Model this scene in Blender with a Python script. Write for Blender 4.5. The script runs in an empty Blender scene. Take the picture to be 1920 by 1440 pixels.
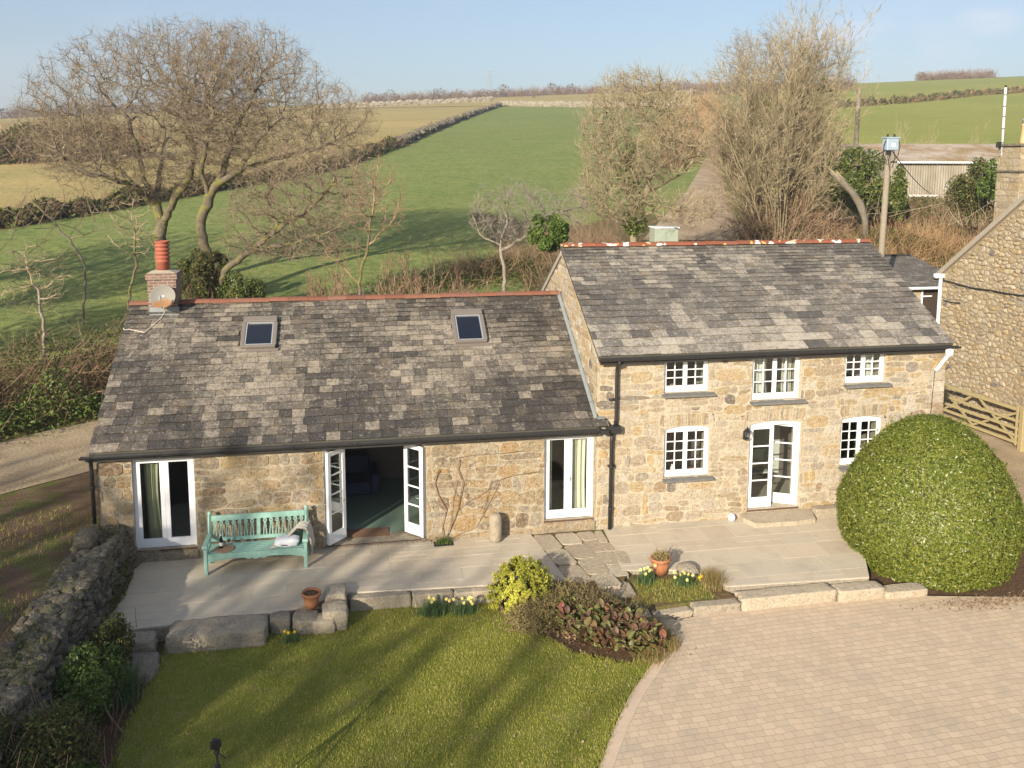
import bpy, bmesh, math, random
import numpy as np
from mathutils import Vector, Matrix, noise as mnoise
rad = math.radians
C = bpy.context.scene.collection
random.seed(5)
NR = np.random.default_rng(11)

# ---------------------------------------------------------------- camera numbers
CF, CCY, CPI, CRO, CYA = 1650.06, 510.58, 7.406, 0.162, 10.174
CAM = np.array([-5.6225, -19.7477, 8.9323])
_a, _t, _r = rad(CYA), rad(CPI), rad(CRO)
FH = np.array([math.sin(_a), math.cos(_a), 0.]); RH = np.array([math.cos(_a), -math.sin(_a), 0.]); UP = np.array([0, 0, 1.])
F2 = FH*math.cos(_t)-UP*math.sin(_t); U2 = UP*math.cos(_t)+FH*math.sin(_t)
CR3 = RH*math.cos(_r)+U2*math.sin(_r); CU3 = U2*math.cos(_r)-RH*math.sin(_r)
def ray(px, py): return F2+CR3*(px-960)/CF+CU3*(CCY-py)/CF
def G(px, py, z=0.):
    d = ray(px, py); return CAM+d*((z-CAM[2])/d[2])
def DP(px, py, d):                      # point at plan distance d in front of the viewpoint
    r = ray(px, py); return CAM+r*(d/(r@FH))

# ---------------------------------------------------------------- ground height
def sst(x, a, b):
    t = np.clip((x-a)/(b-a), 0, 1); return t*t*(3-2*t)
LF0, LF1 = np.array([-16.2, 8.1]), np.array([-14.0, 9.95])      # far edge of the lane
_ld = (LF1-LF0)/np.linalg.norm(LF1-LF0); LN = np.array([-_ld[1], _ld[0]])
def hgt(x, y):
    x = np.asarray(x, float); y = np.asarray(y, float)
    d = (x-CAM[0])*FH[0]+(y-CAM[1])*FH[1]; l = (x-CAM[0])*RH[0]+(y-CAM[1])*RH[1]
    e = np.maximum(d-38, 0)
    far = .8*sst(d, 32, 40)+np.where(e < 262, .115*e-.00007*e*e, 25.325+.087*np.minimum(e-262, 150)-.06*np.maximum(e-412, 0))+l*.035*np.clip(e/262, 0, 1.2)
    bank = ((x-LF0[0])*LN[0]+(y-LF0[1])*LN[1])
    base = np.where(x < -11.2, .4, 0.)*1.0
    k = sst(x, -11.5, -11.1)*(1-sst(y, 8.2, 9.5)*(1-sst(x, 12, 13))) if True else 0
    base = .4*(1-k)+(-.55)*k
    right = sst(x, 8.9, 10)
    rz = -.32+.3*sst(y, -1, 9)+.42*sst(y, 12, 45)
    base = np.where(x > 0, base*(1-right)+rz*right, base)
    base = base+.9*sst(bank, .2, 2.2)*(1-sst(d, 36, 44))*(x < -6)
    return base+far
def T(px, py):                          # where the line of sight meets the ground
    d = ray(px, py); s = 18.
    while s < 700:
        P = CAM+d*s
        if P[2] < hgt(P[0], P[1]): break
        s += .1+s*.002
    return np.array([P[0], P[1], float(hgt(P[0], P[1]))])

# ---------------------------------------------------------------- objects
def tag(o, label=None, cat=None, group=None, kind=None):
    if label: o['label'] = label
    if cat: o['category'] = cat
    if group: o['group'] = group
    if kind: o['kind'] = kind
    return o
def thing(name, label, cat, loc=(0, 0, 0), group=None):
    o = bpy.data.objects.new(name, None); C.objects.link(o)
    o.location = Vector([float(v) for v in loc]); o.empty_display_size = .2
    return tag(o, label, cat, group)
def off(parent):
    v = Vector((0, 0, 0)); p = parent
    while p is not None: v = v+p.location; p = p.parent
    return v
def mk(name, V, F, mats, parent=None, mi=None, smooth=False, loc=None, attr=None):
    V = np.asarray(V, np.float64).reshape(-1, 3)
    if parent is not None: V = V-np.array(off(parent))
    elif loc is not None: V = V-np.array([float(t) for t in loc])
    me = bpy.data.meshes.new(name)
    me.vertices.add(len(V)); me.vertices.foreach_set('co', V.astype(np.float32).ravel())
    if isinstance(F, np.ndarray):
        n, k = F.shape; tot = np.full(n, k, np.int32); idx = F.ravel().astype(np.int32)
    else:
        tot = np.array([len(f) for f in F], np.int32); idx = np.fromiter((i for f in F for i in f), np.int32); n = len(F)
    st = np.zeros(n, np.int32); st[1:] = np.cumsum(tot)[:-1]
    me.loops.add(len(idx)); me.loops.foreach_set('vertex_index', idx)
    me.polygons.add(n); me.polygons.foreach_set('loop_start', st); me.polygons.foreach_set('loop_total', tot)
    if mi is not None: me.polygons.foreach_set('material_index', np.asarray(mi, np.int32))
    me.polygons.foreach_set('use_smooth', np.full(n, bool(smooth)))
    if attr is not None:
        for an, av in attr.items():
            at = me.attributes.new(an, 'FLOAT', 'FACE'); at.data.foreach_set('value', np.asarray(av, np.float32))
    me.update(calc_edges=True); me.validate()
    for m in (mats if isinstance(mats, (list, tuple)) else [mats]): me.materials.append(m)
    o = bpy.data.objects.new(name, me); C.objects.link(o)
    if parent is not None: o.parent = parent
    elif loc is not None: o.location = [float(t) for t in loc]
    return o
class MB:
    def __init__(s, X=None): s.v = []; s.f = []; s.m = []; s.X = X; s.mat = 0
    def add(s, vs, fs):
        b = len(s.v)
        for p in vs:
            p = Vector([float(c) for c in p])
            if s.X is not None: p = s.X @ p
            s.v.append(tuple(p))
        for f in fs: s.f.append([i+b for i in f]); s.m.append(s.mat)
        return s
    def box(s, x0, x1, y0, y1, z0, z1, bev=0.):
        if bev <= 0:
            vs = [(x, y, z) for z in (z0, z1) for y in (y0, y1) for x in (x0, x1)]
            return s.add(vs, [(0, 2, 3, 1), (4, 5, 7, 6), (0, 1, 5, 4), (2, 6, 7, 3), (0, 4, 6, 2), (1, 3, 7, 5)])
        b = bev; vs = []; 
        for (zz, i) in ((z0, b), (z0+b, 0), (z1-b, 0), (z1, b)):
            vs += [(x0+b+i*0, y0+i, zz), (x1-b, y0+i, zz), (x1-i, y0+b, zz), (x1-i, y1-b, zz), (x1-b, y1-i, zz), (x0+b, y1-i, zz), (x0+i, y1-b, zz), (x0+i, y0+b, zz)]
        fs = [tuple(range(7, -1, -1)), tuple(range(24, 32))]
        for k in range(3):
            for i in range(8): fs.append((k*8+i, k*8+(i+1) % 8, k*8+8+(i+1) % 8, k*8+8+i))
        return s.add(vs, fs)
    def prism(s, poly, y0, y1):          # polygon in xz, extruded along y
        n = len(poly); vs = [(p[0], y0, p[1]) for p in poly]+[(p[0], y1, p[1]) for p in poly]
        fs = [tuple(range(n)), tuple(range(2*n-1, n-1, -1))]+[(i, i+n, (i+1) % n+n, (i+1) % n) for i in range(n)]
        return s.add(vs, fs)
    def slab(s, poly, z0, z1):           # polygon in xy, extruded along z
        n = len(poly); vs = [(p[0], p[1], z0) for p in poly]+[(p[0], p[1], z1) for p in poly]
        fs = [tuple(range(n-1, -1, -1)), tuple(range(n, 2*n))]+[(i, (i+1) % n, (i+1) % n+n, i+n) for i in range(n)]
        return s.add(vs, fs)
    def tube(s, pts, r, S=8, cap=True):
        pts = [Vector([float(c) for c in p]) for p in pts]; rs = r if isinstance(r, (list, tuple)) else [r]*len(pts)
        vs = []; up = None
        for i, p in enumerate(pts):
            t = (pts[min(i+1, len(pts)-1)]-pts[max(i-1, 0)]).normalized()
            if up is None: up = Vector((0, 0, 1)) if abs(t.z) < .9 else Vector((1, 0, 0))
            u = (up-t*up.dot(t)).normalized(); w = t.cross(u); up = u
            for k in range(S):
                a = 2*math.pi*k/S; vs.append(p+(u*math.cos(a)+w*math.sin(a))*rs[i])
        fs = []
        for i in range(len(pts)-1):
            for k in range(S): fs.append((i*S+k, i*S+(k+1) % S, i*S+S+(k+1) % S, i*S+S+k))
        if cap: fs += [tuple(range(S-1, -1, -1)), tuple(range((len(pts)-1)*S, len(pts)*S))]
        return s.add(vs, fs)
    def lathe(s, prof, c=(0, 0, 0), S=20):
        vs = []; n = len(prof)
        for (r, z) in prof:
            for k in range(S):
                a = 2*math.pi*k/S; vs.append((c[0]+r*math.cos(a), c[1]+r*math.sin(a), c[2]+z))
        fs = [(i*S+k, i*S+(k+1) % S, i*S+S+(k+1) % S, i*S+S+k) for i in range(n-1) for k in range(S)]
        fs += [tuple(range(S-1, -1, -1)), tuple(range((n-1)*S, n*S))]
        return s.add(vs, fs)
    def build(s, name, mats, parent=None, smooth=False, loc=None):
        return mk(name, s.v, s.f, mats, parent, s.m, smooth, loc)

# ---------------------------------------------------------------- materials
def nodes(m): return m.node_tree.nodes, m.node_tree.links
class N:
    """small node helper"""
    def __init__(s, name):
        s.m = bpy.data.materials.new(name); s.m.use_nodes = True
        s.n = s.m.node_tree.nodes; s.l = s.m.node_tree.links
        s.b = s.n['Principled BSDF']; s.geo = s.n.new('ShaderNodeNewGeometry'); s.b.inputs['Specular IOR Level'].default_value = .25
    def pos(s, sc=(1, 1, 1), rz=0, obj=False):
        mp = s.n.new('ShaderNodeMapping'); mp.inputs['Scale'].default_value = sc; mp.inputs['Rotation'].default_value = (0, 0, rz)
        if obj:
            tc = s.n.new('ShaderNodeTexCoord'); s.l.new(tc.outputs['Object'], mp.inputs[0])
        else: s.l.new(s.geo.outputs['Position'], mp.inputs[0])
        return mp.outputs[0]
    def noise(s, scale, detail=4, rough=.55, vec=None, dist=0.):
        t = s.n.new('ShaderNodeTexNoise'); t.inputs['Scale'].default_value = scale; t.inputs['Detail'].default_value = detail
        t.inputs['Roughness'].default_value = rough; t.inputs['Distortion'].default_value = dist
        s.l.new(vec if vec is not None else s.geo.outputs['Position'], t.inputs['Vector']); return t.outputs['Fac']
    def vor(s, scale, vec=None, feature='F1', out='Distance'):
        t = s.n.new('ShaderNodeTexVoronoi'); t.feature = feature; t.inputs['Scale'].default_value = scale
        s.l.new(vec if vec is not None else s.geo.outputs['Position'], t.inputs['Vector']); return t.outputs[out]
    def ramp(s, fac, stops, interp='LINEAR'):
        r = s.n.new('ShaderNodeValToRGB'); r.color_ramp.interpolation = interp; e = r.color_ramp.elements
        while len(e) < len(stops): e.new(.5)
        for i, (p, c) in enumerate(stops):
            e[i].position = p; c = (c, c, c) if isinstance(c, (int, float)) else c; e[i].color = (*c, 1)
        s.l.new(fac, r.inputs[0]); return r.outputs[0]
    def mix(s, fac, a, b, mode='MIX'):
        x = s.n.new('ShaderNodeMix'); x.data_type = 'RGBA'; x.blend_type = mode; x.clamp_factor = True
        for v, i in ((fac, 0), (a, 6), (b, 7)):
            if isinstance(v, (int, float)): x.inputs[i].default_value = v if i == 0 else (v, v, v, 1)
            elif isinstance(v, tuple): x.inputs[i].default_value = (*v, 1)
            else: s.l.new(v, x.inputs[i])
        return x.outputs[2]
    def math(s, op, a, b=0.):
        x = s.n.new('ShaderNodeMath'); x.operation = op
        for v, i in ((a, 0), (b, 1)):
            if isinstance(v, (int, float)): x.inputs[i].default_value = v
            else: s.l.new(v, x.inputs[i])
        return x.outputs[0]
    def island(s): return s.geo.outputs['Random Per Island']
    def attr(s, name):
        a = s.n.new('ShaderNodeAttribute'); a.attribute_name = name; return a.outputs['Fac']
    def bump(s, h, dist=.01, strength=1.):
        b = s.n.new('ShaderNodeBump'); b.inputs['Distance'].default_value = dist; b.inputs['Strength'].default_value = strength
        s.l.new(h, b.inputs['Height']); s.l.new(b.outputs[0], s.b.inputs['Normal'])
    def col(s, c, rough=.8):
        if isinstance(c, tuple): s.b.inputs['Base Color'].default_value = (*c, 1)
        else: s.l.new(c, s.b.inputs['Base Color'])
        if isinstance(rough, (int, float)): s.b.inputs['Roughness'].default_value = rough
        else: s.l.new(rough, s.b.inputs['Roughness'])
        return s.m
def plain(name, c, rough=.6, var=.12, scale=6., metal=0., bump=0., bs=40.):
    k = N(name); n = k.noise(scale, 5)
    col = k.mix(k.math('MULTIPLY', n, 1.), tuple(max(0, v*(1-var)) for v in c), tuple(min(1, v*(1+var)) for v in c))
    k.col(col, rough); k.b.inputs['Metallic'].default_value = metal
    if bump: k.bump(k.noise(bs, 4), bump)
    return k.m
def leafmat(name, stops, rough=.5, spec=.3, trans=.0):
    k = N(name); c = k.ramp(k.island(), stops); k.col(c, rough); k.b.inputs['Specular IOR Level'].default_value = spec
    if trans:
        tl = k.n.new('ShaderNodeBsdfTranslucent'); k.l.new(c, tl.inputs[0]); mx = k.n.new('ShaderNodeMixShader'); mx.inputs[0].default_value = trans
        out = k.n['Material Output']; k.l.new(k.b.outputs[0], mx.inputs[1]); k.l.new(tl.outputs[0], mx.inputs[2]); k.l.new(mx.outputs[0], out.inputs[0])
    return k.m
def stonemat(name, stops, speck=.5, rough=.9, dark=(.05, .045, .04), sscale=24, tint=None, pale=(.60, .54, .44), wx=.3, gain=1., mot=.3):
    stops = [(p, tuple(v*gain for v in c)) for p, c in stops]; pale = tuple(v*gain for v in pale); tint = tuple(v*gain for v in (tint or (.40, .25, .11)))
    k = N(name); isl = k.island()
    base = k.ramp(isl, stops)
    big = k.ramp(k.noise(1.1, 5, .6), [(.38, 0), (.62, 1)])
    base = k.mix(k.math('MULTIPLY', big, wx), base, k.mix(.5, base, tuple(v*.55 for v in stops[2][1])))
    blot = k.ramp(k.noise(6.5, 6, .7), [(.5, 0), (.62, 1)])
    base = k.mix(k.math('MULTIPLY', blot, mot), base, tint)
    pl_ = k.ramp(k.noise(8.5, 6, .75, k.pos((1, 1, 1.3))), [(.5, 0), (.62, 1)])
    base = k.mix(k.math('MULTIPLY', pl_, mot), base, pale)
    nn = k.noise(sscale, 4, .8)
    base = k.mix(k.math('MULTIPLY', k.ramp(nn, [(.34, 1), (.45, 0)]), speck), base, dark)
    base = k.mix(k.math('MULTIPLY', k.ramp(nn, [(.56, 0), (.66, 1)]), mot), base, pale)
    k.col(base, rough); k.bump(k.math('ADD', nn, k.math('MULTIPLY', k.noise(7, 5, .7), 1.5)), .03)
    return k.m
M = {}
M['stone_r'] = stonemat('buff granite rubble', [(0, (.41, .345, .25)), (.12, (.50, .43, .315)), (.22, (.42, .29, .13)), (.33, (.53, .465, .36)), (.45, (.31, .265, .20)), (.56, (.49, .35, .165)), (.68, (.45, .40, .32)), (.79, (.31, .225, .14)), (.9, (.56, .50, .40)), (.97, (.25, .22, .18)), (1, (.12, .11, .10))], .75, gain=.93, mot=.42)
M['stone_l'] = stonemat('weathered granite blocks', [(0, (.25, .20, .13)), (.16, (.36, .29, .195)), (.3, (.32, .205, .09)), (.44, (.38, .32, .23)), (.58, (.20, .165, .12)), (.72, (.37, .27, .14)), (.86, (.26, .23, .185)), (.95, (.24, .16, .095)), (1, (.06, .06, .06))], .85, pale=(.48, .42, .31), sscale=18, mot=.5)  # weathered tones, lowered further to carry branch shade on the cottage wall
M['stone_b'] = stonemat('barn rubble', [(0, (.32, .26, .16)), (.25, (.42, .35, .24)), (.4, (.36, .26, .13)), (.6, (.46, .40, .28)), (.8, (.28, .23, .16)), (.92, (.50, .43, .30)), (1, (.12, .12, .12))], .6, sscale=18)
k = N('lime mortar'); c = k.mix(k.ramp(k.noise(14, 5), [(.3, 0), (.7, 1)]), (.36, .305, .215), (.49, .43, .325)); c = k.mix(k.math('MULTIPLY', k.ramp(k.noise(22, 4, .8), [(.36, 1), (.46, 0)]), .45), c, (.16, .12, .09)); k.col(c, .95); k.bump(k.noise(40, 5), .012); M['mortar'] = k.m
k = N('weathered mortar'); c = k.mix(k.ramp(k.noise(10, 5, .7), [(.35, 0), (.65, 1)]), (.28, .235, .165), (.44, .375, .27)); c = k.mix(k.math('MULTIPLY', k.ramp(k.noise(24, 4, .8), [(.36, 1), (.46, 0)]), .6), c, (.08, .065, .05)); k.col(c, .95); k.bump(k.noise(30, 5), .02); M['mortar_l'] = k.m
k = N('earth mortar'); c = k.mix(k.noise(14, 5), (.22, .17, .11), (.36, .29, .19)); k.col(c, .95); k.bump(k.noise(40, 5), .012); M['mortar_b'] = k.m
def slatemat(name, lo, mid, hi, lich, amt, bias):
    k = N(name); tone = k.attr('tone')
    base = k.ramp(tone, [(0, lo), (.3, tuple((a+b)/2 for a, b in zip(lo, mid))), (.55, mid), (.8, hi), (1, tuple(min(1, v*1.12) for v in hi))])
    n1 = k.noise(17, 6, .8); n2 = k.noise(5.5, 5, .7, k.pos((1, 1, 1.5))); n3 = k.noise(30, 3, .75)
    a = k.math('ADD', k.math('MULTIPLY', n1, .65), k.math('MULTIPLY', n2, .35))
    f = k.ramp(k.math('ADD', a, k.math('MULTIPLY', k.math('SUBTRACT', tone, .5), .10)), [(bias, 0), (bias+.05, 1)])
    base = k.mix(k.math('MULTIPLY', f, amt), base, lich)
    f2 = k.ramp(a, [(.40, 1), (.46, 0)]); base = k.mix(k.math('MULTIPLY', f2, .6), base, tuple(v*.7 for v in lo))
    f3 = k.ramp(k.noise(1.7, 5, .6), [(.54, 0), (.7, 1)]); base = k.mix(k.math('MULTIPLY', f3, .3), base, (.22, .16, .09))
    base = k.mix(k.math('MULTIPLY', k.ramp(n3, [(.58, 0), (.66, 1)]), .4), base, lich)
    k.col(base, .75); k.bump(k.math('ADD', n1, k.math('MULTIPLY', n3, .3)), .008); return k.m
M['slate_l'] = slatemat('lichened slate', (.045, .041, .038), (.12, .105, .087), (.235, .20, .155), (.37, .32, .25), .6, .51)
M['slate_r'] = slatemat('weathered slate', (.075, .07, .066), (.16, .145, .125), (.31, .275, .225), (.47, .42, .34), .55, .515)
M['slate_o'] = plain('plain slate', (.085, .08, .065), .7, .45, 5, bump=.004)
k = N('terracotta ridge'); c = k.ramp(k.island(), [(0, (.17, .07, .045)), (.4, (.23, .09, .055)), (.8, (.19, .10, .07)), (1, (.36, .14, .06))]); c = k.mix(k.math('MULTIPLY', k.ramp(k.noise(9, 5, .65), [(.45, 0), (.7, 1)]), .5), c, (.12, .08, .06)); k.col(c, .85); k.bump(k.noise(50, 4), .006); M['ridge'] = k.m
k = N('lichened ridge'); c = k.ramp(k.island(), [(0, (.20, .07, .04)), (.5, (.25, .085, .045)), (1, (.19, .09, .06))]); c = k.mix(k.ramp(k.noise(3.6, 2, .4), [(.6, 0), (.625, 1)]), c, (.72, .68, .62)); c = k.mix(k.ramp(k.noise(6.5, 2, .4, k.pos((1, 1, 1))), [(.66, 0), (.68, 1)]), c, (.60, .36, .12)); k.col(c, .85); k.bump(k.noise(50, 4), .006); M['ridge_lichen'] = k.m
k = N('chimney brick')
bt = k.n.new('ShaderNodeTexBrick'); bt.inputs['Scale'].default_value = 1; bt.inputs['Brick Width'].default_value = .225; bt.inputs['Row Height'].default_value = .075
bt.inputs['Mortar Size'].default_value = .006; bt.inputs['Color1'].default_value = (.22, .13, .10, 1); bt.inputs['Color2'].default_value = (.12, .085, .075, 1); bt.inputs['Mortar'].default_value = (.42, .36, .28, 1)
cx = k.n.new('ShaderNodeSeparateXYZ'); k.l.new(k.geo.outputs['Position'], cx.inputs[0]); cm = k.n.new('ShaderNodeCombineXYZ')
k.l.new(k.math('ADD', cx.outputs[0], cx.outputs[1]), cm.inputs[0]); k.l.new(cx.outputs[2], cm.inputs[1]); k.l.new(cm.outputs[0], bt.inputs['Vector'])
c = k.mix(k.math('MULTIPLY', k.ramp(k.noise(25, 5), [(.45, 0), (.7, 1)]), .4), bt.outputs['Color'], (.34, .24, .2)); k.col(c, .9); k.bump(k.math('SUBTRACT', 1., bt.outputs['Fac']), .008); M['brick'] = k.m
M['pot'] = plain('red clay pot', (.33, .10, .06), .65, .15, 12)
M['buffpot'] = plain('buff clay pot', (.62, .42, .22), .7, .12, 10)
M['terracotta'] = plain('terracotta', (.38, .16, .075), .85, .45, 11, bump=.004)
M['white'] = plain('white gloss paint', (.78, .78, .79), .35, .04, 3)
M['upvc'] = plain('white plastic', (.75, .75, .74), .4, .05, 3)
M['black'] = plain('black cast gutter', (.028, .027, .026), .45, .3, 9)
M['fascia'] = plain('dark fascia', (.03, .028, .026), .7, .3, 9)
M['lead'] = plain('lead flashing', (.25, .27, .27), .6, .2, 8)
M['velux'] = plain('grey roof window frame', (.17, .145, .125), .5, .1, 5)
M['sillslate'] = plain('slate sill', (.15, .145, .135), .75, .35, 7, bump=.004)
M['wood'] = plain('dark door sill', (.10, .06, .045), .6, .3, 10)
M['oakgate'] = plain('weathered gate timber', (.33, .27, .14), .85, .25, 16, bump=.004)
M['polewood'] = plain('weathered pole', (.25, .21, .155), .9, .3, 10, bump=.008)
M['greywood'] = plain('silvered timber', (.33, .29, .23), .9, .25, 14, bump=.006)
M['darkdoor'] = plain('dark planked door', (.055, .04, .03), .7, .35, 8)
M['steel'] = plain('grey metal', (.42, .44, .45), .45, .12, 10, .4)
M['mast'] = plain('pale mast', (.62, .62, .6), .5, .15, 10)
M['txbox'] = plain('grey blue box', (.30, .37, .44), .5, .12, 6)
M['label'] = plain('white plate', (.8, .82, .82), .5, .03)
M['cabinet'] = plain('pale cabinet', (.30, .34, .27), .7, .2, 4)
M['cable'] = plain('black cable', (.03, .03, .03), .7, .1)
M['pale_cable'] = plain('pale cable', (.55, .47, .4), .7, .1)
M['bench'] = plain('sea green paint', (.24, .40, .335), .6, .22, 14, bump=.002)
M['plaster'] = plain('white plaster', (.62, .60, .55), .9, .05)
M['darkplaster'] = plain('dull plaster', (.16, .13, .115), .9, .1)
M['carpet'] = plain('sage green carpet', (.20, .29, .22), .95, .1, 5)
M['mat'] = plain('brown coir mat', (.22, .13, .08), .95, .2, 30)
M['navy'] = plain('navy fabric', (.035, .045, .09), .9, .2, 12)
M['curtain'] = plain('cream curtain', (.74, .70, .56), .9, .1, 3)
M['olivecurtain'] = plain('olive curtain', (.42, .41, .28), .9, .15, 3)
M['throw'] = plain('beige knitted throw', (.50, .46, .38), .95, .15, 40, bump=.004)
M['cushion'] = plain('white cushion', (.74, .75, .77), .9, .08, 5)
M['bottle'] = plain('dark wine bottle', (.012, .01, .012), .12, .1)
M['blackplastic'] = plain('black plastic', (.02, .02, .022), .45, .2)
M['wicker'] = plain('wicker', (.27, .18, .11), .85, .35, 60, bump=.004)
M['granite'] = stonemat('grey granite', [(0, (.32, .265, .19)), (.5, (.38, .32, .235)), (1, (.44, .37, .27))], .7, tint=(.20, .16, .10), pale=(.46, .42, .35))
M['granite_pale'] = stonemat('pale granite', [(0, (.42, .34, .24)), (.5, (.48, .40, .29)), (1, (.53, .45, .33))], .6, tint=(.28, .21, .13), pale=(.58, .53, .44))
M['granite_dark'] = stonemat('lichened drystone', [(0, (.085, .065, .05)), (.4, (.13, .105, .08)), (.7, (.17, .14, .10)), (.85, (.18, .16, .07)), (1, (.07, .06, .05))], .7, tint=(.12, .12, .03), pale=(.36, .33, .25), mot=.5, sscale=26)
M['mossstone'] = stonemat('mossy stone', [(0, (.20, .17, .13)), (.5, (.26, .22, .17)), (1, (.30, .27, .20))], .5, tint=(.16, .15, .03))
k = N('patio sandstone'); c = k.ramp(k.island(), [(0, (.50, .42, .31)), (.35, (.55, .47, .355)), (.6, (.51, .45, .35)), (.85, (.58, .485, .36)), (1, (.46, .41, .33))]); c = k.mix(k.math('MULTIPLY', k.ramp(k.noise(3, 5, .6, k.pos((1, 2.2, 1))), [(.35, 0), (.7, 1)]), .35), c, (.46, .39, .29)); c = k.mix(k.math('MULTIPLY', k.ramp(k.noise(60, 3), [(.4, 1), (.5, 0)]), .12), c, (.1, .09, .07)); c = k.mix(k.math('MULTIPLY', k.ramp(k.noise(1.4, 6, .7), [(.5, 0), (.66, 1)]), .4), c, (.33, .285, .21)); k.col(c, .85); k.bump(k.noise(18, 5), .004); M['paving'] = k.m
M['joint'] = plain('pale pointing', (.62, .55, .44), .95, .15, 9)
k = N('drive pavers'); bt = k.n.new('ShaderNodeTexBrick'); bt.offset = .5; bt.inputs['Scale'].default_value = 1; bt.inputs['Brick Width'].default_value = .175; bt.inputs['Row Height'].default_value = .145; bt.squash = 1.35; bt.squash_frequency = 3
bt.inputs['Mortar Size'].default_value = .0045; bt.inputs['Mortar Smooth'].default_value = .3; bt.inputs['Bias'].default_value = -.1
nz = k.n.new('ShaderNodeTexNoise'); nz.inputs['Scale'].default_value = 1.6; nz.inputs['Detail'].default_value = 4; k.l.new(k.geo.outputs['Position'], nz.inputs['Vector'])
vm = k.n.new('ShaderNodeVectorMath'); vm.operation = 'MULTIPLY_ADD'; k.l.new(nz.outputs['Color'], vm.inputs[0]); vm.inputs[1].default_value = (.11, .11, 0); k.l.new(k.pos((1, 1, 1), rad(-3)), vm.inputs[2])
k.l.new(vm.outputs[0], bt.inputs['Vector']); bt.inputs['Color1'].default_value = (.50, .39, .27, 1); bt.inputs['Color2'].default_value = (.60, .47, .325, 1); bt.inputs['Mortar'].default_value = (.39, .30, .205, 1)
c = bt.outputs['Color']; c = k.mix(k.math('MULTIPLY', k.ramp(k.noise(.55, 4), [(.4, 0), (.65, 1)]), .3), c, (.60, .45, .315)); c = k.mix(k.math('MULTIPLY', k.ramp(k.noise(2.6, 5, .6), [(.52, 0), (.7, 1)]), .35), c, (.42, .35, .28))
c = k.mix(k.math('MULTIPLY', k.ramp(k.noise(70, 3), [(.62, 0), (.7, 1)]), .4), c, (.72, .62, .5)); c = k.mix(k.math('MULTIPLY', k.ramp(k.noise(1.1, 6, .7), [(.53, 0), (.64, 1)]), .35), c, (.36, .31, .235)); k.col(c, .9)
k.bump(k.math('SUBTRACT', k.math('MULTIPLY', k.noise(50, 3), .25), bt.outputs['Fac']), .006); M['pavers'] = k.m
M['edgepaver'] = plain('edging pavers', (.56, .43, .31), .9, .14, 4, bump=.003)
def grassmat(name, a, b, c3, big=.35, fine=30):
    k = N(name); n1 = k.noise(big, 6, .6); n2 = k.noise(fine, 4, .7); n3 = k.noise(2.6, 5, .6)
    c = k.mix(k.ramp(n1, [(.3, 0), (.7, 1)]), a, b); c = k.mix(k.math('MULTIPLY', k.ramp(n3, [(.5, 0), (.72, 1)]), .6), c, c3)
    c = k.mix(k.ramp(n2, [(.35, .55), (.6, 0)]), c, tuple(v*.45 for v in a)); k.col(c, .9); k.b.inputs['Specular IOR Level'].default_value = .1
    k.bump(k.math('ADD', n2, k.math('MULTIPLY', n3, .5)), .04); return k.m
M['lawn'] = grassmat('lawn turf', (.20, .225, .035), (.28, .28, .05), (.42, .34, .14), big=.8)
k = N('green field'); g = k.mix(k.ramp(k.noise(.035, 5), [(.3, 0), (.7, 1)]), (.19, .23, .065), (.25, .275, .085))
st = k.ramp(k.noise(.5, 3, .5, k.pos((.12, 2.2, 1), rad(-28))), [(.35, 0), (.7, 1)]); g = k.mix(k.math('MULTIPLY', st, .7), g, (.14, .21, .07)); g = k.mix(k.math('MULTIPLY', k.ramp(k.noise(.30, 6, .7), [(.42, 0), (.62, 1)]), .4), g, (.29, .29, .10)); g = k.mix(k.math('MULTIPLY', k.ramp(k.noise(.12, 6, .65), [(.5, 0), (.72, 1)]), .45), g, (.24, .23, .08))
g = k.mix(k.math('MULTIPLY', k.ramp(k.noise(1.5, 6, .75), [(.38, 1), (.56, 0)]), .55), g, (.08, .12, .025)); g = k.mix(k.math('MULTIPLY', k.ramp(k.noise(5, 4, .7), [(.55, 0), (.7, 1)]), .35), g, (.2, .2, .06)); k.col(g, .95); k.b.inputs['Specular IOR Level'].default_value = .1; k.bump(k.noise(3, 6, .7), .12); M['field'] = k.m
k = N('yellow green field'); g = k.mix(k.ramp(k.noise(.03, 5), [(.3, 0), (.7, 1)]), (.26, .27, .06), (.33, .32, .08)); g = k.mix(k.math('MULTIPLY', k.ramp(k.noise(.35, 4, .6, k.pos((.15, 2., 1), rad(8))), [(.4, 0), (.65, 1)]), .5), g, (.20, .24, .05)); g = k.mix(k.math('MULTIPLY', k.ramp(k.noise(1.4, 6, .75), [(.38, 1), (.56, 0)]), .4), g, (.13, .15, .04)); k.col(g, .95); k.b.inputs['Specular IOR Level'].default_value = .1; k.bump(k.noise(3, 6, .7), .1); M['field_y'] = k.m
k = N('straw pasture'); g = k.mix(k.ramp(k.noise(.03, 5), [(.3, 0), (.7, 1)]), (.36, .28, .10), (.46, .35, .14)); g = k.mix(k.math('MULTIPLY', k.ramp(k.noise(.1, 6, .7, k.pos((.4, 1.5, 1))), [(.45, 0), (.7, 1)]), .6), g, (.22, .21, .07)); g = k.mix(k.math('MULTIPLY', k.ramp(k.noise(1.2, 6, .75), [(.38, 1), (.56, 0)]), .4), g, (.18, .15, .06)); k.col(g, .95); k.bump(k.noise(2, 6, .7), .15); M['straw'] = k.m
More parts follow.
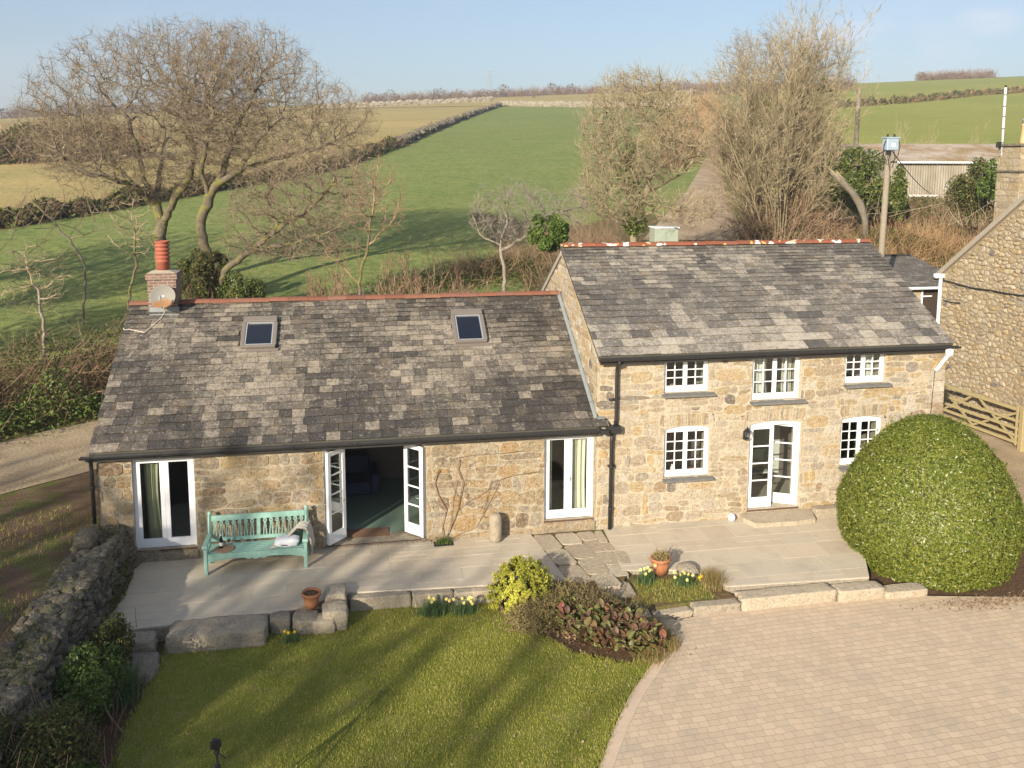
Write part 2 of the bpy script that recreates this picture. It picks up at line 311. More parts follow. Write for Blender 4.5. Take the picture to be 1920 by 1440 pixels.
k = N('lane gravel'); g = k.mix(k.ramp(k.noise(1.1, 5), [(.35, 0), (.65, 1)]), (.44, .34, .22), (.33, .25, .155)); g = k.mix(k.math('MULTIPLY', k.ramp(k.noise(30, 4, .7), [(.4, 1), (.55, 0)]), .35), g, (.12, .09, .06)); k.col(g, .95); k.bump(k.noise(12, 6), .03); M['lane'] = k.m
k = N('mud verge'); g = k.mix(k.ramp(k.noise(.9, 6, .65, dist=1.), [(.48, 0), (.60, 1)]), (.17, .11, .065), (.13, .145, .035)); g = k.mix(k.math('MULTIPLY', k.ramp(k.noise(2.2, 5, .6, k.pos((.6, 1.6, 1), rad(35))), [(.5, 0), (.6, 1)]), .6), g, (.23, .165, .10)); k.col(g, .95); k.bump(k.math('ADD', k.noise(3.5, 6, .7), k.noise(30, 4)), .12); M['verge'] = k.m
k = N('farm track earth'); g = k.mix(k.ramp(k.noise(.6, 6, .6), [(.35, 0), (.65, 1)]), (.42, .325, .215), (.29, .21, .135)); g = k.mix(k.math('MULTIPLY', k.ramp(k.noise(4, 5, .7), [(.5, 0), (.65, 1)]), .4), g, (.38, .30, .2)); k.col(g, .95); k.bump(k.noise(5, 6, .7), .1); M['track'] = k.m
k = N('leaf litter soil'); g = k.mix(k.ramp(k.noise(14, 5, .7), [(.35, 0), (.65, 1)]), (.055, .035, .02), (.17, .10, .05)); k.col(g, .95); k.bump(k.noise(25, 5, .7), .05); M['soil'] = k.m
k = N('scrub ground'); g = k.mix(k.ramp(k.noise(1.5, 6, .7), [(.4, 0), (.62, 1)]), (.16, .10, .05), (.11, .12, .03)); k.col(g, .95); k.bump(k.noise(6, 5, .7), .1); M['scrub'] = k.m
def bark(name, a, b, moss=None, mo=.5):
    k = N(name); c = k.mix(k.ramp(k.noise(5, 5, .7, k.pos((1, 1, .5))), [(.35, 0), (.65, 1)]), a, b)
    if moss: c = k.mix(k.ramp(k.noise(2.2, 5, .6), [(mo, 0), (mo+.12, 1)]), c, moss)
    k.col(c, .95); k.bump(k.noise(18, 5, .7), .02); return k.m
M['bark_oak'] = bark('mossy oak bark', (.10, .08, .055), (.17, .14, .10), (.17, .16, .045), .47)
M['bark_limb'] = bark('oak limb bark', (.13, .105, .08), (.22, .19, .145), (.17, .14, .04), .6)
M['twig_oak'] = leafmat('oak twigs', [(0, (.15, .11, .07)), (.5, (.225, .17, .11)), (1, (.31, .25, .165))], .8)
M['bark_ash'] = bark('pale ash bark', (.20, .165, .10), (.33, .28, .17), (.26, .22, .06), .55)
M['twig_ash'] = leafmat('pale straw twigs', [(0, (.20, .155, .085)), (.5, (.29, .235, .14)), (1, (.38, .315, .20))], .8)
M['bark_lich'] = bark('lichened bark', (.17, .14, .11), (.32, .28, .22), (.2, .16, .1), .6)
M['twig_brown'] = leafmat('brown twigs', [(0, (.16, .10, .06)), (.5, (.26, .16, .10)), (1, (.34, .24, .15))], .8)
M['twig_rust'] = leafmat('rusty bramble stems', [(0, (.20, .10, .05)), (.4, (.32, .18, .09)), (.7, (.38, .25, .12)), (1, (.44, .33, .18))], .8)
M['leaf_ivy'] = leafmat('ivy leaves', [(0, (.04, .065, .012)), (.4, (.08, .115, .022)), (.8, (.14, .17, .035)), (1, (.24, .22, .08))], .4, .4, .15)
M['leaf_bay'] = leafmat('clipped bay leaves', [(0, (.05, .075, .010)), (.4, (.115, .145, .016)), (.8, (.18, .20, .028)), (.96, (.23, .235, .05)), (1, (.30, .26, .08))], .38, .45, .2)
M['leaf_bram'] = leafmat('bank foliage', [(0, (.055, .055, .02)), (.35, (.10, .08, .03)), (.6, (.08, .11, .025)), (.85, (.12, .16, .035)), (1, (.22, .14, .06))], .6, .2, .2)
M['leaf_brown'] = leafmat('bare hedge haze', [(0, (.10, .075, .055)), (.5, (.17, .13, .095)), (.85, (.22, .18, .13)), (1, (.12, .12, .05))], .9, .1)
M['leaf_fresh'] = leafmat('fresh green leaves', [(0, (.06, .10, .018)), (.6, (.11, .17, .03)), (1, (.18, .23, .06))], .5, .3, .25)
M['leaf_euph'] = leafmat('lime spurge heads', [(0, (.30, .31, .035)), (.5, (.48, .47, .06)), (1, (.62, .58, .11))], .6, .2, .25)
M['leaf_heath'] = leafmat('heather sprigs', [(0, (.13, .11, .04)), (.5, (.20, .17, .06)), (1, (.26, .25, .08))], .8, .1)
M['leaf_berg'] = leafmat('bronze bergenia leaves', [(0, (.10, .055, .035)), (.3, (.16, .09, .05)), (.55, (.13, .12, .04)), (.85, (.17, .18, .05)), (1, (.22, .07, .05))], .5, .3, .15)
M['leaf_daff'] = leafmat('daffodil leaves', [(0, (.06, .11, .045)), (1, (.13, .20, .07))], .5, .3, .2)
M['leaf_grass'] = leafmat('grass blades', [(0, (.19, .22, .03)), (.45, (.29, .30, .05)), (.85, (.39, .36, .085)), (1, (.55, .45, .2))], .7, .15, .2)
M['leaf_dry'] = leafmat('dry grass', [(0, (.22, .15, .06)), (.5, (.36, .26, .11)), (.8, (.2, .22, .06)), (1, (.5, .38, .2))], .8, .1, .2)
M['petal_pale'] = plain('pale daffodil petals', (.78, .72, .38), .6, .08)
M['petal_yellow'] = plain('yellow petals', (.80, .56, .02), .6, .08)
M['litter'] = leafmat('fallen leaves', [(0, (.16, .09, .05)), (.5, (.24, .15, .085)), (1, (.40, .28, .17))], .8)
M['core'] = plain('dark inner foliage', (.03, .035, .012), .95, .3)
k = N('corrugated sheet wall'); c = k.mix(k.ramp(k.noise(1.2, 5, .6, k.pos((1, 1, .3))), [(.4, 0), (.7, 1)]), (.33, .30, .245), (.22, .185, .13)); k.col(c, .8); M['cladding'] = k.m
k = N('mossy sheet roof'); c = k.mix(k.ramp(k.noise(.5, 6, .65), [(.38, 0), (.62, 1)]), (.36, .31, .26), (.24, .17, .09)); c = k.mix(k.ramp(k.noise(2.2, 5, .7), [(.58, 0), (.66, 1)]), c, (.10, .08, .06)); k.col(c, .9); M['sheetroof'] = k.m
def glassmat(name, tint=(.9, .93, .92), base=.06, gl=.85):
    m = bpy.data.materials.new(name); m.use_nodes = True; n = m.node_tree.nodes; l = m.node_tree.links; n.clear()
    o = n.new('ShaderNodeOutputMaterial'); t = n.new('ShaderNodeBsdfTransparent'); t.inputs[0].default_value = (*tint, 1)
    g = n.new('ShaderNodeBsdfGlossy'); g.inputs['Roughness'].default_value = .02; g.inputs[0].default_value = (gl, gl, gl, 1)
    lw = n.new('ShaderNodeLayerWeight'); lw.inputs[0].default_value = .25; mr = n.new('ShaderNodeMapRange'); mr.inputs[3].default_value = base; mr.inputs[4].default_value = .8
    l.new(lw.outputs['Facing'], mr.inputs[0]); p = n.new('ShaderNodeMath'); p.operation = 'POWER'; l.new(mr.outputs[0], p.inputs[0]); p.inputs[1].default_value = 1.3
    mx = n.new('ShaderNodeMixShader'); l.new(p.outputs[0], mx.inputs[0]); l.new(t.outputs[0], mx.inputs[1]); l.new(g.outputs[0], mx.inputs[2]); l.new(mx.outputs[0], o.inputs[0]); return m
M['glass'] = glassmat('window glass')
M['skyglass'] = glassmat('roof window glass', (.25, .3, .4), .10)
M['blueblind'] = plain('navy blind', (.012, .016, .045), .5, .05)  # flat navy colour paints in the deep reflection of the roof windows
def PY(px, py, y):                       # sight line meets the upright plane at depth y
    d = ray(px, py); return CAM+d*((y-CAM[1])/d[1])
def clip_poly(P, Q):                     # P clipped by convex counter-clockwise Q
    out = list(P)
    for i in range(len(Q)):
        a, b = Q[i], Q[(i+1) % len(Q)]; inp = out; out = []
        if not inp: break
        ins = lambda p: (b[0]-a[0])*(p[1]-a[1])-(b[1]-a[1])*(p[0]-a[0]) >= -1e-9
        for j in range(len(inp)):
            p, q = inp[j-1], inp[j]; ip, iq = ins(p), ins(q)
            if ip != iq:
                dx, dy = q[0]-p[0], q[1]-p[1]; ex, ey = b[0]-a[0], b[1]-a[1]
                den = ex*dy-ey*dx
                t = (ex*(a[1]-p[1])-ey*(a[0]-p[0]))/den if abs(den) > 1e-12 else 0
                out.append((p[0]+dx*t, p[1]+dy*t))
            if iq: out.append(q)
    return out
def area(P): return .5*sum(P[i-1][0]*P[i][1]-P[i][0]*P[i-1][1] for i in range(len(P)))
def rect_minus(rs, h):
    out = []
    for (a, b, c, d) in rs:
        if b <= h[0] or a >= h[1] or d <= h[2] or c >= h[3]: out.append((a, b, c, d)); continue
        if a < h[0]: out.append((a, h[0], c, d))
        if b > h[1]: out.append((h[1], b, c, d))
        m0, m1 = max(a, h[0]), min(b, h[1])
        if c < h[2]: out.append((m0, m1, c, h[2]))
        if d > h[3]: out.append((m0, m1, h[3], d))
    return out
def round_poly(P, rng, cut=.28, jit=.012):
    out = []; n = len(P)
    for i in range(n):
        p, a, b = P[i], P[i-1], P[(i+1) % n]
        for q in (a, b):
            L = math.hypot(q[0]-p[0], q[1]-p[1])+1e-9; k = min(cut*rng.uniform(.5, 1.2), .05/L+.12)
            out.append((p[0]+(q[0]-p[0])*k+rng.uniform(-jit, jit), p[1]+(q[1]-p[1])*k+rng.uniform(-jit, jit)))
    return out
def stones(mapf, poly, holes, ch, cw, seed, gap=.009, proud=(.004, .024), jit=.012, warp=.03, split=.18, extra=None):
    rng = random.Random(seed); V = []; F = []
    us = [p[0] for p in poly]; vs = [p[1] for p in poly]; v = min(vs)-.05; rects = []
    while v < max(vs):
        h = rng.uniform(*ch); u = min(us)-rng.uniform(0, cw[1])
        while u < max(us):
            w = rng.uniform(*cw)*(1 if rng.random() > .2 else 1.5)
            r = rng.random()
            if r < split and h > ch[0]*1.2: 
                k = rng.uniform(.4, .6); rects += [(u, u+w, v, v+h*k), (u, u+w, v+h*k, v+h)]
            elif r < split*1.5 and w > cw[0]*1.6: rects += [(u, u+w*.5, v, v+h), (u+w*.5, u+w, v, v+h)]
            else: rects.append((u, u+w, v, v+h))
            u += w
        v += h
    for h in holes: rects = rect_minus(rects, h)
    rects += (extra or [])
    for (a, b, c, d) in rects:
        if b-a < .035 or d-c < .03: continue
        P = [(a+gap, c+gap), (b-gap, c+gap), (b-gap, d-gap), (a+gap, d-gap)]
        P = clip_poly(P, poly)
        if len(P) < 3 or area(P) < .0012: continue
        P = round_poly(P, rng, jit=min(jit, (b-a)*.06, (d-c)*.06))
        Q = []
        for (x, y) in P:
            k = warp
            n = mnoise.noise_vector(Vector((x*2.1, y*2.1, seed*3.3)))
            x2, y2 = x+n.x*k, y+n.y*k*.8
            for h in holes:
                if h[0]-.002 < x2 < h[1]+.002 and h[2]-.002 < y2 < h[3]+.002:
                    m = min((x2-h[0], 0), (h[1]-x2, 1), (y2-h[2], 2), (h[3]-y2, 3), key=lambda t: t[0])
                    if m[1] == 0: x2 = h[0]
                    elif m[1] == 1: x2 = h[1]
                    elif m[1] == 2: y2 = h[2]
                    else: y2 = h[3]
            Q.append((x2, y2))
        n = len(Q); cx = sum(p[0] for p in Q)/n; cy = sum(p[1] for p in Q)/n; pr = rng.uniform(*proud); b0 = len(V)
        for (x, y) in Q: V.append(mapf(x, y, -.012))
        for (x, y) in Q:
            L = math.hypot(x-cx, y-cy)+1e-6; k = max(.6, 1-.012/L); V.append(mapf(cx+(x-cx)*k, cy+(y-cy)*k, pr*rng.uniform(.75, 1.1)))
        V.append(mapf(cx, cy, pr*1.15))
        for i in range(n):
            j = (i+1) % n; F.append((b0+i, b0+j, b0+n+j, b0+n+i)); F.append((b0+n+i, b0+n+j, b0+2*n))
    return V, F
def rubble(mapf, poly, du, dv, seed, gap=.012, proud=(.01, .05), holes=()):
    rng = random.Random(seed); us = [p[0] for p in poly]; vs = [p[1] for p in poly]; nu = int((max(us)-min(us))/du)+3; nv = int((max(vs)-min(vs))/dv)+3
    pts = {}
    for j in range(-1, nv):
        for i in range(-1, nu):
            if rng.random() < .2: continue
            pts[(i, j)] = (min(us)+(i+.5*(j % 2)+rng.uniform(-.42, .42))*du, min(vs)+(j+rng.uniform(-.42, .42))*dv)
    V = []; F = []; asp = du/dv
    for (i, j), p in pts.items():
        P = [(p[0]-du*1.6, p[1]-dv*1.6), (p[0]+du*1.6, p[1]-dv*1.6), (p[0]+du*1.6, p[1]+dv*1.6), (p[0]-du*1.6, p[1]+dv*1.6)]
        for a in range(-2, 3):
            for b in range(-2, 3):
                q = pts.get((i+a, j+b))
                if q is None or (a == 0 and b == 0): continue
                dx, dy = (q[0]-p[0]), (q[1]-p[1])*asp; m = ((p[0]+q[0])/2, (p[1]+q[1])/2); dy2 = dy*asp
                inp = P; P = []
                f = lambda t: (t[0]-m[0])*dx+(t[1]-m[1])*dy2
                for k_ in range(len(inp)):
                    s, e = inp[k_-1], inp[k_]; fs, fe = f(s), f(e)
                    if (fs <= 0) != (fe <= 0): t = fs/(fs-fe); P.append((s[0]+(e[0]-s[0])*t, s[1]+(e[1]-s[1])*t))
                    if fe <= 0: P.append(e)
                if len(P) < 3: break
            if len(P) < 3: break
        if len(P) < 3: continue
        cx, cy = sum(t[0] for t in P)/len(P), sum(t[1] for t in P)/len(P); k_ = 1-gap/max(.03, math.sqrt(abs(area(P))/3)); P = [(cx+(t[0]-cx)*k_, cy+(t[1]-cy)*k_) for t in P]
        if any(h[0]-.05 < cx < h[1]+.05 and h[2]-.05 < cy < h[3]+.05 for h in holes): continue
        P = clip_poly(P, poly)
        if len(P) < 3 or area(P) < .0015: continue
        Q = round_poly(P, rng, cut=.30, jit=.006); n = len(Q); cx = sum(t[0] for t in Q)/n; cy = sum(t[1] for t in Q)/n; pr = rng.uniform(*proud); b0 = len(V); tx, ty = rng.uniform(-.08, .08), rng.uniform(-.12, .08)
        for (x, y) in Q: V.append(mapf(x, y, -.012))
        for (x, y) in Q: V.append(mapf(cx+(x-cx)*.84, cy+(y-cy)*.84, pr*.8+tx*(x-cx)+ty*(y-cy)))
        V.append(mapf(cx, cy, pr*1.2))
        for a in range(n): c_ = (a+1) % n; F.append((b0+a, b0+c_, b0+n+c_, b0+n+a)); F.append((b0+n+a, b0+n+c_, b0+2*n))
    return V, F
def wall_grid(mb, x0, x1, z0, z1, holes, y0, y1):
    xs = sorted({x0, x1}|{h[0] for h in holes}|{h[1] for h in holes}); zs = sorted({z0, z1}|{h[2] for h in holes}|{h[3] for h in holes})
    inside = lambda i, j: 0 <= i < len(xs)-1 and 0 <= j < len(zs)-1 and not any(h[0]-1e-6 <= (xs[i]+xs[i+1])/2 <= h[1]+1e-6 and h[2] <= (zs[j]+zs[j+1])/2 <= h[3] for h in holes)
    for i in range(len(xs)-1):
        for j in range(len(zs)-1):
            if not inside(i, j): continue
            a, b, c, d = xs[i], xs[i+1], zs[j], zs[j+1]
            mb.add([(a, y0, c), (b, y0, c), (b, y0, d), (a, y0, d)], [(0, 1, 2, 3)])
            mb.add([(a, y1, c), (b, y1, c), (b, y1, d), (a, y1, d)], [(3, 2, 1, 0)])
            if not inside(i-1, j): mb.add([(a, y0, c), (a, y1, c), (a, y1, d), (a, y0, d)], [(3, 2, 1, 0)])
            if not inside(i+1, j): mb.add([(b, y0, c), (b, y1, c), (b, y1, d), (b, y0, d)], [(0, 1, 2, 3)])
            if not inside(i, j-1): mb.add([(a, y0, c), (b, y0, c), (b, y1, c), (a, y1, c)], [(0, 3, 2, 1)])
            if not inside(i, j+1): mb.add([(a, y0, d), (b, y0, d), (b, y1, d), (a, y1, d)], [(0, 1, 2, 3)])
def addVF(mb, V, F, mat):
    b = len(mb.v); mb.v += [tuple(v) for v in V]
    for f in F: mb.f.append([i+b for i in f]); mb.m.append(mat)
def arch_fill(mb, x0, x1, zt, rise, y0, y1, n=10):
    pts = [(x0, zt)]+[(x1, zt)]
    arc = []
    for i in range(n+1):
        t = i/n; x = x1+(x0-x1)*t; z = zt-.003-rise*(1-(1-(2*t-1)**2)); arc.append((x, z))
    mb.prism([(p[0], p[1]) for p in ([(x0, zt+.001), (x1, zt+.001)]+arc)], y0, y1)

# ================================================================= LEFT COTTAGE
PH = math.atan(.597); SN, CS = math.sin(PH), math.cos(PH)
def slates(mb_name, parent, ex, x0, x1, ze, L, rows, toneF, mat, holes, seed, topw=.0, cut=None):
    rng = random.Random(seed); V = []; F = []; tn = []
    s = 0.; nrow = 0
    while s < L-.02:
        t = s/L; e = rows(t)[0]; w0 = rows(t)[1]; e = min(e, L-s)
        x = x0-rng.uniform(0, w0)
        while x < x1:
            w = w0*rng.uniform(.82, 1.2); a, b = max(x, x0), min(x+w, x1)
            x += w
            if b-a < .03: continue
            if cut and b > cut(s)+.001: 
                b = min(b, cut(s))
                if b-a < .03: continue
            cxm = (a+b)/2
            if any(h[0] < cxm < h[1] and h[2] < s+e*.5 < h[3] for h in holes): continue
            g = .0035; j0 = rng.uniform(-.010, .008) if nrow else 0; j1 = j0+rng.uniform(-.006, .006); sk = rng.uniform(-.004, .004)
            up = .026+rng.uniform(-.004, .008)+(.004 if rng.random() < .1 else 0)
            top = min(s+e*1.12, L+.01)
            P = []; up += .022*mnoise.noise(Vector((cxm*.6, s*.7, seed)))+.012
            for (xx, ss, hh) in ((a+g, s+j0, up), (b-g, s+j1, up+rng.uniform(-.003, .003)), (b-g+sk, top, .004), (a+g+sk, top, .004)):
                P.append((xx, -.222+ex+ss*CS-hh*SN, ze+ss*SN+hh*CS))
            for (xx, ss, hh) in ((a+g, s+j0, up-.016), (b-g, s+j1, up-.016)): P.append((xx, -.222+ex+ss*CS-hh*SN, ze+ss*SN+hh*CS))
            for p4 in ((b-g+sk, top), (a+g+sk, top)): P.append((p4[0], -.222+ex+p4[1]*CS+.01*SN, ze+p4[1]*SN-.01*CS))
            b0 = len(V); V += P; F += [(b0, b0+1, b0+2, b0+3), (b0+4, b0+5, b0+1, b0), (b0+5, b0+6, b0+2, b0+1), (b0+7, b0+4, b0, b0+3)]
            v = toneF(cxm, t, rng); tn += [v]*4
        s += e; nrow += 1
    return mk(mb_name, V, F, mat, parent, attr={'tone': np.clip(tn, 0, 1)})
def lowf(x, s, sd): return mnoise.noise(Vector((x*.55, s*3.0, sd)))+.5*mnoise.noise(Vector((x*1.6, s*8, sd+4)))
def tone_left(x, t, rng):
    v = .45+.42*lowf(x, t, 1.7)+rng.gauss(0, .13)+.14*math.exp(-((t-.56)/.16)**2)-.20*max(0, (.40-t)/.4)
    if x > -2.2: v -= .13
    if x < -9.3: v -= .12
    if rng.random() < .06: v = rng.choice((.04, .06, .1, .66, .72))
    if t < .4 and rng.random() < .06: v = .64
    return v
def tone_right(x, t, rng):
    v = .44+.32*lowf(x, t, 7.1)+rng.gauss(0, .13)
    if t < .1: v += .26
    elif t < .22: v += .16
    elif t > .88: v -= .08
    if rng.random() < .04: v = rng.choice((.05, .1, .8))
    return v
LL = 4.97
def build_roof(root, x0, x1, ze, L, yr, zr, name, slate, back_y):
    mb = MB()
    e = .012
    pts = [(-.222, ze-.012), (yr, zr-.012), (2*yr+.222, ze-.012), (2*yr+.222, ze-.10), (yr, zr-.16), (-.19, ze-.10)]
    n = len(pts); vs = [(x0+.006, p[0], p[1]) for p in pts]+[(x1-.006, p[0], p[1]) for p in pts]
    mb.add(vs, [tuple(range(n)), tuple(range(2*n-1, n-1, -1))]+[(i, i+n, (i+1) % n+n, (i+1) % n) for i in range(n)])
    return mb.build(name, slate, root)
def ridge_tiles(root, x0, x1, yr, zr, mat, step, seed):
    rng = random.Random(seed); mb = MB(); x = x0
    while x < x1-.05:
        w = min(step*rng.uniform(.96, 1.04), x1-x); dz = rng.uniform(-.006, .008); S = 8
        vs = []
        for (xx, rr) in ((x+.003, .150), (x+w-.003, .144)):
            for k in range(S+1):
                a = math.pi*(k/S)*.78+math.pi*.11; vs.append((xx, yr-math.cos(a)*rr*1.02, zr-.045+math.sin(a)*rr*.95+dz))
            for k in range(S, -1, -1):
                a = math.pi*(k/S)*.78+math.pi*.11; vs.append((xx, yr-math.cos(a)*(rr-.018)*1.02, zr-.045+math.sin(a)*(rr-.018)*.95+dz))
        n = 2*(S+1); mb.add(vs, [tuple(range(n-1, -1, -1)), tuple(range(n, 2*n))]+[(i, (i+1) % n, (i+1) % n+n, i+n) for i in range(n)])
        x += w
    return mb.build('ridge_tiles', mat, root)
def gutter(root, x0, x1, ze, name='gutter', joints=4, tilt=0.):
    mb = MB(); y = -.30; z = ze-.05; S = 8; r = .062
    vs = []
    for xx, dz in ((x0, 0), (x1, tilt)):
        for k in range(S+1): a = math.pi+math.pi*k/S; vs.append((xx, y+math.cos(a)*r, z+dz+math.sin(a)*r))
        for k in range(S, -1, -1): a = math.pi+math.pi*k/S; vs.append((xx, y+math.cos(a)*(r-.008), z+dz+math.sin(a)*(r-.008)+.004))
    n = 2*(S+1); mb.add(vs, [tuple(range(n)), tuple(range(2*n-1, n-1, -1))]+[(i, i+n, (i+1) % n+n, (i+1) % n) for i in range(n)])
    for i in range(joints+1):
        xx = x0+(x1-x0)*(i+.15)/(joints+.3)
        if i < joints: 
            vs = []
            for X in (xx-.022, xx+.022):
                for k in range(S+1): a = math.pi+math.pi*k/S; vs.append((X, y+math.cos(a)*(r+.012), z+tilt*(xx-x0)/(x1-x0)+math.sin(a)*(r+.012)+.005))
                for k in range(S, -1, -1): a = math.pi+math.pi*k/S; vs.append((X, y+math.cos(a)*(r-.014), z+tilt*(xx-x0)/(x1-x0)+math.sin(a)*(r-.014)+.010))
            mb.add(vs, [tuple(range(n)), tuple(range(2*n-1, n-1, -1))]+[(j, j+n, (j+1) % n+n, (j+1) % n) for j in range(n)])
    return mb.build(name, M['black'], root)
def fascia(root, x0, x1, ze):
    mb = MB(); mb.box(x0, x1, -.215, -.185, ze-.20, ze-.03); mb.box(x0+.01, x1-.01, -.184, -.003, ze-.13, ze-.105)
    return mb.build('fascia_board', M['fascia'], root)

Lh = thing('stone_cottage', 'single storey stone cottage with lichened slate roof, red ridge tiles and open french doors', 'cottage', (-5.6, 0, 0))
D1 = (-10.54, -9.24, .26, 2.37); D2 = (-6.42, -4.10, .06, 2.36); D3 = (-1.28, -.06, .28, 2.39)
mb = MB(); wall_grid(mb, -11.24, -.002, -.3, 2.44, [D1, D2, D3], 0, .5)
mb.prism([(-11.24, -.3), (-11.24, -.3), (-11.24, -.3)], 0, 0) if 0 else None
# left gable, back wall
g = [(.5, -.3), (7.6, -.3), (7.6, 2.5), (4.05, 4.98), (.5, 2.86)]
vs = [(-11.24, p[0], p[1]) for p in g]+[(-10.8, p[0], p[1]) for p in g]; n = len(g)
mb.add(vs, [tuple(range(n-1, -1, -1)), tuple(range(n, 2*n))]+[(i, (i+1) % n, (i+1) % n+n, i+n) for i in range(n)])
mb.box(-10.8, -.01, 7.2, 7.6, -.3, 2.4)
mb.add([(-11.24, .0, 2.44), (-11.24, .5, 2.44), (-11.24, .5, 2.84), (-11.24, 0, 2.6)], [(0, 1, 2, 3)])
sv, sf = stones(lambda u, v, w: (u, -w, v), [(-11.24, -.02), (-.03, -.02), (-.03, 2.45), (-11.24, 2.45)], [D1, D2, D3], (.16, .40), (.22, .75), 3, gap=.008, proud=(.002, .02), jit=.03, warp=.09, split=.35)
addVF(mb, sv, sf, 1)
sv, sf = stones(lambda u, v, w: (-11.24-w, -u, v), [(-7.6, -.1), (0, -.1), (0, 2.6), (-4.05, 4.9), (-7.6, 2.5)], [], (.17, .33), (.25, .6), 9, gap=.006)
addVF(mb, sv, sf, 1)
mb.mat = 1
for d in (D1, D3):     # granite step under each narrow door
    mb.box(d[0]-.04, d[1]+.04, -.05, -.004, -.02, d[2]-.07, .012)
mb.box(D2[0]-.05, D2[1]+.1, -.10, -.004, -.02, .035, .01)
mb.build('wall', [M['mortar_l'], M['stone_l']], Lh)
roof = build_roof(Lh, -11.33, -.03, 2.611, LL, 4.046, 5.16, 'roof', M['slate_o'], 0)
V1 = (-9.05, -8.20, 2.83, 4.0); V2 = (-3.52, -2.72, 2.83, 4.0)
def srange(px, py):     # slope coordinates of a picture point on the left roof plane
    d = ray(px, py); nrm = np.array([0, -SN, CS]); p0 = np.array([0, -.222, 2.611]); k = ((p0-CAM)@nrm)/(d@nrm); P = CAM+d*k
    return P[0], (P[1]+.222)/CS
vx = [srange(450, 655), srange(518, 655), srange(455, 602), srange(852, 645), srange(914, 640), srange(848, 588)]
V1 = (vx[0][0], vx[1][0], vx[0][1]-.03, vx[2][1]+.03); V2 = (vx[3][0], vx[4][0], vx[3][1]-.03, vx[5][1]+.03)
slates('slates', roof, 0, -11.36, .235, 2.611, LL, lambda t: (.262-.10*t, .325-.06*t), tone_left, M['slate_l'], [(v[0]+.04, v[1]-.04, v[2]+.0, v[3]-.05) for v in (V1, V2)], 21, cut=lambda s: .235 if s < .24 else -.0)
ridge_tiles(roof, -11.36, -.005, 4.046, 5.16, M['ridge'], .50, 4)
gutter(Lh, -11.5, .14, 2.611, joints=8)
fascia(Lh, -11.33, .0, 2.611)
mb = MB(); mb.tube([(-11.36, -.30, 2.50), (-11.33, -.12, 2.40), (-11.33, -.10, 2.2), (-11.33, -.10, 1.0)], .042, 10); mb.tube([(-11.33, -.10, 1.78), (-11.33, -.10, 1.84)], .055, 10); mb.build('downpipe', M['black'], Lh, True)
mb = MB()               # stepped lead flashing against the taller house
for i in range(16):
    s0, s1 = .24+i*(LL-.3)/16, .24+(i+1)*(LL-.3)/16
    f = lambda s, h, x: (x, -.222+s*CS-h*SN, 2.611+s*SN+h*CS)
    mb.add([f(s0, .05, -.09), f(s1+.02, .048, -.09), f(s1+.02, .045, -.028), f(s0, .048, -.028), f(s0, .15, -.026), f(s1+.02, .15, -.026)], [(0, 3, 2, 1), (3, 4, 5, 2)])
mb.box(-.03, .14, -.20, -.03, 2.80, 2.815)
mb.build('flashing', M['lead'], roof)
for i, v in enumerate((V1, V2)):
    f = lambda x, s, h: (x, -.222+s*CS-h*SN, 2.611+s*SN+h*CS)
    X = Matrix(((1, 0, 0, v[0]), (0, CS, -SN, -.222+v[2]*CS), (0, SN, CS, 2.611+v[2]*SN), (0, 0, 0, 1)))
    w, l = v[1]-v[0], v[3]-v[2]
    mb = MB(X); mb.box(.02, w-.02, 0, .07, .02, .11, .012); mb.box(.02, w-.02, l-.20, l, .02, .14, .012); mb.box(.0, .10, .075, l-.205, .02, .115, .012); mb.box(w-.10, w, .075, l-.205, .02, .115, .012)
    mb.box(-.05, w+.05, -.10, -.005, .02, .032)
    sk = mb.build('roof_window', M['velux'], roof)
    mb = MB(X); mb.box(.105, .13, .08, l-.21, .03, .105); mb.box(w-.13, w-.105, .08, l-.21, .03, .105); mb.box(.135, w-.135, .08, .10, .03, .105); mb.box(.135, w-.135, l-.235, l-.21, .03, .105)
    mb.build('sash', M['steel'], sk)
    mb = MB(X); mb.box(.132, w-.132, .102, l-.237, .06, .068); mb.build('pane', M['skyglass'], sk)
    mb = MB(X); mb.box(.125, w-.125, .09, l-.23, .004, .012); mb.build('blind', M['blueblind'], sk)  # navy sheet under the pane imitates what the glass mirrors
# chimney
c0 = PY(277, 555, 3.72); c1 = PY(331, 555, 3.72); ct = PY(300, 513, 3.72)
cx0, cx1, czt = c0[0], c1[0], ct[2]
mb = MB(); mb.box(cx0, cx1, 3.72, 4.40, 4.7, czt-.155); mb.box(cx0-.03, cx1+.03, 3.69, 4.43, czt-.154, czt-.01)
ch = mb.build('chimney', M['brick'], roof)
mb = MB(); mb.add([(cx0-.02, 3.70, czt), (cx1+.02, 3.70, czt), (cx1+.02, 4.42, czt), (cx0-.02, 4.42, czt), (cx0+.2, 3.9, czt+.06), (cx1-.2, 3.9, czt+.06), (cx1-.2, 4.2, czt+.06), (cx0+.2, 4.2, czt+.06)], [(0, 1, 5, 4), (1, 2, 6, 5), (2, 3, 7, 6), (3, 0, 4, 7), (4, 5, 6, 7), (3, 2, 1, 0)]); mb.build('flaunching', M['mortar'], ch)
pz = PY(305, 452, 4.0)[2]; pb = czt+.02; H = pz-pb; pc = (PY(305, 480, 4.05)[0], 4.05, pb)
mb = MB(); prof = [(.155, 0), (.15, H*.30), (.175, H*.32), (.178, H*.36), (.155, H*.38)]
for i in range(4): z = H*(.42+.13*i); prof += [(.165, z), (.185, z+.03*H), (.185, z+.075*H), (.150, z+.085*H), (.150, z+.115*H)]
prof += [(.185, H*.95), (.19, H), (.15, H), (.14, H*.9)]
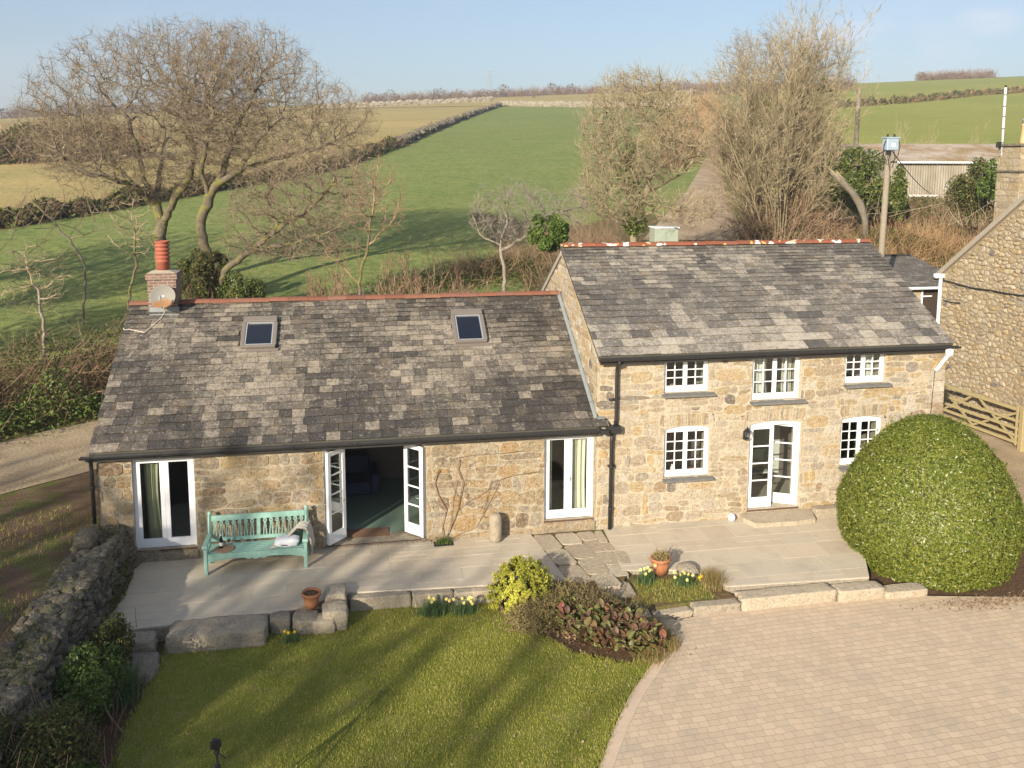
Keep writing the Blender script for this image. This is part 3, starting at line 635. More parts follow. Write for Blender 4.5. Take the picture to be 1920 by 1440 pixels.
mb.lathe(prof, pc, 24); mb.build('chimney_pot', M['pot'], ch, True)
mb = MB(); mb.box(cx0+.06, cx1+.06, 3.55, 3.715, 4.84, 4.87); mb.add([(cx0+.03, 3.50, 4.845), (cx1+.05, 3.50, 4.845), (cx1+.05, 3.715, 4.98), (cx0+.03, 3.715, 4.98), (cx0+.03, 3.70, 5.12), (cx1+.05, 3.70, 5.12)], [(0, 1, 2, 3), (3, 2, 5, 4)]); mb.build('apron_flashing', M['lead'], ch)

# ---------------------------------------------------------------- joinery
def pane_grid(fr, gl, x0, x1, z0, z1, y, cols, rows, st=.06, bot=.1, bar=.022, th=.045, top=None):
    """one glazed leaf: frame boxes into fr, glass into gl"""
    top = top or st
    fr.box(x0, x0+st, y, y+th, z0, z1, .004); fr.box(x1-st, x1, y, y+th, z0, z1, .004)
    fr.box(x0+st+.001, x1-st-.001, y+.002, y+th-.002, z0, z0+bot); fr.box(x0+st+.001, x1-st-.001, y+.002, y+th-.002, z1-top, z1)
    a, b, c, d = x0+st, x1-st, z0+bot, z1-top
    for i in range(1, cols): x = a+(b-a)*i/cols; fr.box(x-bar/2, x+bar/2, y+.006, y+th-.006, c+.001, d-.001)
    for j in range(1, rows): z = c+(d-c)*j/rows; fr.box(a+.001, b-.001, y+.008, y+th-.008, z-bar/2, z+bar/2)
    gl.box(a-.005, b+.005, y+th/2-.002, y+th/2+.002, c-.005, d+.005)
def window(root, x0, x1, z0, z1, rows, arch=0., sill=(.06, .16), label=None):
    y = .085; mb = MB(); fw = .04
    mb.box(x0, x0+fw, y, y+.09, z0, z1-arch); mb.box(x1-fw, x1, y, y+.09, z0, z1-arch); mb.box(x0+fw+.001, x1-fw-.001, y+.001, y+.09, z0, z0+.07)
    if arch:
        n = 10; P = [(x1, z1-arch-.05), (x1, z1-arch)]+[(x1+(x0-x1)*i/n, z1-arch+arch*(1-(2*i/n-1)**2)) for i in range(1, n)]+[(x0, z1-arch), (x0, z1-arch-.05)]
        mb.prism(P, y+.002, y+.088)
        zt = z1-arch-.051
    else: mb.box(x0+fw+.001, x1-fw-.001, y+.001, y+.09, z1-.05, z1); zt = z1-.051
    w = mb.build('window', M['white'], root)
    xm = (x0+x1)/2; gl = MB()
    for (a, b) in ((x0+fw+.002, xm-.001), (xm+.001, x1-fw-.002)):
        fr = MB(); pane_grid(fr, gl, a, b, z0+.071, zt, y+.012, 2, rows, st=.052, bot=.075)
        fr.build('casement', M['white'], w)
    gl.build('pane', M['glass'], w)
    mb = MB(); e = sill[0]; r = sill[1]
    vs = [(x0-e, -.13, z0-.075), (x1+r, -.13, z0-.075), (x1+r, -.13, z0-.035), (x0-e, -.13, z0-.035), (x0-.0+.004, .09, z0-.001), (x1-.004, .09, z0-.001), (x0+.004, .09, z0-.045), (x1-.004, .09, z0-.045)]
    mb.add([(x0-e, -.14, z0-.09), (x1+r, -.14, z0-.09), (x1+r, -.14, z0-.05), (x0-e, -.14, z0-.05), (x0-e, -.005, z0-.02), (x1+r, -.005, z0-.02), (x0-e, -.005, z0-.06), (x1+r, -.005, z0-.06)], [(0, 1, 2, 3), (3, 2, 5, 4), (0, 6, 7, 1), (0, 3, 4, 6), (1, 7, 5, 2), (4, 5, 7, 6)])
    mb.box(x0+.002, x1-.002, -.004, y+.02, z0-.03, z0-.003)
    mb.build('sill', M['sillslate'], w)
    return w
def handle(parent, x, y, z, s=1):
    mb = MB(); mb.box(x-.018, x+.018, y-.014, y-.002, z-.09, z+.09, .004); mb.tube([(x, y-.004, z), (x, y-.05, z), (x-.02*s, y-.053, z), (x-.12*s, y-.052, z-.005)], .009, 8)
    mb.build('handle', M['steel'], parent, True)
def frame_only(root, d, name='french_door', y=.085, fw=.05, head=.05):
    mb = MB(); mb.box(d[0], d[0]+fw, y, y+.09, d[2], d[3]); mb.box(d[1]-fw, d[1], y, y+.09, d[2], d[3]); mb.box(d[0]+fw+.001, d[1]-fw-.001, y+.001, y+.089, d[3]-head, d[3])
    f = mb.build(name, M['white'], root)
    mb = MB(); mb.box(d[0]-.01, d[1]+.01, -.015, y+.10, d[2]-.045, d[2]-.003); mb.build('threshold', M['wood'], f)
    return f
for d, hx in ((D1, None), (D3, 1)):
    f = frame_only(Lh, d)
    xm = (d[0]+d[1])/2
    for i, (a, b) in enumerate(((d[0]+.052, xm-.001), (xm+.001, d[1]-.052))):
        fr = MB(); gl = MB(); pane_grid(fr, gl, a, b, d[2]+.01, d[3]-.052, .10, 1, 1, st=.095, bot=.20, top=.09)
        lf = fr.build('door_leaf', M['white'], f); gl.build('pane', M['glass'], lf)
        if hx and i == 1: handle(lf, a+.05, .10, 1.28)
# wide opening with both leaves folded out
f = frame_only(Lh, D2, 'french_door', head=.04)
def open_leaf(hx, hy, ang, w, z0, z1, flip):
    # leaf hinged at (hx,hy): local +x runs from the hinge to the free edge
    X = Matrix.Translation((hx, hy, 0)) @ Matrix.Rotation(ang, 4, 'Z')
    fr = MB(X); gl = MB(X)
    pane_grid(fr, gl, 0, w, z0, z1, -.022, 1, 4, st=.095, bot=.26, bar=.03, top=.10)
    lf = fr.build('door_leaf', M['white'], f); gl.build('pane', M['glass'], lf)
    hg = MB(X)
    for z in (z0+.18, z1-.18):
        h2 = MB(X); h2.box(w-.03, w-.012, -.03, -.0225, z-.05, z+.05) if not flip else h2.box(.0, .02, -.03, -.0225, z-.05, z+.05); h2.build('hinge', M['steel'], lf)
    hg.tube([(w-.05, -.024, 1.05), (w-.05, -.07, 1.05), (w-.15, -.07, 1.045)], .009, 8)
    hg.build('handle', M['steel'], lf)
open_leaf(-6.345, -.10, rad(48), .575, .10, 2.29, False)
open_leaf(-6.31, .50, rad(-95), .575, .10, 2.29, True)
open_leaf(-4.575, .40, rad(-46), .575, .10, 2.29, False)
open_leaf(-4.13, .52, rad(-97), .575, .10, 2.29, True)
# rooms inside the cottage
mb = MB(); mb.box(-10.79, -.02, .501, 7.19, -.02, .05); mb.box(-6.4, -4.12, -.0, .5, -.02, .045); mb.build('floor', M['carpet'], Lh)
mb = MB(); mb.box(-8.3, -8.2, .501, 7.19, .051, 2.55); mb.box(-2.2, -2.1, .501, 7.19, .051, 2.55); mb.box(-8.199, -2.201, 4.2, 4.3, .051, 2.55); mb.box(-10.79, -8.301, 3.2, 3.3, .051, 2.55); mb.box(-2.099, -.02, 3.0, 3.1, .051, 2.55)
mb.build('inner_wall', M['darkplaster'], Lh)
mb = MB(); mb.box(-6.1, -4.95, .30, .80, .052, .066, .004); tag(mb.build('doormat', M['mat'], loc=(-5.5, .55, .05)), 'brown coir doormat lying just inside the open folding doors', 'doormat')
def curtain(name, label, x0, x1, z0, z1, y, mat, seed=1, folds=5, lean=0.):
    n = 40; V = []; rng = random.Random(seed); ph = rng.uniform(0, 6)
    for j in range(13):
        z = z0+(z1-z0)*j/12
        for i in range(n+1):
            t = i/n; sq = 1-.18*math.sin(math.pi*j/12)*(1 if lean else .3)
            x = x0+(x1-x0)*(t*sq)+lean*(1-j/12)*.12; V.append((x, y+.035*math.sin(t*folds*6.28+ph)+.012*math.sin(t*folds*15+ph), z))
    F = [(j*(n+1)+i, j*(n+1)+i+1, (j+1)*(n+1)+i+1, (j+1)*(n+1)+i) for j in range(12) for i in range(n)]
    o = mk(name, V, F, mat, loc=((x0+x1)/2, y, z0), smooth=True); return tag(o, label, 'curtain')
curtain('curtain', 'olive curtain behind the left pane of the narrow door at the cottage left end', -10.38, -10.02, .30, 2.3, .34, M['olivecurtain'], 1, 3, .5)
curtain('curtain', 'slim cream curtain at the left edge of the narrow white door beside the downpipe', -1.2, -1.03, .32, 2.34, .30, M['curtain'], 2, 2)
curtain('curtain', 'wide cream curtain filling the right pane of the narrow white door beside the downpipe', -.62, -.15, .32, 2.34, .30, M['curtain'], 3, 4)
# dark sofa just inside the wide opening
s = thing('sofa', 'navy blue sofa in the shade inside the open folding doors', 'sofa', (-6.0, 3.0, .05))
mb = MB(); mb.box(-7.4, -5.35, 2.7, 3.55, .15, .48, .05); mb.build('seat', M['navy'], s)
mb = MB(); mb.box(-7.4, -5.35, 3.56, 3.8, .15, .95, .06); mb.build('backrest', M['navy'], s)
mb = MB(); mb.box(-5.34, -5.12, 2.7, 3.8, .15, .68, .05); mb.build('armrest', M['navy'], s)
for x in (-7.3, -5.3):
    for y in (2.75, 3.7): mb = MB(); mb.box(x, x+.05, y, y+.05, .051, .15); mb.build('foot', M['wood'], s)

# ================================================================= RIGHT HOUSE
Rh = thing('stone_house', 'two storey granite house with grey slate roof and white small paned windows', 'house', (4.6, 0, 0))
W1 = (1.70, 2.87, 1.17, 2.46); DR = (3.92, 5.31, .19, 2.47); W2 = (6.38, 7.53, 1.19, 2.47)
U1 = (1.66, 2.80, 3.30, 4.14); U2 = (3.93, 5.21, 3.01, 4.14); U3 = (6.41, 7.52, 3.33, 4.14)
HR = [W1, DR, W2, U1, U2, U3]
mb = MB(); wall_grid(mb, .0, 9.20, -.35, 4.145, HR, .0, .5)
yr2, zr2, ze2 = 3.703, 6.48, 4.306
g = [(-.0, -.35), (7.3, -.35), (7.3, 4.15), (3.70, zr2-.14), (-.0, 4.20)]
for (xa, xb) in ((-.001, .40), (8.80, 9.199)):
    vs = [(xa, p[0]+.0005+(.4995 if 1 else 0)*(p[0] < .1), p[1]+(.30 if (p[0] < .1 and p[1] > 1) else 0)) for p in g]+[(xb, p[0]+.0005+.4995*(p[0] < .1), p[1]+(.30 if (p[0] < .1 and p[1] > 1) else 0)) for p in g]
    mb.add(vs, [tuple(range(4, -1, -1)), tuple(range(5, 10))]+[(i, (i+1) % 5, (i+1) % 5+5, i+5) for i in range(5)])
mb.add([(-.001, 0, 4.146), (-.001, .5, 4.146), (-.001, .5, 4.5), (9.199, 0, 4.146), (9.199, .5, 4.146), (9.199, .5, 4.5)], [(0, 2, 1), (3, 4, 5), (0, 3, 5, 2)])
mb.box(.4, 8.8, 6.9, 7.3, -.35, 4.1)
for w in (W1, DR, W2): arch_fill(mb, w[0], w[1], w[3], .075, .002, .084)
ex = []; exh = []
rr = random.Random(8)
for w in (W1, DR, W2):          # thin voussoirs over the arched heads
    a, b = w[0]-.10, w[1]+.10; x = a; exh.append((a, b, w[3]+.002, w[3]+.30))
    while x < b:
        wd = rr.uniform(.045, .085); ex.append((x, min(x+wd, b), w[3]+.006, w[3]+rr.uniform(.24, .29))); x += wd
poly = [(.02, -.02), (9.18, -.02), (9.18, 4.13), (.02, 4.13)]
sv, sf = stones(lambda u, v, w: (u, -w, v), poly, HR+exh, (.12, .30), (.14, .62), 31, gap=.006, proud=(.002, .02), jit=.025, warp=.085, split=.34, extra=ex)
addVF(mb, sv, sf, 1)
gp = [(-7.1, 2.2), (.0, 2.2), (.0, 4.17), (-3.70, 6.30), (-7.1, 4.2)]
sv, sf = stones(lambda u, v, w: (-.001-w, -u, v), gp, [], (.12, .26), (.16, .5), 37, gap=.008); addVF(mb, sv, sf, 1)
mb.mat = 1; rr = random.Random(3)
for z0 in np.arange(-.0, 4.0, .30):      # big quoins at the right corner
    q = rr.uniform(.35, .6) if int(z0/.3) % 2 else rr.uniform(.25, .35)
    mb.box(9.20-q, 9.208, -.030, .3, z0+.008, z0+.29, .012)
mb.build('wall', [M['mortar'], M['stone_r']], Rh)
# plinth stones at the foot of the wall
R2L = math.hypot(3.703+.222, 6.48-4.306)
SNs, CSs = SN, CS
PH = math.atan2(6.5214-4.3056, 3.703+.222); SN, CS = math.sin(PH), math.cos(PH); R2L = math.hypot(3.925, 2.2158)
roof2 = build_roof(Rh, -.04, 9.23, 4.306, R2L, 3.703, 6.5214, 'roof', M['slate_o'], 0)
slates('slates', roof2, 0, -.06, 9.26, 4.306, R2L, lambda t: (.31-.165*min(1, t*1.25), .48-.20*min(1, t*1.35)), tone_right, M['slate_r'], [], 77)
ridge_tiles(roof2, -.03, 9.22, 3.703, 6.5214, M['ridge_lichen'], .47, 8)
SN, CS = SNs, CSs
gutter(Rh, -.05, 9.36, 4.306, joints=8)
fascia(Rh, .0, 9.2, 4.306)
mb = MB(); mb.box(-.045, -.015, -.15, 3.6, 0, 0) if 0 else None
mb.add([(-.055, 3.72, 6.40), (-.055, 7.3, 4.3), (-.055, 7.3, 4.16), (-.055, 3.72, 6.26), (-.02, 3.72, 6.40), (-.02, 7.3, 4.3), (-.02, 7.3, 4.16), (-.02, 3.72, 6.26)], [(0, 1, 2, 3), (4, 7, 6, 5), (0, 4, 5, 1), (3, 2, 6, 7), (0, 3, 7, 4), (1, 5, 6, 2)])
mb.build('barge_board', M['greywood'], Rh)
mb = MB(); mb.tube([(.44, -.31, 4.21), (.44, -.30, 4.14), (.44, -.12, 4.02), (.44, -.10, 3.9), (.44, -.10, 2.75), (.42, -.10, 2.60)], .042, 10)
mb.tube([(.36, -.10, 2.42), (.34, -.10, 2.2), (.33, -.10, -.0)], .045, 10); [mb.tube([(.33+.02*z/2, -.10, z), (.33+.02*z/2, -.10, z+.05)], .058, 10) for z in (1.55, .5)]
[mb.box(.27, .44, -.09, -.0, z, z+.04) for z in (1.555, 3.2)]
mb.build('downpipe', M['black'], Rh, True)
mb = MB(); mb.box(.20, .54, -.24, -.03, 2.43, 2.60, .02); mb.box(.0, .20, -.36, -.24, 2.46, 2.56, .01); mb.build('hopper', M['black'], Rh)
mb = MB(); mb.tube([(9.08, -.28, 4.20), (9.08, -.28, 4.05), (9.04, -.10, 3.80), (8.98, -.06, 3.66), (8.90, -.05, 3.58)], .05, 10); mb.box(9.0, 9.16, -.36, -.22, 4.02, 4.19, .02); mb.build('downpipe', M['upvc'], Rh, True)
mb = MB(); mb.tube([(8.90, -.03, 3.58), (8.87, -.03, 2.9), (8.86, -.03, 2.0)], .010, 6); mb.build('cable', M['cable'], Rh)
window(Rh, *W1, 4, arch=.075, sill=(.03, .10)); window(Rh, *W2, 4, arch=.075, sill=(.03, .10))
window(Rh, *U1, 3, sill=(.05, .14)); window(Rh, *U2, 3, sill=(.04, .14)); window(Rh, *U3, 3, sill=(.03, .14))
# glazed front door, right leaf standing ajar
f = frame_only(Rh, (DR[0], DR[1], DR[2], DR[3]-.075), head=.045)
mb = MB(); n = 10; z1 = DR[3]; mb.prism([(DR[1]-.003, z1-.13), (DR[1]-.003, z1-.075)]+[(DR[1]+(DR[0]-DR[1])*i/n, z1-.078+.075*(1-(2*i/n-1)**2)) for i in range(1, n)]+[(DR[0]+.003, z1-.075), (DR[0]+.003, z1-.13)], .083, .174); mb.build('arched_head', M['white'], f)
xm = (DR[0]+DR[1])/2; zz0, zz1 = DR[2]+.01, DR[3]-.135
fr = MB(); gl = MB(); pane_grid(fr, gl, DR[0]+.052, xm-.001, zz0, zz1, .10, 1, 4, st=.095, bot=.26, bar=.03, top=.1); lf = fr.build('door_leaf', M['white'], f); gl.build('pane', M['glass'], lf)
X = Matrix.Translation((DR[1]-.055, .125, 0)) @ Matrix.Rotation(rad(-27), 4, 'Z') @ Matrix.Translation((-(DR[1]-.053-xm), 0, 0))
fr = MB(X); gl = MB(X); pane_grid(fr, gl, 0, DR[1]-.055-xm, zz0, zz1, -.022, 1, 4, st=.09, bot=.26, bar=.03, top=.1); lf = fr.build('door_leaf', M['white'], f); gl.build('pane', M['glass'], lf)
hd = MB(X); hd.tube([(.05, -.03, 1.2), (.05, -.07, 1.2), (.15, -.07, 1.195)], .01, 8); hd.build('handle', M['steel'], lf, True)
# rooms
mb = MB(); mb.box(.41, 8.79, .501, 6.89, -.05, .17); mb.box(.41, 8.79, .501, 6.89, 2.78, 2.92); mb.build('floor', M['greywood'], Rh)
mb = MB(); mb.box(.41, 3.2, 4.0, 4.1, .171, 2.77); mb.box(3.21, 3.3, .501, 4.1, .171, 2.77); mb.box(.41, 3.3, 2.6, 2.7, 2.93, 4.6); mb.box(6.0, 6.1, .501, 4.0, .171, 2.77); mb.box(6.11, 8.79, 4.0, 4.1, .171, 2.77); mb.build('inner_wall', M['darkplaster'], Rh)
mb = MB(); mb.box(3.31, 5.99, 2.4, 2.5, .171, 2.77); mb.box(3.31, 8.79, 2.2, 2.3, 2.93, 4.6); mb.build('plaster_wall', M['plaster'], Rh)
for lab, x0, x1, z0, z1 in (('pale curtain behind the left casement of the tall upper middle window', 4.02, 4.5, 3.1, 4.1), ('pale curtain at the right edge of the tall upper middle window', 4.88, 5.15, 3.1, 4.1), ('pale curtain at the right edge of the upper right window over the bush', 7.02, 7.42, 3.4, 4.1)):
    curtain('curtain', lab, x0, x1, z0, z1, .36, M['plaster'], int(x0*10), 3)
def vase(name, lab, x, y, z, mat, prof, cat='ornament'):
    mb = MB(); mb.lathe(prof, (x, y, z), 14); tag(mb.build(name, mat, smooth=True, loc=(x, y, z)), lab, cat)
vase('ornament', 'small white jug on the inner ledge of the lower left window of the house', 2.05, .30, 1.19, M['cushion'], [(.04, 0), (.07, .05), (.06, .12), (.035, .16), (.045, .2)])
vase('ornament', 'small clay bowl on the inner ledge of the lower left window of the house', 2.52, .30, 1.19, M['pot'], [(.03, 0), (.08, .05), (.085, .09), (.075, .09)])
vase('ornament', 'green jar on the inner ledge of the tall upper middle window', 4.74, .30, 3.03, M['leaf_daff'], [(.05, 0), (.07, .05), (.07, .16), (.05, .19)])
mb = MB(); mb.box(1.95, 2.1, .22, .42, 3.305, 3.42, .01); tag(mb.build('box', M['buffpot'], loc=(2.02, .3, 3.305)), 'small buff box on the inner ledge of the upper left window', 'box')
mb = MB(); mb.box(4.66, 4.82, .34, .44, 3.31, 3.44, .01); tag(mb.build('lamp_shade', M['curtain'], loc=(4.74, .4, 3.31)), 'small cream lamp shade seen in the tall upper middle window', 'lamp shade') if 0 else None
# chair glimpsed through the front door glass
for cxx, lab in ((4.15, 'pale wooden chair glimpsed through the closed left leaf of the front door'), (4.95, 'pale wooden chair glimpsed through the ajar right leaf of the front door')):
    s = thing('chair', lab, 'chair', (cxx, 1.5, .17), 'chairs inside the front door')
    mb = MB(); mb.box(cxx-.22, cxx+.22, 1.3, 1.72, .60, .64, .01); mb.build('seat', M['plaster'], s)
    mb = MB(); mb.box(cxx-.22, cxx+.22, 1.70, 1.73, .86, 1.14, .01); [mb.box(cxx+a, cxx+a+.03, 1.70, 1.73, .641, 1.14) for a in (-.25, .221)]; mb.build('backrest', M['plaster'], s)
    for a in (-.21, .18):
        for b in (1.31, 1.68): mb = MB(); mb.box(cxx+a, cxx+a+.03, b, b+.03, .171, .599); mb.build('leg', M['greywood'], s)
# lantern
t = thing('wall_lantern', 'black iron lantern on the house wall left of the front door', 'lantern', (3.77, -.02, 2.2))
lx, ly, lz = 3.77, -.17, 2.20
mb = MB(); mb.box(lx-.04, lx+.04, -.055, -.02, lz-.16, lz+.06, .01); mb.build('backplate', M['blackplastic'], t)
mb = MB(); mb.tube([(lx, -.04, lz-.10), (lx, -.10, lz-.16), (lx, ly, lz-.13), (lx, ly, lz-.11)], .010, 6); mb.build('bracket', M['blackplastic'], t)
mb = MB(); mb.lathe([(.035, -.10), (.05, -.095), (.05, -.08), (.03, -.08)], (lx, ly, lz), 6); mb.lathe([(.09, .08), (.085, .095), (.03, .16), (.012, .18), (.015, .2), (.004, .22)], (lx, ly, lz), 6)
for k in range(6):
    a = k*math.pi/3; mb.tube([(lx+.045*math.cos(a), ly+.045*math.sin(a), lz-.085), (lx+.08*math.cos(a), ly+.08*math.sin(a), lz+.085)], .006, 5)
mb.build('cage', M['blackplastic'], t)
mb = MB(); mb.lathe([(.04, -.08), (.073, .08)], (lx, ly, lz), 6); mb.build('glass', M['glass'], t)
# front doorstep
mb = MB(); mb.slab([(3.85, -.66), (4.9, -.70), (5.45, -.62), (5.62, -.02), (3.72, -.02), (3.70, -.3)], .004, .125); o = mb.build('doorstep', M['granite_pale'], loc=(4.6, -.3, 0)); tag(o, 'broad granite doorstep below the arched front door', 'doorstep')
# ================================================================= BARN, OUTBUILDINGS
def PX(px, py, x):
    d = ray(px, py); return CAM+d*((x-CAM[0])/d[0])
bx = 15.25
A = PX(1766, 515, bx); B = PX(1920, 378, bx)
ycor = A[1]; zcor = A[2]; sl = (B[2]-A[2])/(A[1]-B[1]); yap = ycor-5.2; zap = zcor+sl*5.2
Bn = thing('stone_barn', 'tall rubble stone barn with steep gable at the right edge beside the gate', 'barn', (bx+2, ycor-4, 0))
mb = MB(); g = [(ycor-10.4, -.5), (ycor, -.5), (ycor, zcor), (yap, zap), (ycor-10.4, zcor)]
vs = [(bx, p[0], p[1]) for p in g]+[(bx+.6, p[0], p[1]) for p in g]; n = 5
mb.add(vs, [tuple(range(n)), tuple(range(2*n-1, n-1, -1))]+[(i, i+n, (i+1) % n+n, (i+1) % n) for i in range(n)])
mb.box(bx+.6, bx+9, ycor-.5, ycor, -.5, zcor); mb.box(bx+.6, bx+9, ycor-10.4, ycor-9.9, -.5, zcor)
sv, sf = rubble(lambda u, v, w: (u, ycor-10.4-w, v), [(bx+.02, -.45), (bx+8.9, -.45), (bx+8.9, zcor-.1), (bx+.02, zcor-.1)], .23, .14, 53, gap=.014, proud=(.005, .06)); addVF(mb, sv, sf, 1)
gp = [(-ycor, -.5), (-ycor+10.4, -.5), (-ycor+10.4, zcor), (-yap, zap-.05), (-ycor, zcor)]
gp = [(-ycor+.01, -.45), (-ycor+9.9, -.45), (-ycor+9.9, zcor-.05), (-yap, zap-.12), (-ycor+.01, zcor-.05)]
sv, sf = rubble(lambda u, v, w: (bx-w, -u, v), gp, .23, .14, 51, gap=.014, proud=(.005, .06)); addVF(mb, sv, sf, 1)
mb.build('wall', [M['mortar_b'], M['stone_b']], Bn)
mb = MB()
for (ya, za, yb, zb) in ((ycor+.25, zcor-.25*sl, yap, zap), (yap, zap, ycor-10.65, zcor-.25*sl)):
    mb.add([(bx-.02, ya, za+.0), (bx+9, ya, za), (bx+9, yb, zb), (bx-.02, yb, zb), (bx-.02, ya, za+.12), (bx+9, ya, za+.12), (bx+9, yb, zb+.12), (bx-.02, yb, zb+.12)], [(0, 1, 2, 3), (7, 6, 5, 4), (0, 4, 5, 1), (2, 6, 7, 3), (0, 3, 7, 4), (1, 5, 6, 2)])
mb.build('roof', M['slate_o'], Bn)
mb = MB()
for (ya, za, yb, zb) in ((ycor+.28, zcor-.28*sl, yap, zap), ):
    vs = []
    for (y, z) in ((ya, za), (yb, zb)): vs += [(bx-.12, y, z-.02), (bx+.16, y, z-.02), (bx+.16, y, z+.18), (bx-.12, y, z+.18)]
    mb.add(vs, [(0, 1, 2, 3), (7, 6, 5, 4), (0, 4, 5, 1), (1, 5, 6, 2), (2, 6, 7, 3), (3, 7, 4, 0)])
mb.build('verge_board', M['greywood'], Bn)
mb = MB(); x, y = bx-.12, ycor+.02
pt = PX(1766, 518, x); mb.tube([(x, pt[1]+.05, zcor+.02), (x, pt[1]+.05, 2.4), (x, pt[1]+.05, .3)], .06, 10); mb.box(x-.25, x+.1, pt[1]-.05, pt[1]+.15, zcor-.10, zcor+.06, .02); mb.build('downpipe', M['upvc'], Bn, True)
mb = MB(); pts = [PX(*q, bx-.07) for q in ((1768, 525), (1790, 531), (1822, 540), (1860, 545), (1890, 551), (1930, 556))]; mb.tube(pts, .028, 6)
pts = [PX(*q, bx-.07) for q in ((1768, 562), (1782, 567), (1800, 568))]; mb.tube(pts, .018, 6); mb.build('cable', M['cable'], Bn)
# chimney stack of the farmhouse behind
ys = 14.5; c0 = PY(1871, 300, ys+1.4); c1 = PY(1990, 300, ys); zt = PY(1890, 268, ys)[2]; zb = PY(1890, 420, ys)[2]
Ck = thing('chimney_stack', 'stout granite chimney stack with buff pot rising behind the barn gable', 'chimney', (c0[0]+1, ys, 0))
mb = MB(); mb.box(c0[0], c1[0], ys, ys+1.4, -.2, zt-.14)
zm = PY(1890, 322, ys)[2]
sv, sf = stones(lambda u, v, w: (u, ys-w, v), [(c0[0], zb-2), (c1[0], zb-2), (c1[0], zt-.16), (c0[0], zt-.16)], [], (.2, .34), (.3, .7), 61, warp=.03); addVF(mb, sv, sf, 1)
sv, sf = stones(lambda u, v, w: (c0[0]-w, -u, v), [(-ys-1.4, zb-2), (-ys, zb-2), (-ys, zt-.16), (-ys-1.4, zt-.16)], [], (.2, .34), (.3, .7), 62, warp=.03); addVF(mb, sv, sf, 1)
mb.build('stack', [M['mortar_b'], M['stone_b']], Ck)
mb = MB(); mb.box(c0[0]-.10, c1[0]+.1, ys-.10, ys+1.5, zt-.139, zt-.02, .02); mb.box(c0[0]-.08, c1[0]+.08, ys-.08, ys+1.48, zm-.05, zm+.05, .02); mb.build('capping', M['granite_dark'], Ck)
p = PY(1925, 262, ys+.6); zc = PY(1915, 224, ys+.6)[2]; hh = zc-zt
mb = MB(); mb.lathe([(.30, 0), (.27, hh*.1), (.23, hh*.72), (.25, hh*.78), (.25, hh*.84)], (p[0], ys+.6, zt-.02), 20); po = mb.build('chimney_pot', M['buffpot'], Ck, True)
mb = MB(); mb.lathe([(.22, 0), (.22, hh*.12), (.26, hh*.16), (.26, hh*.2), (.1, hh*.24)], (p[0], ys+.6, zt-.02+hh*.841), 20); mb.build('cowl', M['steel'], po, True)
# aerial mast
ms = thing('aerial_mast', 'slim pale metal mast with dark bands clamped to the granite chimney stack', 'mast', (c0[0]-.15, ys+1.2, zt-1))
a = PY(1878, 292, ys+1.2); b = PY(1886, 160, ys+1.2); mb = MB(); mb.tube([a, a+(b-a)*.97], .055, 10); mb.build('pole', M['mast'], ms, True)
mb = MB(); mb.tube([a+(b-a)*.972, b], .045, 8)
for q in (.18, .38, .55, .70, .86): mb.tube([a+(b-a)*q, a+(b-a)*(q+.012)], .064, 8)
mb.build('band', M['blackplastic'], ms)
mb = MB(); mb.box(a[0]-.28, a[0]-.08, a[1]-.06, a[1]+.06, a[2]+.35, a[2]+.62, .02); mb.build('junction_box', M['blackplastic'], ms)
mb = MB(); mb.tube([(a[0]-.12, a[1], a[2]+.02), (a[0]+.3, a[1], a[2]+.02)], .03, 6); mb.tube([(a[0]-.05, a[1], a[2]+.35), (a[0]+.3, a[1], a[2]+.35)], .03, 6); mb.build('bracket', M['steel'], ms)
# low outbuilding between house and barn
yo = 15.5; e0 = PY(1600, 541, yo); e1 = PY(1772, 536, yo); yr_ = yo+4.2
r0 = PY(1650, 489, yr_); r1 = PY(1812, 478, yr_); ze_, zr_ = e1[2], r1[2]
Ob = thing('outbuilding', 'low outbuilding with mossy slate roof, white gutter and dark plank door between house and barn', 'outbuilding', ((e0[0]+e1[0])/2, yo+2, 0))
xl, xr = PY(1645, 541, yo)[0], 21.6
dx0 = PY(1733, 560, yo)[0]; dx1 = PY(1764, 560, yo)[0]; dz = ze_-.22
mb = MB(); wall_grid(mb, xl, xr, -.3, ze_, [(dx0, dx1+.3, -.2, dz)], yo+.2, yo+.6); mb.box(xl, xr, yr_+3.5, yr_+3.9, -.3, ze_); mb.box(xl, xl+.4, yo+.59, yr_+3.51, -.3, ze_-.01)
sv, sf = stones(lambda u, v, w: (u, yo+.2-w, v), [(xl, -.2), (xr, -.2), (xr, ze_-.05), (xl, ze_-.05)], [(dx0, dx1+.3, -.2, dz)], (.14, .28), (.2, .5), 71); addVF(mb, sv, sf, 1)
mb.build('wall', [M['mortar'], M['stone_r']], Ob)
mb = MB(); L_ = math.hypot(yr_-yo, zr_-ze_); cs_, sn_ = (yr_-yo)/L_, (zr_-ze_)/L_
mb.add([(xl, yo-.1, ze_+.0), (xr, yo-.1, ze_), (xr, yr_, zr_), (xl, yr_, zr_), (xr, yr_+4, ze_), (xl, yr_+4, ze_), (xl, yo-.1, ze_-.08), (xr, yo-.1, ze_-.08)], [(0, 1, 2, 3), (3, 2, 4, 5), (6, 7, 1, 0)])
rf = mb.build('roof', M['slate_o'], Ob)
rng = random.Random(5); V = []; F = []; tn = []; s = 0
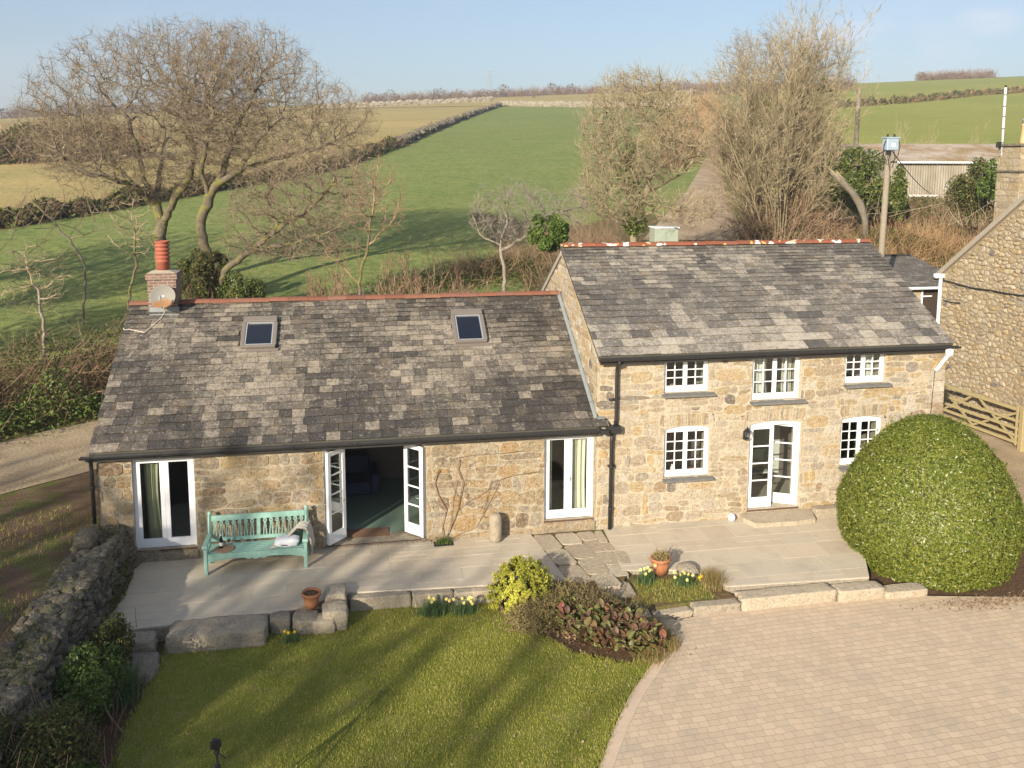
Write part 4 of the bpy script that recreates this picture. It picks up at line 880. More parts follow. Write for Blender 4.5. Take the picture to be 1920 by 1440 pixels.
while s < L_:
    x = xl-rng.uniform(0, .3)
    while x < xr-.05:
        w = rng.uniform(.28, .42); b0 = len(V)
        for (xx, ss, h_) in ((x+.002, s, .026), (x+w-.002, s, .024), (x+w-.002, s+.28, .006), (x+.002, s+.28, .006), (x+.002, s, .01), (x+w-.002, s, .01)): V.append((max(xx, xl), yo-.1+ss*cs_-h_*sn_, ze_+ss*sn_+h_*cs_))
        F += [(b0, b0+1, b0+2, b0+3), (b0+4, b0+5, b0+1, b0)]; tn += [min(1, max(0, .3+rng.gauss(0, .12)))]*2; x += w
    s += .24
mk('slates', V, F, M['slate_r'], rf, attr={'tone': tn})
mb = MB(); mb.box(xl, xr, yr_-.12, yr_+.12, zr_+.01, zr_+.09, .02); mb.build('ridge_tiles', M['fascia'], rf)
mb = MB(); mb.box(PY(1697, 540, yo)[0], xr, yo-.22, yo-.11, ze_-.11, ze_+.0, .02); mb.build('gutter', M['upvc'], Ob)
mb = MB(); mb.box(dx0+.01, dx1+.29, yo+.26, yo+.32, -.2, dz-.01); [mb.box(dx0+.01+i*.13, dx0+.012+i*.13, yo+.252, yo+.258, -.2, dz-.02) for i in range(1, 9)]; dd = mb.build('door', M['darkdoor'], Ob)
mb = MB(); mb.box(dx0-.03, dx0+.05, yo+.17, yo+.25, -.2, dz+.02); mb.build('frame', M['upvc'], Ob)
mb = MB(); mb.box(dx0+.05, dx0+.55, yo+.235, yo+.25, dz-.30, dz-.24); mb.build('hinge', M['upvc'], dd)

# ---------------------------------------------------------------- field gate
gt = thing('field_gate', 'weathered timber five bar gate with crossed braces standing open against the barn', 'gate', (14.6, 5.5, -.1))
g0 = np.array([14.50, 7.05]); g1 = np.array([14.86, 3.9]); gd = g1-g0; gl_ = np.linalg.norm(gd); gd = gd/gl_
ang = math.atan2(gd[1], gd[0]); XG = Matrix.Translation((g0[0], g0[1], 0)) @ Matrix.Rotation(ang, 4, 'Z')
z0 = -.02
for i, z in enumerate((.02, .24, .47, .72, 1.08)):
    mb = MB(XG); mb.box(0, gl_, -.02, .02, z0+z, z0+z+(.09 if i < 4 else .11), .004); mb.build('rail', M['oakgate'], gt)
for q in (0, gl_-.08): mb = MB(XG); mb.box(q, q+.08, -.055, -.021, z0-.02, z0+1.24, .005); mb.build('stile', M['oakgate'], gt)
def brace(x0, z0_, x1, z1_, yy):
    mb = MB(XG); d = Vector((x1-x0, 0, z1_-z0_)).normalized(); nx, nz = -d.z*.035, d.x*.035
    mb.prism([(x0-nx, z0_-nz), (x1-nx, z1_-nz), (x1+nx, z1_+nz), (x0+nx, z0_+nz)], yy, yy+.028); mb.build('brace', M['oakgate'], gt)
brace(.05, .92, gl_*.42, .08, .021); brace(.05, .30, gl_*.42, 1.12, .050); brace(gl_*.45, 1.12, gl_-.1, .05, .022); brace(gl_*.42, .10, gl_-.1, 1.0, .051)
mb = MB(); mb.box(14.80, 14.98, 3.66, 3.84, -.3, 1.28, .012); tag(mb.build('gate_post', M['oakgate'], loc=(14.9, 3.75, -.3)), 'square timber post at the near end of the field gate', 'gate post')

# ---------------------------------------------------------------- poles
def pole(name, label, base, top, r, cat='utility pole', mat='polewood', sink=.6):
    t = thing(name, label, cat, base); b = np.array(base)-np.array([0, 0, sink]); mb = MB(); mb.tube([b, (b+np.array(top))/2, top], [r*1.15, r*1.05, r*.85], 12); mb.build('shaft', M[mat], t, True); return t
tb = np.array([15.75, 12.99, 0.]); tt = np.array([15.75, 12.99, 9.3]); tb = DP(1645, 560, 36); tb = np.array([tb[0], tb[1], float(hgt(tb[0], tb[1]))]); tt = DP(1667, 268, 36.3)
tp = pole('utility_pole', 'stout wooden pole carrying a blue grey transformer box behind the house ridge', tb, tt, .125)
XB = Matrix.Translation(Vector(DP(1670, 268, 35.9))); mb = MB(XB); mb.box(-.26, .26, -.18, .18, -.30, .22, .03); mb.box(-.30, .30, -.21, .21, .18, .235, .01); bxo = mb.build('transformer_box', M['txbox'], tp)
mb = MB(XB); mb.box(-.06, .10, -.186, -.181, -.16, -.02); mb.build('plate', M['label'], bxo)
mb = MB(XB)
for s_ in (-1, 1):
    mb.tube([(s_*.28, -.1, .1), (s_*.36, -.1, -.1), (s_*.33, -.05, -.5), (s_*.12, 0, -.75)], .018, 6); mb.tube([(s_*.1, -.1, -.3), (s_*.16, -.1, -.6), (s_*.05, -.1, -1.0)], .018, 6)
    mb.lathe([(.03, 0), (.05, .03), (.03, .06), (.05, .09), (.02, .12)], (s_*.15, 0, .235), 8)
mb.build('cable_loop', M['cable'], tp)
lb = T(1597, 414); dd_ = (lb-CAM)@FH; lt = DP(1611, 163, dd_*.995)
lp = pole('utility_pole', 'tall bare wooden pole leaning slightly right of the multi stemmed tree', lb, lt, .17)
mb = MB(); mb.tube([lt-np.array([0, 0, .25]), lt-np.array([.3, 0, .15])], .03, 6); mb.build('peg', M['polewood'], lp)
for (px, yb, yt, lab) in ((1295, 249, 165, 'pale wooden pole with crossarm rising above the track hedge, nearer of the two'), (1322, 205, 170, 'small distant wooden pole with crossarm near the top of the track')):
    b = T(px, yb); d_ = (b-CAM)@FH; t_ = DP(px, yt, d_); q = pole('utility_pole', lab, b, t_, .11 if yb > 220 else .14)
    mb = MB(); mb.box(t_[0]-1.0, t_[0]+1.0, t_[1]-.05, t_[1]+.05, t_[2]-.45, t_[2]-.3); mb.build('crossarm', M['polewood'], q)
def sag(a, b, s, n=14):
    a, b = np.array(a), np.array(b); return [a+(b-a)*i/n-np.array([0, 0, s*4*(i/n)*(1-i/n)]) for i in range(n+1)]
mb = MB(); mb.tube(sag(DP(1666, 278, 36.2), DP(1603, 292, dd_), .3), .022, 5); tag(mb.build('overhead_cable', M['cable'], loc=tuple(DP(1640, 285, 40))), 'short dark cable between the transformer pole and the leaning pole', 'cable')
mb = MB(); mb.tube(sag(DP(1604, 292, dd_), T(1295, 249)+np.array([0, 0, 6]), 1.5), .03, 5); tag(mb.build('overhead_cable', M['cable'], loc=tuple(DP(1500, 285, 80))), 'long dark cable sagging from the leaning pole across the track', 'cable')
mb = MB(); mb.tube(sag(DP(1672, 282, 36.1), DP(1745, 363, 60), .2), .02, 5); tag(mb.build('overhead_cable', M['cable'], loc=tuple(DP(1700, 320, 45))), 'thin dark cable dropping from the transformer pole to the sheet metal shed', 'cable')
def pylon(px, yb, yt, d_, lab):
    b, t_ = DP(px, yb, d_), DP(px, yt, d_); h = t_[2]-b[2]; mb = MB(); w = h*.13; c = [(-1, -1), (1, -1), (1, 1), (-1, 1)]; r = .075
    P = lambda k, f: Vector((b[0]+c[k][0]*w*(1-.85*f), b[1]+c[k][1]*w*(1-.85*f), b[2]+h*f))
    lv = [0, .18, .34, .48, .6, .7, .8, .9, 1]
    for k in range(4):
        mb.tube([P(k, 0), P(k, 1)], r, 4)
        for i in range(len(lv)-1): mb.tube([P(k, lv[i]), P((k+1) % 4, lv[i+1])], r*.6, 4); mb.tube([P((k+1) % 4, lv[i]), P(k, lv[i+1])], r*.6, 4)
    for f, wd in ((.66, .22), (.8, .26), (.93, .16)): mb.tube([(b[0]-h*wd, b[1], b[2]+h*f), (b[0], b[1], b[2]+h*(f+.03)), (b[0]+h*wd, b[1], b[2]+h*f)], r*.8, 4)
    tag(mb.build('pylon', M['steel'], loc=tuple(b-np.array([0, 0, 0]))), lab, 'pylon')
pylon(918, 200, 130, 640, 'faint lattice pylon on the skyline over the green field'); pylon(1624, 172, 112, 640, 'faint lattice pylon on the skyline right of the multi stemmed tree')
# cabinet
cb = thing('utility_cabinet', 'pale green cabinet standing at the foot of the farm track', 'cabinet', T(1250, 452))
d_ = 40.; p0 = DP(1228, 462, d_); p1 = DP(1272, 427, d_); p2 = DP(1272, 462, d_)
mb = MB(); mb.box(p0[0], p0[0]+(p1[0]-p0[0])+.1, p0[1], p0[1]+.8, p0[2]-.8, p1[2]-.04, .02); mb.build('body', M['cabinet'], cb); mb = MB(); mb.box(p0[0]-.04, p1[0]+.14, p0[1]-.04, p0[1]+.84, p1[2]-.039, p1[2]+.02, .01); mb.build('lid', M['label'], cb)
mb = MB(); xm = (p0[0]+p1[0])/2+.05; mb.box(xm-.01, xm+.01, p0[1]-.006, p0[1]-.001, p0[2]-.6, p1[2]-.1); mb.box(p0[0]+.04, xm-.03, p0[1]-.012, p0[1]-.001, p0[2]-.6, p1[2]-.1); mb.box(xm+.03, p1[0]+.06, p0[1]-.012, p0[1]-.001, p0[2]-.6, p1[2]-.1); mb.build('door_panel', M['cabinet'], cb)
# ---------------------------------------------------------------- sheet metal shed
sb = T(1700, 392); ds = (sb-CAM)@FH
Sh = thing('farm_shed', 'long corrugated farm shed with mossy sheet roof and white gutter behind the brambles', 'shed', sb)
XS = Matrix.Translation(Vector((sb[0], sb[1], 0))) @ Matrix.Rotation(-_a, 4, 'Z')
lat = lambda px: (px-1700)/CF*ds; zz = lambda py, dd=0: CAM[2]-(py-296.1)/CF*(ds+dd)
x0_, x1_ = lat(1628), lat(1960); ze3 = zz(300); zr3 = zz(268, 7.); zb3 = sb[2]-.5
def corr(X, x0, x1, f0, f1, mat, name, par, pitch=.20, amp=.03):
    n = int((x1-x0)/pitch*4); V = []
    for i in range(n+1):
        x = x0+(x1-x0)*i/n; a = amp*math.sin(i*math.pi/2); 
        for f in (f0, f1): y, z, ny, nz = f; V.append(tuple(X @ Vector((x, y+ny*a, z+nz*a))))
    return mk(name, V, [(2*i, 2*i+2, 2*i+3, 2*i+1) for i in range(n)], mat, par)
corr(XS, x0_, x1_, (0, zb3, 1, 0), (0, ze3, 1, 0), M['cladding'], 'wall', Sh)
corr(XS, x0_-.3, x1_, (-.3, ze3-.02, 0, 1), (7., zr3, 0, 1), M['sheetroof'], 'roof', Sh)
mb = MB(XS); mb.box(x0_, x0_+.1, .1, 14, zb3, ze3-.1); mb.box(x0_, x1_, 13.9, 14, zb3, ze3-.1); mb.add([(x0_-.3, 14.3, ze3-.1), (x1_, 14.3, ze3-.1), (x1_, 7., zr3), (x0_-.3, 7., zr3)], [(0, 1, 2, 3)]); mb.add([(x0_+.01, 0.1, ze3-.1), (x0_+.01, 13.9, ze3-.1), (x0_+.01, 7, zr3)], [(0, 1, 2)]); mb.build('rear_wall', M['cladding'], Sh)
mb = MB(XS); mb.box(lat(1674), x1_, -.42, -.3, ze3-.16, ze3-.02); mb.build('gutter', M['upvc'], Sh)
mb = MB(XS); wa, wb_, wc, wd_ = lat(1702), lat(1756), zz(380), zz(362); mb.box(wa, wb_, -.14, -.06, wd_-.16, wd_); [mb.box(q, q+.14, -.14, -.06, wc-.5, wd_-.161) for q in (wa, wb_-.14)]; w_ = mb.build('window', M['upvc'], Sh)
mb = MB(XS); mb.box(wa+.14, wb_-.14, -.10, -.09, wc-.5, wd_-.16); mb.build('pane', M['blackplastic'], w_)
mb = MB(XS); q = lat(1517+0); mb.build('x', M['upvc'], Sh) if 0 else None

# ================================================================= TERRACE THINGS
# bench
bn = thing('garden_bench', 'sea green painted wooden bench with heart cut slats on the left terrace', 'bench', (-7.85, -.6, 0))
b0, b1 = -8.95, -6.78; yf, yb_ = -.94, -.34; mt = M['bench']
for x in (b0, b1-.075):
    mb = MB(); mb.box(x, x+.075, yf, yf+.075, .003, .64, .006); mb.build('leg', mt, bn)
    mb = MB(); mb.tube([(x+.037, yb_, .003), (x+.037, yb_, .45), (x+.037, yb_+.12, 1.08)], .04, 4); mb.lathe([(.045, 0), (.05, .03), (.02, .07)], (x+.037, yb_+.12, 1.08), 8); mb.build('leg', mt, bn)
    mb = MB(); mb.box(x-.02, x+.095, yf-.06, yb_+.02, .641, .675, .012); mb.tube([(x-.02, yf-.03, .645), (x+.095, yf-.03, .645)], .045, 10); mb.build('armrest', mt, bn)
    mb = MB(); mb.box(x+.02, x+.055, yf+.076, yb_-.04, .36, .44); mb.build('side_rail', mt, bn)
for i in range(6):
    y = yf+.01+i*.095; mb = MB(); mb.box(b0+.08, b1-.08, y, y+.085, .44, .462, .005); mb.build('seat_slat', mt, bn)
mb = MB(); P = [(b0+.076, .438)]; W_ = b1-b0-.152; n = 48
low = []
for i in range(n+1):
    t = i/n; u = abs(t-.5)*2
    z = .30+.0*u; z = .33-.07*(u**3)-.055*math.exp(-((u-.0)/.07)**2)-.04*math.exp(-((u-.16)/.06)**2)+.012
    if u > .96: z = .25
    low.append((b0+.076+W_*t, z))
mb.prism([(b0+.076, .438)]+low+[(b1-.076, .438)], yf+.02, yf+.045); mb.build('apron', mt, bn)
Xb = lambda z: yb_+.12*max(0, (z-.45)/.63)
def slantbox(x0, x1, z0, z1, t0=-.018, t1=.018):
    mb = MB(); mb.add([(x0, Xb(z0)+t0, z0), (x1, Xb(z0)+t0, z0), (x1, Xb(z1)+t0, z1), (x0, Xb(z1)+t0, z1), (x0, Xb(z0)+t1, z0), (x1, Xb(z0)+t1, z0), (x1, Xb(z1)+t1, z1), (x0, Xb(z1)+t1, z1)], [(0, 1, 2, 3), (5, 4, 7, 6), (0, 4, 5, 1), (3, 2, 6, 7), (0, 3, 7, 4), (1, 5, 6, 2)]); return mb
slantbox(b0+.075, b1-.075, .935, 1.05).build('top_rail', mt, bn); slantbox(b0+.075, b1-.075, .50, .575).build('lower_rail', mt, bn)
xm = (b0+b1)/2; slantbox(xm-.04, xm+.04, .576, .934).build('centre_post', mt, bn)
def splat(xc):
    mb = MB(); f = lambda x, z: (xc+x, Xb(z)-.008, z)
    def ring(outer, inner):
        n = len(outer); b = [f(*p) for p in outer]+[f(*p) for p in inner]; bk = [(q[0], q[1]+.016, q[2]) for q in b]
        fs = [(i, (i+1) % n, n+(i+1) % n, n+i) for i in range(n)]+[(2*n+(i+1) % n, 2*n+i, 3*n+i, 3*n+(i+1) % n) for i in range(n)]
        fs += [((i+1) % n, i, 2*n+i, 2*n+(i+1) % n) for i in range(n)]+[(n+i, n+(i+1) % n, 3*n+(i+1) % n, 3*n+i) for i in range(n)]
        mb.add(b+bk, fs)
    n = 14; oc, hc = [], []
    for k in range(n):
        a = 2*math.pi*k/n; oc.append((.043*math.sin(a), .885+.05*math.cos(a)))
        hc.append((.0014*16*math.sin(a)**3*1.05, .885+.0014*(13*math.cos(a)-5*math.cos(2*a)-2*math.cos(3*a)-math.cos(4*a))))
    ring(oc, hc)
    for s_ in (-1, 1):
        P = [(s_*.004, .84), (s_*.022, .845), (s_*.045, .58), (s_*.020, .576), (s_*.012, .72)]
        if s_ < 0: P = P[::-1]
        a = [f(*p) for p in P]; bb = [(q[0], q[1]+.016, q[2]) for q in a]; m = len(P)
        mb.add(a+bb, [tuple(range(m-1, -1, -1)), tuple(range(m, 2*m))]+[(i, (i+1) % m, (i+1) % m+m, i+m) for i in range(m)])
    mb.box(xc-.02, xc+.02, Xb(.93)-.008, Xb(.93)+.008, .92, .945)
    mb.build('splat', mt, bn)
for s_ in (-1, 1):
    for i in range(7): splat(xm+s_*(.14+i*.132))
# things on the bench
sz = .463
mb = MB(); mb.lathe([(.01, 0), (.21, .001), (.215, .012), (.20, .02), (.01, .018)], (-8.55, -.70, sz), 28); tag(mb.build('tray', M['wicker'], smooth=False, loc=(-8.55, -.70, sz)), 'round brown woven tray on the left end of the green bench', 'tray')
mb = MB(); mb.lathe([(.036, 0), (.038, .01), (.038, .19), (.014, .25), (.014, .31)], (-8.62, -.66, sz+.021), 16); bo = tag(mb.build('wine_bottle', M['bottle'], smooth=True, loc=(-8.62, -.66, sz+.021)), 'dark wine bottle standing on the round tray on the bench', 'bottle')
mb = MB(); mb.lathe([(.0405, .05), (.0405, .13)], (-8.62, -.66, sz+.021), 16); mb.build('label', M['plaster'], bo); mb = MB(); mb.lathe([(.016, .28), (.016, .315), (.005, .318)], (-8.62, -.66, sz+.021), 12); mb.build('cap', M['cushion'], bo)
mb = MB(); mb.lathe([(.035, 0), (.035, .004), (.005, .01), (.004, .09), (.03, .12), (.04, .15), (.032, .20), (.030, .20), (.038, .15), (.003, .11)], (-8.46, -.64, sz+.021), 16); tag(mb.build('wine_glass', M['glass'], smooth=True, loc=(-8.46, -.64, sz+.021)), 'stemmed glass of red wine beside the bottle on the tray', 'wine glass')
wgo = bpy.data.objects[-1] if 0 else None
def blob(name, mat, c, r, seed, amp=.2, freq=3., sq=None, nu=28, nv=18, parent=None, loc=True):
    V = []
    for j in range(nv+1):
        for i in range(nu):
            a, b = 2*math.pi*i/nu, math.pi*j/nv; p = Vector((math.cos(a)*math.sin(b), math.sin(a)*math.sin(b), -math.cos(b)))
            if sq: p = Vector([math.copysign(abs(v)**sq, v) for v in p])
            k = 1+amp*mnoise.fractal(p*freq+Vector((seed*7.1, seed, 0)), 1., 2., 4); V.append((c[0]+p.x*r[0]*k, c[1]+p.y*r[1]*k, c[2]+p.z*r[2]*k))
    F = [(j*nu+i, j*nu+(i+1) % nu, (j+1)*nu+(i+1) % nu, (j+1)*nu+i) for j in range(nv) for i in range(nu)]
    return mk(name, V, F, mat, parent, smooth=True, loc=c if loc and parent is None else None)
tag(blob('cushion', M['cushion'], (-7.22, -.70, sz+.09), (.27, .17, .10), 3, .12, 2., .7), 'white scatter cushion lying on the right end of the green bench', 'cushion')
mb = MB(); mb.box(-7.34, -7.20, -.89, -.80, sz+.055, sz+.066, .004); tag(mb.build('folded_glasses', M['blackplastic'], loc=(-7.27, -.85, sz+.05)), 'dark folded glasses lying in front of the white cushion', 'glasses')
# throw draped over the right arm
V = []; nu, nv = 26, 40; path = [(-7.55, -.78, sz+.012), (-7.35, -.66, sz+.03), (-7.12, -.52, sz+.22), (-6.98, -.46, sz+.34), (-6.88, -.45, .80), (-6.80, -.46, .78), (-6.72, -.48, .62), (-6.69, -.50, .42), (-6.70, -.52, .28)]
for j in range(nv+1):
    t = j/nv*(len(path)-1); i0 = min(int(t), len(path)-2); fpt = Vector(path[i0]).lerp(Vector(path[i0+1]), t-i0)
    wd = .13+.10*math.sin(math.pi*min(1, j/nv*1.1))
    for i in range(nu+1):
        u = i/nu-.5; w = .022*math.sin(u*30+j*.25)+.015*mnoise.noise(Vector((u*6, j*.15, 2))); V.append((fpt.x+w*(1 if j > 24 else .3)+u*.06, fpt.y+u*wd*2, fpt.z+(w if j < 26 else 0)+.02*(j < 10)))
F = [(j*(nu+1)+i, j*(nu+1)+i+1, (j+1)*(nu+1)+i+1, (j+1)*(nu+1)+i) for j in range(nv) for i in range(nu)]
tw = tag(mk('throw_blanket', V, F, M['throw'], loc=(-7.0, -.5, .5), smooth=True), 'beige knitted throw draped over the right arm of the green bench', 'throw')
mb = MB(); [mb.tube([(-6.70, -.76+i*.03, .30), (-6.70+.01*(i % 3), -.76+i*.03, .20)], .006, 4) for i in range(17)]; mb.build('fringe', M['throw'], tw)

# satellite dish on the chimney
dc = Vector(PY(304.5, 556, 3.45)); t = thing('satellite_dish', 'old rusty grey satellite dish mounted in front of the brick chimney', 'satellite dish', dc)
k = N('rusty dish'); gr = k.n.new('ShaderNodeTexCoord'); sp = k.n.new('ShaderNodeSeparateXYZ'); k.l.new(gr.outputs['Object'], sp.inputs[0])
rs = k.math('ADD', k.math('MULTIPLY', sp.outputs[2], -3.2), k.math('MULTIPLY', k.noise(9, 5, .6), 1.1)); rs = k.math('SUBTRACT', rs, k.math('MULTIPLY', k.math('ABSOLUTE', sp.outputs[0]), 1.8)); c_ = k.mix(k.ramp(rs, [(.42, 0), (.85, 1)]), (.22, .21, .185), (.25, .13, .055)); k.col(c_, .7); M['dish'] = k.m
nrm = Vector((-.12, -.93, .30)).normalized(); zax = nrm; xax = Vector((0, 0, 1)).cross(zax).normalized(); yax = zax.cross(xax)
XD = Matrix.Translation(dc) @ Matrix((xax, yax, zax)).transposed().to_4x4()
mb = MB(XD @ Matrix.Diagonal((1.08, 1, 1, 1))); R_ = .285; pr = [(R_*i/8, .30*(R_*i/8)**2*3.2) for i in range(0, 9)]
mb.lathe([(max(.001, r), z-.09) for r, z in pr]+[(R_+.012, pr[-1][1]-.085), (R_+.012, pr[-1][1]-.10)]+[(max(.001, r), z-.10) for r, z in pr[::-1]], (0, 0, 0), 32); mb.build('reflector', M['dish'], t, True)
mb = MB(XD); mb.tube([(0, -R_, .0), (.03, -R_-.02, .12), (.06, -.10, .34)], .010, 6); mb.tube([(.06, -.13, .33), (.055, -.05, .36)], .028, 8); mb.build('feed_arm', M['steel'], t)
mb = MB(); mb.tube([dc+Vector((0, .09, 0)), dc+Vector((.02, .22, -.02)), dc+Vector((.02, .30, -.1))], .022, 8); mb.build('bracket', M['steel'], t)
f_ = lambda px, py: (lambda q: (q[0], -.222+q[1]*CS-.045*SN, 2.611+q[1]*SN+.045*CS))(srange(px, py))
mb = MB(); mb.tube([tuple(dc+Vector((.05, -.1, -.25)))]+[f_(*q) for q in ((310, 586), (303, 598), (292, 608), (283, 616), (274, 624), (271, 626), (258, 623), (243, 620), (234, 621), (232, 618))], .011, 6); tag(mb.build('aerial_cable', M['pale_cable'], loc=tuple(dc)), 'pale loose cable trailing from the dish down the slates', 'cable')
# tripod camera at the lower edge
t = thing('camera_tripod', 'black camera tripod standing on the lawn at the bottom edge', 'tripod', (-7.57, -8.4, -.3)); tx, ty = -7.57, -8.40
mb = MB(); mb.tube([(tx, ty, .45), (tx, ty, 1.03)], .017, 8); mb.tube([(tx, ty, .78), (tx, ty, .86)], .04, 10); mb.build('centre_column', M['blackplastic'], t)
for a in (90, 210, 330):
    c_, s_ = math.cos(rad(a)), math.sin(rad(a)); mb = MB(); mb.tube([(tx+.03*c_, ty+.03*s_, .82), (tx+.28*c_, ty+.28*s_, .2), (tx+.5*c_, ty+.5*s_, -.3)], [.022, .017, .012], 8); mb.build('leg', M['blackplastic'], t)
mb = MB(); mb.lathe([(.035, 0), (.04, .02), (.03, .06), (.045, .08), (.045, .09)], (tx, ty, 1.03), 12); mb.tube([(tx, ty, 1.06), (tx+.12, ty-.1, 1.02)], .009, 6); mb.build('head', M['blackplastic'], t)
mb = MB(Matrix.Translation((tx-.01, ty, 1.12)) @ Matrix.Rotation(rad(20), 4, 'Z')); mb.box(-.07, .07, -.035, .035, .0, .095, .01); mb.box(-.03, .03, -.03, .03, .095, .12, .008); mb.tube([(0, .035, .045), (0, .10, .045)], .034, 12); mb.build('camera_body', M['blackplastic'], t)
# wine
o = [q for q in bpy.data.objects if q.name.startswith('wine_glass')][0]
mb = MB(); mb.lathe([(.005, .115), (.028, .123), (.036, .15), (.035, .165), (.001, .165)], (-8.46, -.64, sz+.021), 14); mb.build('wine', plain('red wine', (.05, .004, .01), .1), o, True)
# ================================================================= GROUND
def struct(o): o['kind'] = 'structure'; return o
def axis(a, b, fine, lo, hi):
    out = list(np.arange(a, b+1e-6, fine)); s = fine; v = b
    while v < hi: s *= 1.09; v += s; out.append(v)
    s = fine; v = a; pre = []
    while v > lo: s *= 1.09; v -= s; pre.append(v)
    return np.array(pre[::-1]+out)
xs = axis(-30, 30, .5, -620, 620); ys = axis(-26, 34, .5, -60, 720)
Xg, Yg = np.meshgrid(xs, ys); Zg = hgt(Xg, Yg)
d_ = (Xg-CAM[0])*FH[0]+(Yg-CAM[1])*FH[1]
Zg = Zg+.35*np.sin(Xg*.06+1)*np.sin(Yg*.05)*sst(d_, 50, 120)*0
nx = len(xs); I = np.arange(nx*len(ys)).reshape(len(ys), nx)
Fq = np.stack([I[:-1, :-1], I[:-1, 1:], I[1:, 1:], I[1:, :-1]], -1).reshape(-1, 4)
struct(mk('ground', np.stack([Xg, Yg, Zg], -1).reshape(-1, 3), Fq, M['field'], smooth=True))
def drape_mask(name, x0, x1, y0, y1, st, mask, lift, mat):
    a = np.arange(x0, x1+1e-6, st); b = np.arange(y0, y1+1e-6, st); X, Y = np.meshgrid(a, b); Z = hgt(X, Y)+lift
    I = np.arange(X.size).reshape(X.shape); Fq = np.stack([I[:-1, :-1], I[:-1, 1:], I[1:, 1:], I[1:, :-1]], -1).reshape(-1, 4)
    cx = X.ravel()[Fq].mean(1); cy = Y.ravel()[Fq].mean(1); k = mask(cx, cy)
    Fq = Fq[k]; u, inv = np.unique(Fq, return_inverse=True)
    V = np.stack([X.ravel(), Y.ravel(), Z.ravel()], -1)[u]
    return struct(mk(name, V, inv.reshape(-1, 4), mat, smooth=True))
def strip(name, A, B, lift, mat, nv=60, nu=60):
    """ground-hugging sheet between two polylines"""
    def res(P, n):
        P = np.array([p[:2] for p in P], float); L = np.r_[0, np.cumsum(np.linalg.norm(np.diff(P, axis=0), axis=1))]; t = np.linspace(0, L[-1], n)
        return np.stack([np.interp(t, L, P[:, 0]), np.interp(t, L, P[:, 1])], -1)
    a, b = res(A, nu), res(B, nu); t = np.linspace(0, 1, nv)[:, None, None]; P = a[None]*(1-t)+b[None]*t
    Z = hgt(P[..., 0], P[..., 1])+(lift if not callable(lift) else lift(P)); I = np.arange(nu*nv).reshape(nv, nu)
    Fq = np.stack([I[:-1, :-1], I[:-1, 1:], I[1:, 1:], I[1:, :-1]], -1).reshape(-1, 4)
    return struct(mk(name, np.concatenate([P, Z[..., None]], -1).reshape(-1, 3), Fq, mat, smooth=True))
bankd = lambda x, y: (x-LF0[0])*LN[0]+(y-LF0[1])*LN[1]
drape_mask('verge', -44, -11.0, -26, 26, .25, lambda x, y: (bankd(x, y) < .3), .008, M['verge'])
def wob(P, s): return np.array([[p[0]+.18*mnoise.noise(Vector((p[0]*.7, p[1]*.7, s))), p[1]+.18*mnoise.noise(Vector((p[0]*.7, p[1]*.7, s+5)))] for p in P])
tt_ = np.linspace(-30, 26, 90)
farE = np.array([LF0+_ld*t+LN*.05 for t in tt_]); nearE = np.array([LF0+_ld*t-LN*4.45 for t in tt_])
strip('lane', wob(nearE, 1), wob(farE, 2), .03, M['lane'], 14, 120)
drape_mask('bank_ground', -46, -7, -4, 42, .4, lambda x, y: (bankd(x, y) > -.1) & (bankd(x, y) < 6), .02, M['scrub'])
# pasture beyond the field hedge
fieldline = [(-160, 445), (0, 428), (120, 408), (250, 386), (400, 358), (560, 330), (640, 312), (700, 290), (740, 275), (800, 250), (870, 222), (938, 199)]
FLP = [T(*q) for q in fieldline]
top = [DP(px, 200, 410.) for px, _ in fieldline]
top[-1] = FLP[-1]+np.array([FH[0], FH[1], 0])*1.; top[-2] = DP(890, 200, 330.); top[-3] = DP(830, 200, 370.)
strip('pasture', FLP, top, .12, M['straw'], 120, 140)
a = T(938, 199.5); b = T(1345, 202)
strip('far_pasture', [DP(600, 200, 335), a, b], [DP(600, 200, 430), DP(938, 200, 430), DP(1345, 200, 430)], .25, M['straw'], 20, 30)
strip('right_field', [DP(px, 200, 84) for px in (1470, 1600, 1750, 2100)], [DP(px, 200, 430) for px in (1420, 1600, 1750, 2100)], lambda P: .10+0*P[..., 0], M['field_y'], 160, 60)
# farm track
trL = [(1205, 452), (1230, 425), (1254, 395), (1285, 365), (1302, 335), (1318, 305), (1328, 285), (1336, 262), (1345, 240)]
trR = [(1435, 452), (1395, 425), (1374, 395), (1360, 365), (1357, 335), (1354, 305), (1352, 285), (1354, 262), (1358, 240)]
strip('track', wob([T(*q) for q in trL], 3), wob([T(*q) for q in trR], 4), .06, M['track'], 10, 120)
drape_mask('scrub_ground', -8, 60, 8.3, 55, .8, lambda x, y: ((x-CAM[0])*FH[0]+(y-CAM[1])*FH[1] < 66+3*np.sin(x*.5)) & ((x > 3) | (y < 14)), .03, M['scrub'])
drape_mask('farm_lane', 8.2, 26, -4.9, 16, .3, lambda x, y: (x > 9.0+.25*np.sin(y*2)-.55*np.clip(y+3, -2, 0)), .02, M['lane'])
